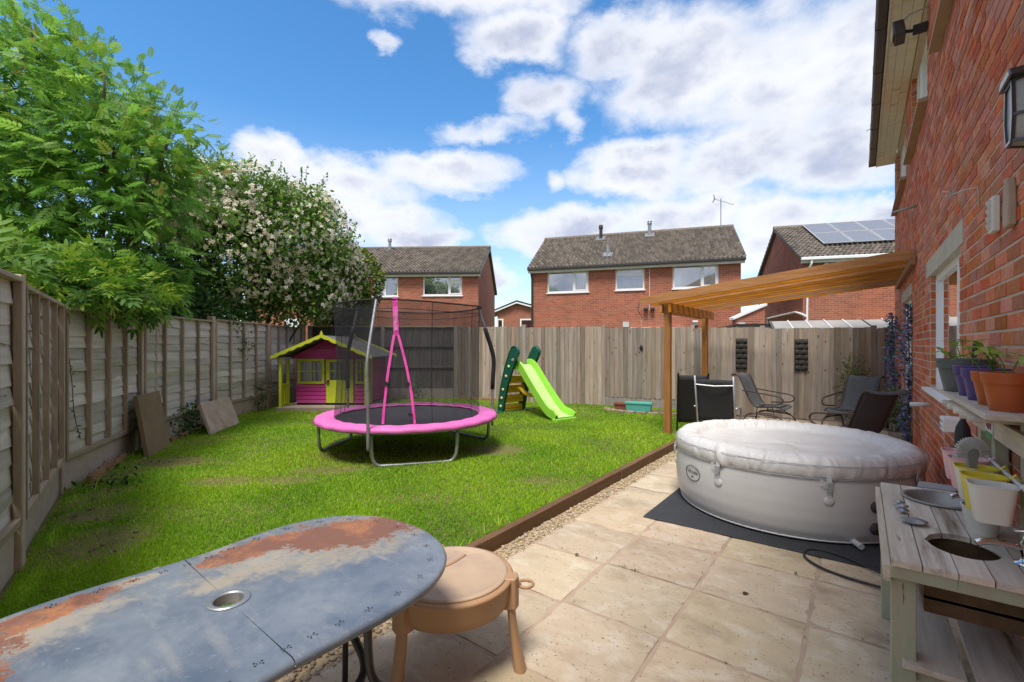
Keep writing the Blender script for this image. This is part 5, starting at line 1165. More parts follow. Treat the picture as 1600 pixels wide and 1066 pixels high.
# box under the cut-out
m = MB(); m.box(.10, .36, .13, .145, .50, .70); m.box(.10, .36, .42, .435, .56, .70); m.box(.10, .115, .145, .42, .50, .70); m.box(.345, .36, .145, .42, .56, .70); m.box(.10, .36, .13, .435, .55, .56); m.build('oven_box', 'sleeper', mk)
for xx in (.0, .36):
    for yy in (.0, 1.07): MB().box(xx, xx+.07, yy, yy+.075, -.0, TZt-.024).build('leg', 'green_wood', mk, bevel=.003)
MB().box(-.004, .436, -.022, .0-.001, TZt-.068, TZt-.024).build('apron', 'green_wood', mk, bevel=.002); MB().box(-.024, -.002, -.02, 1.15, TZt-.085, TZt-.026).build('apron', 'kitchen_wood', mk, bevel=.002)
MB().box(-.004, .436, 1.147, 1.165, TZt-.09, TZt-.024).build('apron', 'green_wood', mk, bevel=.002)
for a, b, y0 in ((.03, .20, -.03), (.225, .41, -.08)): MB().box(a, b, y0, 1.13, .345, .366).build('shelf_plank', 'kitchen_wood', mk, bevel=.002)
MB().box(.072, .36, .02, .06, .29, .344).build('bearer', 'green_wood', mk); MB().box(.072, .36, 1.09, 1.13, .29, .344).build('bearer', 'green_wood', mk)
# back uprights, shelf and its rough strips
for yy in (.26, .74, 1.04): MB().box(.385, .43, yy, yy+.06, TZt+.001, 1.24).build('upright', 'green_wood', mk, bevel=.003)
MB().box(.25, .435, .04, 1.20, 1.245, 1.265).build('pot_shelf', 'kitchen_wood', mk, bevel=.002)
MB().box(.37, .384, .08, 1.12, 1.10, 1.18).build('rail', 'kitchen_wood', mk)
for k in range(9):
    yy = .30+k*.085; MB().tube([(.24-.01*(k % 2), yy, 1.215), (.42, yy+.01, 1.213)], .011, 7).build('stick', 'kitchen_wood', mk, smooth=True)
MB().tube([(.365, .02, 1.0), (.365, 1.1, 1.0)], .008, 8).build('hanging_rail', 'pale_plastic', mk, smooth=True)
sg2 = MB().box(.366, .369, .66, .80, 1.085, 1.19).build('picture_tile', 'pot_white', mk)
m = MB(); m.box(.3645, .3655, .66, .80, 1.087, 1.115); m.build('picture_grass', mat('picture_green', (.10, .32, .12), bump=0), sg2)
m = MB()
for q in range(5): m.obox((.3650, .69+q*.02, 1.145+.006*math.sin(q*2)), (.001, .016, .03))
m.build('picture_shape', mat('picture_mauve', (.22, .06, .16), bump=0), sg2)
# basin, taps, knobs, dish
bs = thing('basin', 'round dull metal sink basin set in the mud kitchen worktop', 'basin', (.315, 3.14, TZt))
MB().lathe([(.148, .004), (.152, .010), (.142, .014), (.130, .010), (.120, -.02), (.085, -.05), (0, -.055)], 40, caps=False).build('bowl', mat('dull_metal', (.38, .37, .35), (.25, .23, .21), rough=.5, metal=.5, scale=9, bump=.1), bs, smooth=True)
def tap(label, x, y, a):
    t = thing('tap', label, 'tap', (x, y, TZt), a)
    MB().lathe([(0, 0), (.036, 0), (.036, .006), (.020, .012), (.015, .03), (.020, .05), (.020, .07), (.012, .085), (.010, .11), (0, .112)], 20).build('tap_body', 'chrome', t, smooth=True)
    MB().tube(smooth_path([(0, 0, .058), (-.05, 0, .066), (-.11, 0, .066), (-.135, 0, .055)], 2), [.012]*1+[.012]*100, 10).build('spout', 'chrome', t, smooth=True)
    m = MB(); m.tube([(-.035, 0, .118), (.035, 0, .118)], .007, 6); m.tube([(0, -.035, .118), (0, .035, .118)], .007, 6); m.build('handle', 'chrome', t, smooth=True); return t
tap('chrome tap with long spout beside the round basin', .475, 3.05, math.radians(12)); tap('chrome tap at the near end of the worktop beside the oval cut-out', .470, 2.40, math.radians(10))
kb = thing('control_knobs', 'two stacked pairs of metal knobs on the worktop edge', 'knobs', (.145, 2.80, TZt))
for k, (dx, dy) in enumerate(((0, .05), (.012, -.01))):
    MB().lathe([(0, 0), (.008, 0), (.008, .010), (.020, .014), (.021, .019), (.008, .023), (.007, .030), (.019, .034), (.020, .039), (0, .044)], 16, (dx, dy, 0)).build('knob', 'galv', kb, smooth=True)
tag(MB().lathe([(0, .002), (.030, .004), (.046, .014), (.048, .016), (.030, .010), (0, .007)], 24).build('metal_dish', 'galv', None, smooth=True, loc=(.185, 2.66, TZt)), 'small shallow metal dish near the knobs on the worktop', 'dish')
def cup(name, label, mk_, x, y, z, w, d, h, m, inner=None, group=None, top=None):
    t = thing(name, label, 'pot', (x, y, z), 0, group)
    # rounded rectangular tapering pot, w across (x), d along y
    def sec(s, zz, n=28): return [(s*w/2*math.copysign(abs(math.cos(a))**.55, math.cos(a)), s*d/2*math.copysign(abs(math.sin(a))**.55, math.sin(a)), zz) for a in [2*math.pi*k/n for k in range(n)]]
    rings = [sec(.70, 0), sec(.74, .006), sec(.98, h*.95), sec(1.03, h*.97), sec(1.03, h), sec(.96, h), sec(.68, .01)]
    vs = [p for r_ in rings for p in r_]; n = 28; fs = [(i*n+k, i*n+(k+1) % n, (i+1)*n+(k+1) % n, (i+1)*n+k) for i in range(len(rings)-1) for k in range(n)]+[tuple(range(n-1, -1, -1)), tuple((len(rings)-1)*n+k for k in range(n))]
    if top:
        MB().add(vs[:3*n], fs[:2*n]+[fs[-2]]).build('pot_body', m, t, smooth='auto'); b = MB(); b.add(vs[2*n:], [tuple(i-2*n for i in f) for f in fs[2*n:-2]]+[tuple(i-2*n for i in fs[-1])]); b.build('liner', top, t, smooth='auto')
    else: MB().add(vs, fs).build('pot_body', m, t, smooth='auto')
    MB().tube([(w*.50, 0, h*.93), (w*.50+.02, 0, h+.012), (w*.50+.03, 0, h-.01)], .006, 6).build('hook', top or m, t)
    return t
grp = 'pastel pots hanging in a row on the mud kitchen rail'
cup('hanging_pot', 'pink hanging pot at the far end of the row above the tap', mk, .375, 3.02, .87, .13, .11, .135, 'pot_pink', group=grp)
cup('hanging_pot', 'pink hanging pot next to the white pot holding the brush', mk, .375, 2.84, .87, .13, .11, .135, 'pot_pink', group=grp)
cup('hanging_pot', 'white hanging pot with yellow rim holding the dish brush', mk, .375, 2.66, .87, .13, .11, .135, 'pot_white', group=grp, top='pot_yellow')
cup('hanging_pot', 'plain yellow hanging pot between two white ones', mk, .375, 2.50, .87, .13, .11, .135, 'pot_yellow', group=grp)
cup('hanging_pot', 'all white hanging pot nearest the camera at the right edge', mk, .375, 2.36, .87, .13, .11, .135, 'pot_white', group=grp)
br = thing('dish_brush', 'pale grey dish brush with white bristles standing in the yellow rimmed pot', 'brush', (.365, 2.66, .95), TH)
MB().prism([(-.012, 0), (.012, 0), (.020, .07), (.026, .10), (.018, .125), (-.018, .125), (-.026, .10), (-.020, .07)], lambda a, b, t: (a, t, b), -.006, .006).build('brush_handle', 'grey_plastic', br, bevel=.003, fix=True)
m = MB()
for k in range(22):
    for yy in (-.008, 0, .008):
        a = math.radians(-8+k*196/21); c = Vector((0, yy, .10)); d = Vector((math.cos(a), 0, math.sin(a))); m.bar(c+d*.028, c+d*.072, .0035, .004)
m.build('bristles', 'pale_plastic', br)['kind'] = 'stuff'
bk = thing('metal_bucket', 'small cream enamel bucket standing on the worktop under the hanging pots', 'bucket', (.40, 2.70, TZt))
MB().lathe([(0, 0), (.045, 0), (.047, .004), (.062, .105), (.066, .107), (.066, .112), (.060, .112), (.044, .01), (0, .008)], 32).build('bucket_body', 'pot_white', bk, smooth='auto')
# plant pots on the shelf
def pot(label, x, y, r, h, m, group='plastic plant pots on the mud kitchen shelf'):
    t = thing('plant_pot', label, 'plant pot', (x, y, 1.266), random.uniform(0, 3), group)
    MB().lathe([(0, 0), (r*.70, 0), (r*.715, .004), (r*.93, h*.72), (r*1.0, h*.72), (r*1.04, h), (r*1.0, h+.002), (r*.97, h), (r*.92, h*.70), (r*.7, .02), (0, .02)], 40).build('pot_body', m, t, smooth='auto')
    MB().lathe([(r*.93, h*.80), (r*.5, h*.83), (0, h*.84)], 20).build('compost', 'dirt', t, smooth=True); return t
pots = [pot('large dark grey plastic plant pot at the far end of the shelf', .42, 3.28, .105, .165, 'grey_pot'),
        pot('purple plastic plant pot next to the grey one', .425, 3.02, .075, .14, 'purple'), pot('purple plastic plant pot next to the terracotta ones', .425, 2.80, .075, .135, 'purple'),
        pot('orange terracotta coloured pot next to the purple ones', .425, 2.60, .070, .13, 'terracotta'), pot('orange terracotta coloured pot nearest the camera on the shelf', .425, 2.40, .072, .135, 'terracotta')]
# seedlings
def leaf_blade(m, base, tip, w, up=Vector((0, 0, 1)), fold=.25, r=0.0):
    b, t = Vector(base), Vector(tip); d = t-b; s = d.cross(up)
    if s.length < 1e-5: s = Vector((1, 0, 0))
    s.normalize(); n_ = s.cross(d).normalized(); vs = [b]; prf = (.0, .75, 1.0, .8, .45)
    L1 = []; L2 = []; C_ = []
    for i, f in enumerate((.12, .3, .5, .75)):
        c = b+d*f-n_*d.length*.12*f*f; wd = w*prf[i+1]; C_.append(c-n_*wd*fold); L1.append(c+s*wd); L2.append(c-s*wd)
    te = t-n_*d.length*.14; vs += C_+L1+L2+[te]; fs = []
    for i in range(3): fs += [(1+i, 2+i, 6+i, 5+i), (2+i, 1+i, 9+i, 10+i)]
    fs += [(0, 1, 5), (0, 9, 1), (4, 13, 8), (4, 12, 13)]
    m.add([tuple(v) for v in vs], fs, r)
MT['seedling'] = leafmat('seedling', [(0, (.14, .30, .03)), (.5, (.26, .42, .05)), (1, (.40, .46, .12))])
for k, (pt_, n) in enumerate(zip(pots, (2, 1, 1, 2, 2))):
    rr2 = random.Random(50+k); x0, y0, z0 = pt_.location
    sd_ = thing('seedling', ('young leafy seedling growing in the grey pot', 'drooping seedling in the purple pot beside the grey one', 'drooping seedling in the purple pot beside the orange ones', 'young seedling in the orange pot next to the purple ones', 'taller seedling in the orange pot nearest the camera')[k], 'seedling', (x0, y0, z0+.11))
    sm = MB(); lm = MB()
    for q in range(n+1):
        a = rr2.uniform(0, 6.28); l = rr2.uniform(.08, .15); top = Vector((math.cos(a)*.06-.02, math.sin(a)*.06, l)); sm.tube(smooth_path([(0, 0, 0), top*.5+Vector((0, 0, .02)), top], 1), .0022, 5)
        for j in range(4): b = a+j*1.6+rr2.uniform(-.3, .3); leaf_blade(lm, top, top+Vector((math.cos(b)*.065, math.sin(b)*.065, rr2.uniform(-.03, .03))), .014, r=rr2.uniform(.02, .99))
    sm.build('stem', 'seedling', sd_, smooth=True); lm.build('leaves', 'seedling', sd_, smooth=True)

# ------------------------------------------------------------------ things fixed on the house wall (x = .53)
def wallthing(name, label, cat, y, z): return thing(name, label, cat, (.53, y, z), -math.pi/2)      # local x = towards the camera end, -y = out of the wall
fl = wallthing('floodlight', 'old rectangular floodlight on a bracket high on the house wall', 'floodlight', 6.1, 4.66)
MB().prism([(-.11, -.075), (.11, -.075), (.125, .0), (.11, .075), (-.11, .075), (-.125, .0)], lambda a, b, t: (a, -.27+t-b*.15, b), 0, .09).build('lamp_housing', 'gutter', fl, bevel=.012, fix=True)
MB().obox((0, -.275, -.005), (.19, .012, .12)).build('lamp_glass', 'lamp_glass', fl)
MB().tube([(0, -.20, -.0), (0, -.12, -.02), (0, -.02, -.02)], .016, 6).build('bracket', 'ink', fl); MB().obox((0, -.06, -.02), (.07, .11, .07)).build('junction_box', 'ink', fl)
MB().tube([(0, -.24, .07), (.02, -.14, .14), (.02, -.002, .16)], .009, 6).build('stay', 'silver', fl)
la_ = wallthing('wall_lantern', 'large black half lantern light with frosted panes at the right edge', 'wall light', 2.40, 2.33)
MB().box(-.085, .085, -.02, .0, -.15, .15).build('back_plate', 'black_glass', la_, bevel=.01)
cs = [(-.08, .13), (.08, .13), (.10, -.03), (.06, -.14), (-.06, -.14), (-.10, -.03)]
MB().prism(cs, lambda a, b, t: (a*(1-t*.35), -.02-t*.10, b*(1-.1*t)), 0, 1).build('frosted_panes', 'frosted', la_, fix=True)
m = MB()
for (a, b) in cs: m.bar((a, -.02, b), (a*.65, -.122, b*.9), .012, .012)
for i in range(6): a, b = cs[i], cs[(i+1) % 6]; m.bar((a[0]*.65, -.122, a[1]*.9), (b[0]*.65, -.122, b[1]*.9), .012, .012)
m.build('lantern_frame', 'black_glass', la_)
MB().prism([(-.10, .125), (.10, .125), (.07, .165), (-.07, .165)], lambda a, b, t: (a, t, b), -.14, 0).build('lantern_cap', 'black_glass', la_, bevel=.008, fix=True); la_.scale = (.85, .85, .85)
vb = wallthing('vent_box', 'white louvred vent box on the brick wall above the window', 'vent', 3.19, 2.13)
MB().box(-.045, .045, -.03, 0, -.085, .085).build('box_body', 'pot_white', vb, bevel=.006)
for k in range(4): MB().obox((0, -.033, -.055+k*.037), (.062, .010, .027), Matrix.Rotation(.35, 3, 'X')).build('louvre', 'pale_plastic', vb)
tag(MB().prism([(-.05, -.14), (.035, -.15), (.06, -.12), (.05, .10), (.03, .15), (-.02, .14), (-.045, .09), (-.055, .0)], lambda a, b, t: (2.90+a*.8, 2.12+b*.75, t), .0, .03).build('mortar_patch', 'pale_slab', None, bevel=.008, fix=True), 'rough patch of old mortar on the brick wall beside the vent box', 'mortar patch')
o = bpy.data.objects['mortar_patch']; o.data.transform(Matrix(((0, 0, -1, .531), (1, 0, 0, 0), (0, 1, 0, 0), (0, 0, 0, 1))))
tag(MB().tube([(.53, 3.65, 2.28), (.525, 3.65, 2.39), (.47, 3.66, 2.385), (.42, 3.67, 2.37), (.39, 3.68, 2.37), (.37, 3.68, 2.385), (.385, 3.68, 2.40), (.41, 3.67, 2.39), (.42, 3.67, 2.372)], .0035, 6).build('wire_hook', 'silver', None, smooth=True), 'thin curled wire hook sticking out of the brick wall above the window', 'hook')
tag(MB().tube([(.535, 7.2, 3.14), (.30, 7.22, 3.10)], .014, 8).build('overflow_pipe', 'grey_plastic', None, smooth=True), 'short grey overflow pipe poking out of the brick wall above the pergola', 'pipe')
sk = wallthing('socket_plate', 'white double outdoor socket plate on the brick wall below the window', 'socket', 4.20, .98)
MB().obox((0, -.05, 0), (.15, .10, .09)).build('socket_box', 'upvc', sk, bevel=.005)
m = MB()
for a in (-.035, .035):
    for b in (-.018, .018): m.obox((a, -.101, b), (.022, .004, .008))
m.build('socket_slot', 'ink', sk)
ad_ = wallthing('plug_adaptor', 'black plug and adaptor box with hanging cable on the brick wall', 'plug', 3.62, .96)
MB().lathe([(0, .12), (.012, .12), (.03, .08), (.036, .03), (.036, -.02), (0, -.03)], 14, (0, -.07, .0)).build('plug_body', 'ink', ad_, smooth='auto'); MB().box(-.045, .045, -.12, -.03, -.16, -.035).build('adaptor_box', 'ink', ad_, bevel=.006)
MB().box(-.03, .02, -.1225, -.1205, -.14, -.06).build('rating_label', 'pale_plastic', ad_)
MB().tube(smooth_path([(0, -.07, .10), (0, -.06, .25), (0, -.03, .40), (.0, -.02, .55)], 1), .012, 6).build('cable', 'ink', ad_, smooth=True); MB().tube(smooth_path([(0, -.07, -.15), (.02, -.05, -.3), (.0, -.03, -.45), (.03, -.04, -.7), (.03, -.04, -.94)], 2), .013, 6).build('cable', 'ink', ad_, smooth=True)
tag(MB().tube([(.36, 5.62, .96), (.50, 5.62, .965)], .02, 8).build('tap_stub', 'pale_plastic', None, smooth=True), 'white pipe stub on the brick wall left of the window', 'pipe stub')
# trowel like grey bracket between tub and kitchen
tag(MB().prism([(-.10, -.03), (.06, -.035), (.10, .0), (.06, .03), (-.08, .035)], lambda a, b, t: (.36+a, 3.62+b*2, .66+t), 0, .03).build('plastic_scoop', 'grey_plastic', None, bevel=.006, fix=True), 'grey plastic scoop lying behind the basin between tub and mud kitchen', 'scoop')
MB().box(-.06, .10, -.05, .05, -.30, -.001).build('scoop_stand', 'grey_plastic', bpy.data.objects['plastic_scoop'], loc=(.36, 3.62, .66))

# ------------------------------------------------------------------ things on the fence and lawn
def fence_panel(label, px, y0, y1, w):
    p = bf(px); a = math.atan2(lp[4][1]-lp[2][1], lp[4][0]-lp[2][0]); k = (px-800)/725; z = (12.44-.461)/(1+.448*k); zt, zb_ = EYE+(540-y0)*z/725, EYE+(540-y1)*z/725
    t = thing('wall_planter', label, 'planter', (p[0], p[1], zb_), a, 'black pocket planters on the featheredge fence'); m = MB()
    MB().box(-w/2, w/2, -.055, -.025, 0, zt-zb_).build('backing', 'fleece', t)
    for r in range(6):
        MB().grid(lambda u, v, r=r: (-w/2+w*u, -.058-.022*math.sin(v*math.pi)*(.7+.5*math.sin(u*11+r*2.3)), (zt-zb_)*(r+v*.95)/6), 14, 6).build('pocket', 'fleece', t, smooth=True, solid=.004)
fence_panel('left black felt pocket planter hanging on the fence under the pergola', 1158.5, 529, 577, .215); fence_panel('right black felt pocket planter hanging on the fence under the pergola', 1251.5, 530, 579, .225)
def hook_pos(px, py, off=.06): p = bf(px); k = (px-800)/725; z = (12.44-.461)/(1+.448*k); return p[0], p[1], EYE+(540-py)*z/725
x, y, z = hook_pos(1001, 500); d = G(0, -1); hm = thing('hanging_hook', 'thin wire with a dark metal hook hanging down the fence boards', 'hook', (x+d[0]*.05, y+d[1]*.05, z-.7))
MB().tube([(0, 0, .7), (0, 0, .12)], .004, 4).build('wire', 'pale_plastic', hm); MB().lathe([(0, 0), (.03, .02), (.045, .06), (.02, .12), (0, .14)], 8, (0, 0, 0), sx=1, sy=.5).build('weight', 'black_metal', hm, smooth=True)
def trough(name, label, X, Z, w, d, h, m, z0=.08, ribs=True):
    t = thing(name, label, 'planter', (*G(X, Z), z0), TH-.42)
    MB().add([(-w/2*.92, -d/2*.8, 0), (w/2*.92, -d/2*.8, 0), (w/2*.92, d/2*.8, 0), (-w/2*.92, d/2*.8, 0), (-w/2, -d/2, h), (w/2, -d/2, h), (w/2, d/2, h), (-w/2, d/2, h), (-w/2*.95, -d/2*.88, h), (w/2*.95, -d/2*.88, h), (w/2*.95, d/2*.88, h), (-w/2*.95, d/2*.88, h), (-w/2*.95, -d/2*.88, h*.8), (w/2*.95, -d/2*.88, h*.8), (w/2*.95, d/2*.88, h*.8), (-w/2*.95, d/2*.88, h*.8)],
             [(3, 2, 1, 0), (0, 1, 5, 4), (1, 2, 6, 5), (2, 3, 7, 6), (3, 0, 4, 7), (4, 5, 9, 8), (5, 6, 10, 9), (6, 7, 11, 10), (7, 4, 8, 11), (8, 9, 13, 12), (9, 10, 14, 13), (10, 11, 15, 14), (11, 8, 12, 15), (12, 13, 14, 15)]).build('trough_body', m, t)
    MB().box(-w/2-.012, w/2+.012, -d/2-.012, -d/2+.01, h-.035, h+.004).build('rim', m, t, bevel=.004)
    if ribs:
        for k in range(15): x = -w/2*.88+w*.88*k/14; MB().bar((x, -d/2*.83, .01), (x*1.05, -d/2*.98, h-.04), .012, .012).build('rib', m, t)
    return t
trough('planter_trough', 'turquoise ribbed plastic trough planter at the foot of the fence', 2.72, 9.95, .54, .2, .19, 'teal', .10); trough('planter_trough', 'small reddish brown trough planter beside the turquoise one', 2.42, 10.25, .30, .16, .14, 'dull_clay', .10, False)
bd = thing('stone_edging', 'low curved stone edging round the small bed under the fence', 'edging', (*G(2.95, 9.95), .05))
for k in range(12):
    a = math.radians(195+150*k/11)+TH; c = (.88*math.cos(a), .42*math.sin(a+.0)+.15); cc = Matrix.Rotation(TH-.42, 2) @ Vector((.92*math.cos(math.radians(188+164*k/11)), .38*math.sin(math.radians(188+164*k/11))))
    MB().obox((0, 0, 0), (.20, .12, .09)).build('edging_stone', 'stone', bd, bevel=.015, loc=(cc.x, cc.y, .03)).rotation_euler = (0, 0, TH-.42+math.radians((188+164*k/11)+90))
bedp = MB().lathe([(0, .05), (.8, .035), (.9, 0)], 24, sx=1, sy=.42).build('bed_soil', 'dirt', bd, smooth=True); bedp.rotation_euler = (0, 0, TH-.42); bedp.location = (0, 0, .0)
# slabs leaning on the left fence
def lean(name, label, pts_bottom, height, th, m, top_shift):
    a, b = Vector((*G(*pts_bottom[0]), .06)), Vector((*G(*pts_bottom[1]), .06)); u = (b-a); ts = Vector((*G(*top_shift), height)); n_ = u.cross(ts).normalized()
    c, d = a+ts, b+ts; vs = [a, b, d, c]; vs = [tuple(v) for v in vs]+[tuple(v+n_*th) for v in vs]
    me = MB().add(vs, [(0, 1, 2, 3), (7, 6, 5, 4), (0, 4, 5, 1), (1, 5, 6, 2), (2, 6, 7, 3), (3, 7, 4, 0)]); return tag(me.build(name, m, None, bevel=.008, fix=True), label, 'slab')
lean('leaning_slab', 'tall narrow brown concrete slab leaning on the left fence', [(-4.61, 5.82), (-4.84, 6.50)], .78, .055, 'old_slab', (-.29, .17))
lean('leaning_slab', 'square pale stained paving slab leaning low against the left fence', [(-4.80, 7.35), (-5.0, 8.45)], .47, .05, 'pale_slab', (-.30, .17))
# log roll edging
lr = thing('log_edging', 'short timber log roll edging at the foot of the left fence', 'edging', (*G(-4.2, 4.9), 0))
def logs(a, b, n, h):
    for k in range(n):
        t = k/(n-1); x, y = G(a[0]+(b[0]-a[0])*t, a[1]+(b[1]-a[1])*t); MB().lathe([(0, .0), (.028, 0), (.028, h), (.024, h+.006), (0, h+.006)], 10).build('log', 'log', lr, smooth='auto', loc=(x-lr.location.x, y-lr.location.y, .05)).rotation_euler = (random.uniform(-.06, .06), random.uniform(-.06, .06), random.random())
logs((-4.37, 4.80), (-4.83, 5.78), 18, .10); logs((-4.99, 6.80), (-5.15, 7.35), 10, .09); logs((-1.3, 12.15), (-.2, 11.75), 20, .10)
# ------------------------------------------------------------------ planting
def rot_from(d, roll, r):
    """matrices whose local x points along d (n,3)"""
    d = d/np.linalg.norm(d, axis=1, keepdims=True); up = np.array([0, 0, 1.0]); s = np.cross(up, d); l = np.linalg.norm(s, axis=1, keepdims=True); s = np.where(l < 1e-3, np.array([[1.0, 0, 0]]), s/np.maximum(l, 1e-6)); n_ = np.cross(d, s)
    c, q = np.cos(roll)[:, None], np.sin(roll)[:, None]; s2 = s*c+n_*q; n2 = n_*c-s*q
    return np.stack([d, s2, n2], 2)
def scatter(tv, tf, pos, d, size, roll, r):
    M_ = rot_from(d, roll, r); V = np.einsum('nij,kj->nki', M_, tv)*size[:, None, None]+pos[:, None, :]
    F_ = tf[None]+(np.arange(len(pos))*len(tv))[:, None, None]; return V.reshape(-1, 3), F_.reshape(-1, tf.shape[1])
def leaflet(w=.2, fold=.12, droop=.15):
    v = np.array([(0, 0, 0), (.35, w, fold*w-.02), (.35, -w, fold*w-.02), (.72, w*.75, -droop*.5), (.72, -w*.75, -droop*.5), (1, 0, -droop), (.4, 0, -.02)])
    f = np.array([(0, 6, 1), (0, 2, 6), (6, 3, 1), (6, 2, 4), (6, 5, 3), (6, 4, 5)]); return v, f
def pinnate(n=5, ll=.42):
    V = []; F = []; lv, lf = leaflet(.17, .25, .18); b = 0
    for i in range(n):
        x = .25+.62*i/(n-1)
        for s in (-1, 1):
            a = s*math.radians(58-14*i/(n-1)); c, q = math.cos(a), math.sin(a); sc = ll*(1-.25*abs(i/(n-1)-.45)); p = lv*sc; p = np.stack([p[:, 0]*c-p[:, 1]*q, p[:, 0]*q+p[:, 1]*c, p[:, 2]], 1)+np.array([x, 0, -.12*x*x]); V.append(p); F.append(lf+b); b += len(lv)
    p = lv*ll+np.array([.92, 0, -.1]); V.append(p); F.append(lf+b); b += len(lv)
    V.append(np.array([(0, .008, 0), (0, -.008, 0), (.95, -.004, -.105), (.95, .004, -.105)])); F.append(np.array([(0, 1, 2), (0, 2, 3)])+b); return np.concatenate(V), np.concatenate(F)
def lobes_pts(lobes, n, r, shell=.55):
    """points spread through ellipsoid lobes (camera-frame centres X, Z, height; radii), thicker towards the outside"""
    w = np.array([l[3]*l[4]*l[5] for l in lobes])**.72; w /= w.sum(); idx = r.choice(len(lobes), n, p=w); u = r.normal(size=(n, 3)); u /= np.linalg.norm(u, axis=1, keepdims=True); rad = shell+(1-shell)*r.random(n)**.7
    L_ = np.array(lobes, float)[idx]; loc = u*rad[:, None]*L_[:, 3:6]; X, Z, H_ = L_[:, 0]+loc[:, 0], L_[:, 1]+loc[:, 1], L_[:, 2]+loc[:, 2]
    wx, wy = CT*X-ST*Z, ST*X+CT*Z; out = np.stack([CT*u[:, 0]-ST*u[:, 1], ST*u[:, 0]+CT*u[:, 1], u[:, 2]], 1); return np.stack([wx, wy, H_], 1), out
def limbs(t, root, targets, r0, m='bark', name='trunk', seed=1):
    rr = random.Random(seed); mb = MB()
    for i, tg in enumerate(targets):
        a = Vector(root); b = Vector(tg); mid = a.lerp(b, .45)+Vector((rr.uniform(-.2, .2), rr.uniform(-.2, .2), .25)); P_ = smooth_path([a, a.lerp(mid, .5)+Vector((rr.uniform(-.06, .06), rr.uniform(-.06, .06), .1)), mid, mid.lerp(b, .6), b], 1); n = len(P_)
        ra = r0*(1 if i == 0 else rr.uniform(.4, .7)); mb.tube(P_, [ra*(1-.85*k/(n-1)) for k in range(n)], 7)
    return mb.build(name, m, t, smooth=True)
def loc_of(t): return np.array(t.location)
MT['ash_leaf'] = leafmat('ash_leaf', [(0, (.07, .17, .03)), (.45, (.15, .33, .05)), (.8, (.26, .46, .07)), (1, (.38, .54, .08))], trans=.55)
MT['ash_tip'] = leafmat('ash_tip', [(0, (.13, .31, .03)), (.85, (.24, .40, .05)), (1, (.34, .24, .06))], trans=.4)
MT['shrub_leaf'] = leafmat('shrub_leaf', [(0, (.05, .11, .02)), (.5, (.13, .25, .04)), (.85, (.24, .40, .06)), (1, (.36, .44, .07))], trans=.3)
MT['blossom'] = leafmat('blossom', [(0, (.50, .38, .26)), (.4, (.72, .64, .48)), (1, (.85, .83, .72))], rough=.8, trans=.3)
MT['ivy'] = leafmat('ivy', [(0, (.02, .06, .015)), (.6, (.05, .14, .03)), (1, (.12, .22, .05))], trans=.25)
def crown(t, name, m, tv, tf, pos, d, size, roll, r, rnd=None, smooth=False):
    V, F_ = scatter(tv, tf, pos-loc_of(t), d, size, roll, r); rn = (rnd if rnd is not None else r.random(len(pos))).repeat(len(tf)); return tag(np_mesh(name, V, F_, np.clip(rn, .001, .999), m, t, 'stuff', smooth))
# --- the big ash like tree on the left
r = np.random.default_rng(21)
ash = thing('ash_tree', 'tall leafy green tree with feathery leaves over the left fence', 'tree', (*G(-6.3, 7.2), 0))
lob = [(-7.5, 7.6, 5.2, 1.3, 1.4, 1.2), (-9.0, 8.0, 6.2, 1.5, 1.5, 1.5), (-6.3, 7.3, 4.7, 1.0, 1.1, .9), (-5.6, 7.2, 4.05, .75, .9, .7), (-6.8, 7.0, 3.9, 1.4, 1.2, 1.1), (-8.2, 7.0, 4.0, 1.5, 1.3, 1.5),
       (-5.7, 6.95, 3.05, .75, .8, .8), (-6.6, 6.7, 2.85, 1.1, .9, .9), (-7.8, 6.5, 2.9, 1.2, .9, 1.0), (-6.5, 7.4, 5.55, .7, .7, .55), (-7.9, 7.6, 6.5, .75, .7, .6), (-5.35, 7.3, 4.65, .5, .5, .45), (-9.5, 7.5, 4.5, 1.5, 1.5, 2.0), (-5.45, 6.95, 2.35, .55, .5, .45)]
c0 = np.array([*G(-6.9, 7.2), 4.0])
pos, out = lobes_pts(lob, 4700, r, .4)
pos += r.normal(0, .12, pos.shape); keep = pos[:, 2] > 1.92; pos, out = pos[keep], out[keep]
tv, tf = pinnate(5)
dd = out*.7+r.normal(0, .55, out.shape); dd[:, 2] = dd[:, 2]*.45-.28
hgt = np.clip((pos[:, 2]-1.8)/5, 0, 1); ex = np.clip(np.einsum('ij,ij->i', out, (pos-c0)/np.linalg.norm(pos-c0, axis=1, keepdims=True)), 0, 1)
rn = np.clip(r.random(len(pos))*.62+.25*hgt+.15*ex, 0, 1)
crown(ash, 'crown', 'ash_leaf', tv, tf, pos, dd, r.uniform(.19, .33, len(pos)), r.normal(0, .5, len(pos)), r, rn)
# shoots at the crown's edge
pos2, out2 = lobes_pts(lob[:1]+lob[2:4]+lob[9:12], 900, r, .98); pos2 += out2*r.uniform(0, .28, (len(pos2), 1)); d2 = out2*.6+r.normal(0, .4, out2.shape); d2[:, 2] += .25
crown(ash, 'young_leaves', 'ash_tip', tv, tf, pos2, d2, r.uniform(.11, .20, len(pos2)), r.normal(0, .4, len(pos2)), r)
L0 = loc_of(ash); limbs(ash, (0, 0, 0), [np.array([*G(l[0], l[1]), l[2]+.3])-L0 for l in lob], .13, seed=3); 
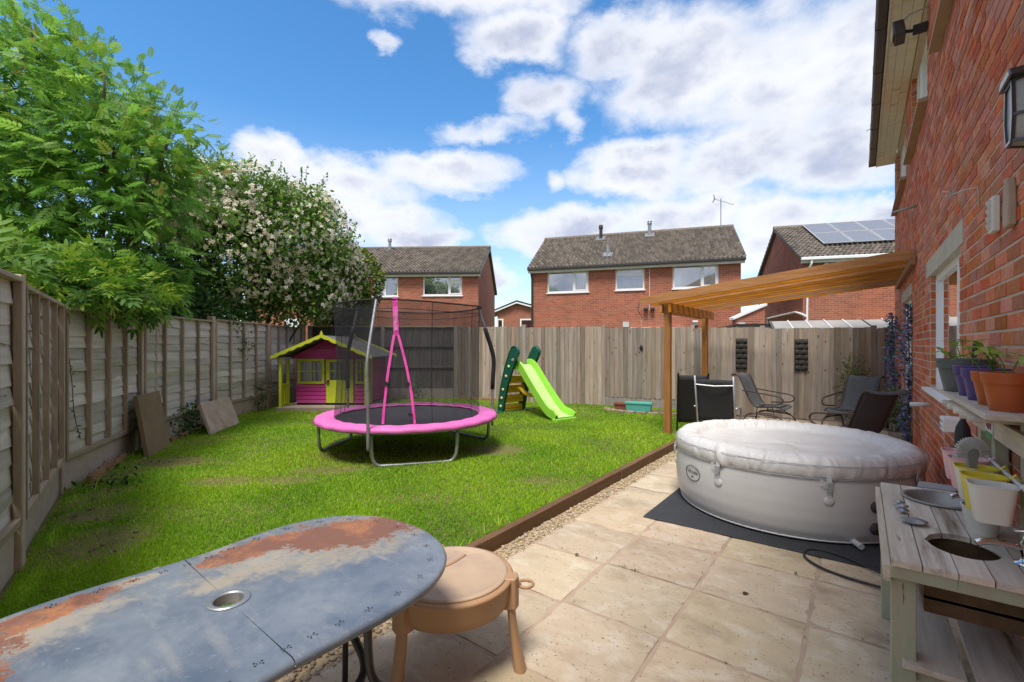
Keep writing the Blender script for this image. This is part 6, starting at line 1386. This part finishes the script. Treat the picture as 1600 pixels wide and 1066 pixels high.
# low bright growth spilling over the first panels
bush = thing('overhanging_bush', 'yellow green leafy bush spilling over the first fence panels on the left', 'bush', (*G(-5.2, 5.2), 0))
r = np.random.default_rng(5); lob2 = [(-5.0, 5.6, 2.12, .65, .5, .30), (-5.5, 5.6, 2.25, .8, .5, .35), (-4.7, 4.8, 2.08, .5, .45, .22), (-5.3, 6.4, 2.2, .5, .6, .35), (-3.62, 3.15, 2.08, .22, .3, .10), (-5.3, 4.9, 2.25, .7, .5, .3)]
pos, out = lobes_pts(lob2, 1300, r, .4); k = pos[:, 2] > 1.93; pos, out = pos[k], out[k]; dd = out*.6+r.normal(0, .5, out.shape); dd[:, 2] -= .1; tv2, tf2 = pinnate(3, .5)
MT['bush_leaf'] = leafmat('bush_leaf', [(0, (.04, .12, .015)), (.5, (.11, .24, .02)), (.9, (.26, .40, .04)), (1, (.34, .42, .06))], trans=.4)
crown(bush, 'foliage', 'bush_leaf', tv2, tf2, pos, dd, r.uniform(.16, .28, len(pos)), r.normal(0, .5, len(pos)), r); Lb = loc_of(bush); limbs(bush, (0, 0, 0), [np.array([*G(l[0], l[1]), l[2]])-Lb for l in lob2], .04, seed=9, name='stems')
# --- flowering shrub
r = np.random.default_rng(8)
shr = thing('flowering_shrub', 'large rounded shrub covered in small white blossom behind the left fence', 'shrub', (*G(-6.3, 11.3), 0))
lob3 = [(-6.6, 11.0, 3.6, 1.5, 1.4, 1.5), (-5.4, 11.6, 4.1, 1.4, 1.4, 1.35), (-5.0, 12.6, 3.4, 1.0, 1.2, 1.15), (-7.4, 10.6, 4.6, 1.3, 1.2, 1.2), (-6.3, 11.2, 4.9, 1.1, 1.2, .9), (-5.6, 11.6, 2.8, 1.4, 1.0, .8), (-7.5, 10.6, 2.7, 1.2, 1.0, .9), (-7.0, 11.5, 5.55, .55, .6, .5), (-4.65, 12.7, 3.9, .5, .7, .5), (-5.3, 11.8, 5.0, .75, .7, .55)]
pos, out = lobes_pts(lob3, 42000, r, .25); pos += r.normal(0, .09, pos.shape); k = pos[:, 2] > 1.75; pos, out = pos[k], out[k]
lv, lf = leaflet(.26, .2, .15); dd = out*.6+r.normal(0, .7, out.shape)
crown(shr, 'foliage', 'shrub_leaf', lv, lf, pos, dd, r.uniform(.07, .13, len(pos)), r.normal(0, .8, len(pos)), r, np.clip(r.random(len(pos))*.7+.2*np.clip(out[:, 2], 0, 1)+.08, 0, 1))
# blossom clusters: little five petalled tufts near the outside
pt = []; pf_ = []
for k in range(7):
    a = k*2.4; rr_ = .5*math.sqrt((k+.4)/7); c = np.array([rr_*math.cos(a), rr_*math.sin(a), .25*(1-rr_)]); q = .20; b = len(pt)
    for j in range(4): an = j*math.pi/2+k; pt.append(c+np.array([q*math.cos(an), q*math.sin(an), .02+.10*(j % 2)]))
    pt.append(c+np.array([0, 0, .07])); pf_ += [(b+j, b+(j+1) % 4, b+4) for j in range(4)]
fv, ff = np.array(pt)[:, [2, 0, 1]], np.array(pf_)
pos, out = lobes_pts(lob3, 7800, r, .93); pos += out*r.uniform(-.05, .08, (len(pos), 1)); k = (pos[:, 2] > 2.0) & (np.sin(pos[:, 0]*2.1+pos[:, 2]*1.3)+np.sin(pos[:, 1]*2.7-pos[:, 2]*1.9)+r.normal(0, .45, len(pos)) > -.15); pos, out = pos[k], out[k]
X_ = CT*pos[:, 0]+ST*pos[:, 1]; pink = np.clip((-X_-5.6)/1.8, 0, 1)*np.clip((5.0-pos[:, 2])/1.5, 0, 1)
crown(shr, 'blossom', 'blossom', fv, ff, pos, out+r.normal(0, .35, out.shape), r.uniform(.06, .125, len(pos)), r.uniform(0, 6, len(pos)), r, np.clip(.62+r.normal(0, .2, len(pos))-.45*pink, .01, .99))
# long sparse shoots against the sky
sp = MB(); rr = random.Random(12); tips = []
for k in range(46):
    l = lob3[rr.choice((0, 1, 3, 4, 7, 8, 9, 1, 2))]; a = rr.uniform(0, 6.28); u = Vector((math.cos(a)*.6, math.sin(a)*.5, rr.uniform(.6, 1))).normalized(); b0 = Vector((*G(l[0]+u.x*l[3]*.8, l[1]+u.y*l[4]*.8), l[2]+u.z*l[5]*.8)); wv = Vector((*G(u.x, u.y), u.z+.4)).normalized(); e = b0+wv*rr.uniform(.35, .75); sp.tube([b0-Vector(L0s) if False else b0, b0.lerp(e, .5)+Vector((0, 0, .04)), e], [.009, .006, .002], 4)
    for q in range(16): tips.append((b0.lerp(e, (q+1)/16), wv))
sp.v = [tuple(np.array(v)-loc_of(shr)) for v in sp.v]; sp.build('shoots', 'bark', shr)['kind'] = 'stuff'
tp = np.array([t_[0] for t_ in tips])+r.normal(0, .02, (len(tips), 3)); td = np.array([t_[1] for t_ in tips])*.5+r.normal(0, .6, (len(tips), 3))
crown(shr, 'shoot_leaves', 'shrub_leaf', lv, lf, tp, td, r.uniform(.06, .11, len(tp)), r.normal(0, .8, len(tp)), r, r.uniform(.4, .85, len(tp)))
Ls = loc_of(shr); limbs(shr, (0, 0, 0), [np.array([*G(l[0], l[1]), l[2]])-Ls for l in lob3], .07, seed=4, name='stems')
# yellow green conifer edge behind the shrub
con = thing('evergreen_bush', 'yellow green evergreen bush peeping out behind the right side of the flowering shrub', 'bush', (*G(-4.6, 13.6), 0)); r = np.random.default_rng(31)
lob4 = [(-4.55, 13.6, 3.35, .75, .8, 1.0), (-5.2, 13.6, 3.0, 1.0, .8, 1.1), (-4.65, 13.5, 2.5, .6, .7, .6)]
pos, out = lobes_pts(lob4, 9000, r, .7); MT['conifer'] = leafmat('conifer', [(0, (.03, .07, .01)), (.5, (.12, .20, .02)), (1, (.30, .34, .03))], trans=.2)
crown(con, 'foliage', 'conifer', lv, lf, pos, out+r.normal(0, .4, out.shape), r.uniform(.07, .13, len(pos)), r.normal(0, .8, len(pos)), r); limbs(con, (0, 0, 0), [np.array([*G(l[0], l[1]), l[2]])-loc_of(con) for l in lob4], .06, seed=5)
# dark greenery low behind the left fence
hg = thing('hedge', 'dark leafy hedge showing just above the middle of the left fence', 'hedge', (*G(-6.6, 8.4), 0)); r = np.random.default_rng(32)
lob5 = [(-6.1, 7.8, 2.0, .55, .8, .75), (-6.3, 9.0, 2.0, .6, .9, .65), (-6.4, 10.2, 2.0, .7, .9, .6), (-7.0, 8.6, 2.6, 1.0, 1.2, .9)]
pos, out = lobes_pts(lob5, 8000, r, .5); crown(hg, 'foliage', 'ivy', lv, lf, pos, out+r.normal(0, .5, out.shape), r.uniform(.08, .14, len(pos)), r.normal(0, .8, len(pos)), r); limbs(hg, (0, 0, 0), [np.array([*G(l[0], l[1]), l[2]])-loc_of(hg) for l in lob5], .04, seed=6, name='stems')
# ivy strands over the fence, weeds at its foot
def ivy(name, label, cat, pts, spread, n, size, seed, m='ivy', kind_part='leaves', droop=-.3, stem=.004):
    t = thing(name, label, cat, tuple(pts[0])); r = np.random.default_rng(seed); P_ = smooth_path(pts, 2); q = np.array([tuple(p) for p in P_]); i = r.uniform(0, len(q)-1.001, n); a = i.astype(int); f = (i-a)[:, None]; pos = q[a]*(1-f)+q[a+1]*f+r.normal(0, spread, (n, 3)); d = r.normal(0, 1, (n, 3)); d[:, 2] += droop
    crown(t, kind_part, m, lv, lf, pos, d, r.uniform(size*.6, size*1.3, n), r.uniform(0, 6, n), r); MB().tube([tuple(np.array(p)-np.array(pts[0])) for p in q], stem, 5).build('stem', 'bark', t); return t
def gp(X, Z, z): return (*G(X, Z), z)
ivy('ivy_strand', 'ivy strands hanging over the top of the fence below the flowering shrub', 'ivy', [gp(-5.55, 8.9, 2.1), gp(-5.50, 9.2, 2.0), gp(-5.47, 9.4, 1.75), gp(-5.48, 9.6, 1.5), gp(-5.48, 9.5, 1.4)], .10, 170, .055, 1)
ivy('ivy_strand', 'small ivy plant growing up the foot of the fence between the leaning slabs', 'ivy', [gp(-5.02, 6.95, .08), gp(-5.06, 7.1, .3), gp(-5.08, 7.2, .42)], .07, 80, .06, 2)
ivy('ivy_strand', 'ivy clump beside the pale leaning slab at the fence foot', 'ivy', [gp(-5.24, 7.5, .08), gp(-5.26, 7.6, .34), gp(-5.3, 7.7, .46)], .08, 120, .07, 3)
ivy('fence_weed', 'leafy weed growing by the concrete post next to the playhouse', 'weed', [gp(-5.42, 9.9, .08), gp(-5.45, 10.1, .4), gp(-5.45, 10.15, .62)], .10, 150, .06, 4)
ivy('fence_weed', 'green weed at the foot of the dark fence right of the playhouse', 'weed', [gp(-2.75, 12.3, .08), gp(-2.6, 12.3, .3), gp(-2.5, 12.3, .4)], .12, 130, .07, 5)
ivy('dry_creeper', 'thin dead creeper hanging down the second fence panel', 'creeper', [gp(-4.48, 4.62, 1.80), gp(-4.42, 4.66, 1.2), gp(-4.44, 4.70, .8), gp(-4.39, 4.72, .55)], .012, 26, .035, 6)
ivy('post_weed', 'small weeds and leaves round the base of the second concrete post', 'weed', [gp(-4.25, 4.62, .08), gp(-4.05, 4.75, .16), gp(-3.9, 4.7, .1)], .09, 110, .05, 7)
# purple flower garlands by the french doors
MT['garland_purple'] = leafmat('garland_purple', [(0, (.10, .09, .20)), (.5, (.24, .22, .42)), (1, (.42, .40, .62))], trans=.15)
MT['garland_green'] = leafmat('garland_green', [(0, (.02, .06, .05)), (.6, (.04, .16, .12)), (1, (.10, .40, .30))], trans=.1)
def garland(label, X, y, z0, z1, n, seed, rad=.035):
    t = thing('flower_garland', label, 'garland', (X, y, z1)); r = np.random.default_rng(seed); pos = np.stack([X+r.normal(0, rad, n), y+r.normal(0, rad, n), r.uniform(z0, z1, n)], 1); pos[:, 0] += .03*np.sin(pos[:, 2]*7+seed); pos[:, 1] += .025*np.sin(pos[:, 2]*9+seed); d = r.normal(0, 1, (n, 3))
    crown(t, 'flowers', 'garland_purple', lv, lf, pos, d, r.uniform(.022, .048, n), r.uniform(0, 6, n), r); k = n//7; crown(t, 'leaves', 'garland_green', *leaflet(.42, .1, .1), pos[:k], d[:k], r.uniform(.035, .06, k), r.uniform(0, 6, k), r); MB().tube([(0, 0, 0), (.02, 0, (z0-z1)/2), (0, 0, z0-z1)], .006, 5).build('stem', 'bark', t)
garland('purple flower garland hanging down the near side of the white french doors', .485, 7.88, .25, 2.02, 1300, 1, .036); garland('purple flower garland hanging on the far side of the doors against the fence', .42, 10.1, .45, 2.02, 1300, 2, .042)
# planted wooden box with a wispy shrub by the doors
bxp = thing('wooden_planter', 'small wooden box planter with wispy green shrub beside the side table', 'planter', (*G(5.55, 6.65), 0), TH-.3)
m = MB(); 
for k in range(3): MB().box(-.2, .2, -.16, -.14, .02+k*.09, .10+k*.09).build('board', 'rail', bxp); MB().box(-.2, .2, .14, .16, .02+k*.09, .10+k*.09).build('board', 'rail', bxp); MB().box(-.2, -.18, -.14, .14, .02+k*.09, .10+k*.09).build('board', 'rail', bxp); MB().box(.18, .2, -.14, .14, .02+k*.09, .10+k*.09).build('board', 'rail', bxp)
MB().box(-.18, .18, -.14, .14, .03, .26).build('compost', 'dirt', bxp)
wsp = thing('wispy_shrub', 'pale green wispy shrub growing in the wooden box planter', 'plant', (*G(5.55, 6.65), .26)); r = np.random.default_rng(77); pos, out = lobes_pts([(5.5, 6.65, .58, .20, .18, .30), (5.62, 6.6, .48, .2, .16, .2)], 1500, r, .2)
MT['wispy'] = leafmat('wispy', [(0, (.07, .10, .03)), (.6, (.18, .22, .07)), (1, (.32, .34, .13))], trans=.3); nl = leaflet(.10, .1, .1); crown(wsp, 'foliage', 'wispy', *nl, pos, out+np.array([0, 0, .5])+r.normal(0, .4, out.shape), r.uniform(.05, .09, len(pos)), r.uniform(0, 6, len(pos)), r); limbs(wsp, (0, 0, 0), [(.05, .05, .35), (-.08, 0, .3), (.1, -.05, .4)], .008, name='stems')
wb = thing('climbing_plant', 'thin climbing plant against the fence behind the side table', 'plant', (*G(6.45, 8.75), 0)); r = np.random.default_rng(78); pos, out = lobes_pts([(6.45, 8.75, .75, .28, .12, .65)], 900, r, .1); crown(wb, 'foliage', 'wispy', *nl, pos, out+r.normal(0, .6, out.shape), r.uniform(.06, .10, len(pos)), r.uniform(0, 6, len(pos)), r); limbs(wb, (0, 0, 0), [(.05, .05, 1.2), (-.15, 0, 1.0), (.2, -.05, .9)], .008, name='stems')

# ------------------------------------------------------------------ grass: separate blades
lawn_poly = np.array([(-1.9, 1.35), (-3.12, 2.96), (-4.34, 4.50), (-5.12, 6.45), (-5.50, 8.6), (-5.53, 10.6), (-5.58, 12.38), (-1.50, 12.52), (1.0, 11.55)] + [tuple((ST*y_+CT*-2.225, CT*y_-ST*-2.225)) for y_ in (10.8, -1.0)])
def inside(x, y, poly):
    c = np.zeros(len(x), bool); j = len(poly)-1
    for i in range(len(poly)):
        xi, yi = poly[i]; xj, yj = poly[j]; c ^= ((yi > y) != (yj > y)) & (x < (xj-xi)*(y-yi)/(yj-yi+1e-12)+xi); j = i
    return c
def grass(n, seed):
    r = np.random.default_rng(seed); Z = 1.3*(12.6/1.3)**(r.random(n)**.92); X = Z*r.uniform(-1.2, .55, n)
    k = inside(X, Z, lawn_poly); X, Z = X[k], Z[k]; x, y = CT*X-ST*Z, ST*X+CT*Z
    # bare and thin patches where the photograph has them (centre X, Z, radii)
    bare = np.zeros(len(X))
    for cx, cz, rx, rz_, s_ in ((-4.15, 5.65, .55, .28, 1.0), (-3.0, 4.85, .42, .22, .8), (-2.4, 4.9, .35, .2, .75), (-.25, 6.3, .5, .35, .95), (-1.5, 6.2, 1.1, .8, .55), (-2.1, 5.3, .5, .2, .6), (-3.9, 4.3, .25, .5, .7), (-2.95, 3.3, .35, .4, .95), (-3.5, 3.9, .3, .35, .7), (.3, 4.9, .3, .15, .5), (-3.55, 10.1, 1.3, .3, .6), (-4.5, 6.9, .4, .6, .4), (-.9, 4.3, .5, .15, .35), (-4.3, 5.0, .25, .6, .6)):
        bare = np.maximum(bare, s_*np.clip(1.25-((X-cx)/rx)**2-((Z-cz)/rz_)**2, 0, 1))
    nz_ = .5+.25*np.sin(x*3.1+1.3*np.sin(y*2.3))+.25*np.sin(y*3.7+1.7*np.sin(x*1.9))
    keep = r.random(len(X)) > bare*.93+.18*(nz_ < .18); X, Z, x, y, bare, nz_ = X[keep], Z[keep], x[keep], y[keep], bare[keep], nz_[keep]
    nb = len(X); h = r.uniform(.020, .046, nb)*(1-.45*bare)*(.8+.45*nz_); w = r.uniform(.0014, .0026, nb)*np.clip(Z/3.2, 1, 3.0); a = r.uniform(0, 2*np.pi, nb); ln = r.normal(0, .45, (nb, 2)); z = lawn_z(x, y)-.004
    dx, dy = np.cos(a)*w, np.sin(a)*w; b = np.stack([x, y, z], 1); sd_ = np.stack([dx, dy, 0*dx], 1); mid = b+np.stack([ln[:, 0]*h*.3, ln[:, 1]*h*.3, h*.6], 1); tip = b+np.stack([ln[:, 0]*h, ln[:, 1]*h, h*np.clip(1-.25*np.abs(ln).sum(1), .4, 1)], 1)
    V = np.stack([b-sd_, b+sd_, mid+sd_*.75, mid-sd_*.75, tip], 1).reshape(-1, 3); o = np.arange(nb)[:, None]*5
    F_ = np.concatenate([o+np.array([0, 1, 2]), o+np.array([0, 2, 3]), o+np.array([3, 2, 4])], 1).reshape(-1, 3)
    big = .5+.3*np.sin(x*1.1+2*np.sin(y*.7))*np.sin(y*1.4+x*.5)+.25*np.sin(x*2.9+1.5*np.sin(y*2.2))*np.sin(y*3.3)
    rn = np.clip(.34+.34*r.random(nb)+.42*(big-.5)+.2*(nz_-.5)+bare*.10+(r.random(nb) < .05+bare*.3)*.45, .001, .999).repeat(3); return V, F_, rn
MT['grass'] = leafmat('grass', [(0, (.06, .18, .008)), (.35, (.18, .40, .012)), (.65, (.36, .58, .018)), (.86, (.40, .55, .035)), (1, (.50, .44, .20))], rough=.55, trans=.4)
V, F_, rn = grass(780000, 2); tag(np_mesh('grass', V, F_, rn, 'grass', None, 'stuff'), 'bright green lawn grass with thin and worn patches')
# straw coloured debris and clods near the fence foot
V, F_, R_ = pebbles(90, 0, 1, 0, 1, .006, .018, lambda x, y: 0, 8)
n8 = len(V)//90; cen = []; rr = np.random.default_rng(4)
for i in range(90):
    cx, cz, s_ = ((-2.9, 3.2, .28), (-3.85, 4.7, .2), (-3.6, 4.0, .25), (-4.2, 5.6, .3))[i % 4]; X, Z = cx+rr.normal(0, s_), cz+rr.normal(0, s_)
    if not inside(np.array([X]), np.array([Z]), lawn_poly)[0]: X, Z = cx, cz
    x, y = G(X, Z); c = V[i*n8:(i+1)*n8].mean(0); V[i*n8:(i+1)*n8] += np.array([x, y, lz(x, y)+.002])-np.array([c[0], c[1], 0])
tag(np_mesh('soil_clods', V, F_, R_, 'dirt', None, 'stuff'), 'crumbled soil and clods in the bare patches near the left fence')
# a few fallen leaves and a snail-sized leaf on the paving and lawn
MT['dead_leaf'] = mat('dead_leaf', (.10, .045, .02), (.06, .03, .015), bump=.1)
for lab, (X, Z), s_, m_ in (('curled dark brown leaf lying on a paving slab in front of the mat', (1.39, 2.80), .035, 'dead_leaf'), ('dark crumpled leaf on the slab beside the gravel strip', (.45, 3.32), .03, 'dead_leaf'), ('small dark leaf under the sand table', (-.13, 2.05), .03, 'dead_leaf'), ('pale orange fallen leaf on the grass in front of the oval table', (-2.26, 2.93), .045, 'pale_slab')):
    x, y = G(X, Z); mb = MB(); z = .004 if X > -1 else lz(x, y)+.03; leaf_blade(mb, (0, 0, .004), (s_, s_*.3, .012), s_*.42); o = mb.build('fallen_leaf', m_, None, smooth=True, solid=.002); o.location = (x, y, z); tag(o, lab, 'leaf')

# loose grit on the paving and little weeds in the joints
V, F_, R_ = pebbles(420, -1.95, .45, 1.2, 7.5, .0025, .006, lambda x, y: .0, 41, 1.4)
tag(np_mesh('loose_grit', V, F_, R_, 'gravel', None, 'stuff'), 'small loose stones and grit scattered over the patio slabs')
rw_ = np.random.default_rng(91); wp = []; 
for k in range(22):
    if k % 4: x = rw_.choice([-1.40, -1.975, -1.975, -2.0]); y = rw_.uniform(1.6, 6.5)
    else: x = rw_.uniform(-2.1, -1.4) if k % 4 else rw_.uniform(-1.9, .3); y = 2.36+.592*rw_.integers(-1, 6)
    for j in range(7): wp.append((x+rw_.normal(0, .012), y+rw_.normal(0, .012), .0))
wp = np.array(wp); wd = rw_.normal(0, .6, wp.shape); wd[:, 2] = 1
V, F_ = scatter(*leaflet(.12, .1, .1), wp, wd, rw_.uniform(.008, .024, len(wp)), rw_.uniform(0, 6, len(wp)), rw_)
tag(np_mesh('joint_weeds', V, F_, rw_.random(len(wp)).repeat(6), 'ivy', None, 'stuff'), 'tiny green weeds growing in the joints of the patio')
# longer tufts and seed stalks along the timber edging and fence foot
V, F_, rn = [], [], []
tp_ = np.array([(*G(*p), .06) for p in [(-3.0, 3.0), (-3.3, 3.4), (-4.3, 4.6), (-4.9, 5.6), (-5.2, 6.9), (-5.4, 8.9), (-5.45, 9.7), (-2.3, 12.2), (-1.2, 12.2), (.3, 11.5)] for _ in range(60)]); tp_[:, :2] += rw_.normal(0, .14, (len(tp_), 2)); ed_ = np.stack([np.full(260, -2.24)+rw_.normal(0, .015, 260), rw_.uniform(1.5, 9.5, 260), np.full(260, .07)], 1); tp_ = np.concatenate([tp_, ed_])
td_ = rw_.normal(0, .35, tp_.shape); td_[:, 2] = 1; V, F_ = scatter(*leaflet(.035, .1, .35), tp_, td_, rw_.uniform(.06, .13, len(tp_)), rw_.uniform(0, 6, len(tp_)), rw_)
tag(np_mesh('long_grass', V, F_, rw_.uniform(.25, .98, len(tp_)).repeat(6), 'grass', None, 'stuff'), 'longer grass tufts along the timber edging and fence foot')
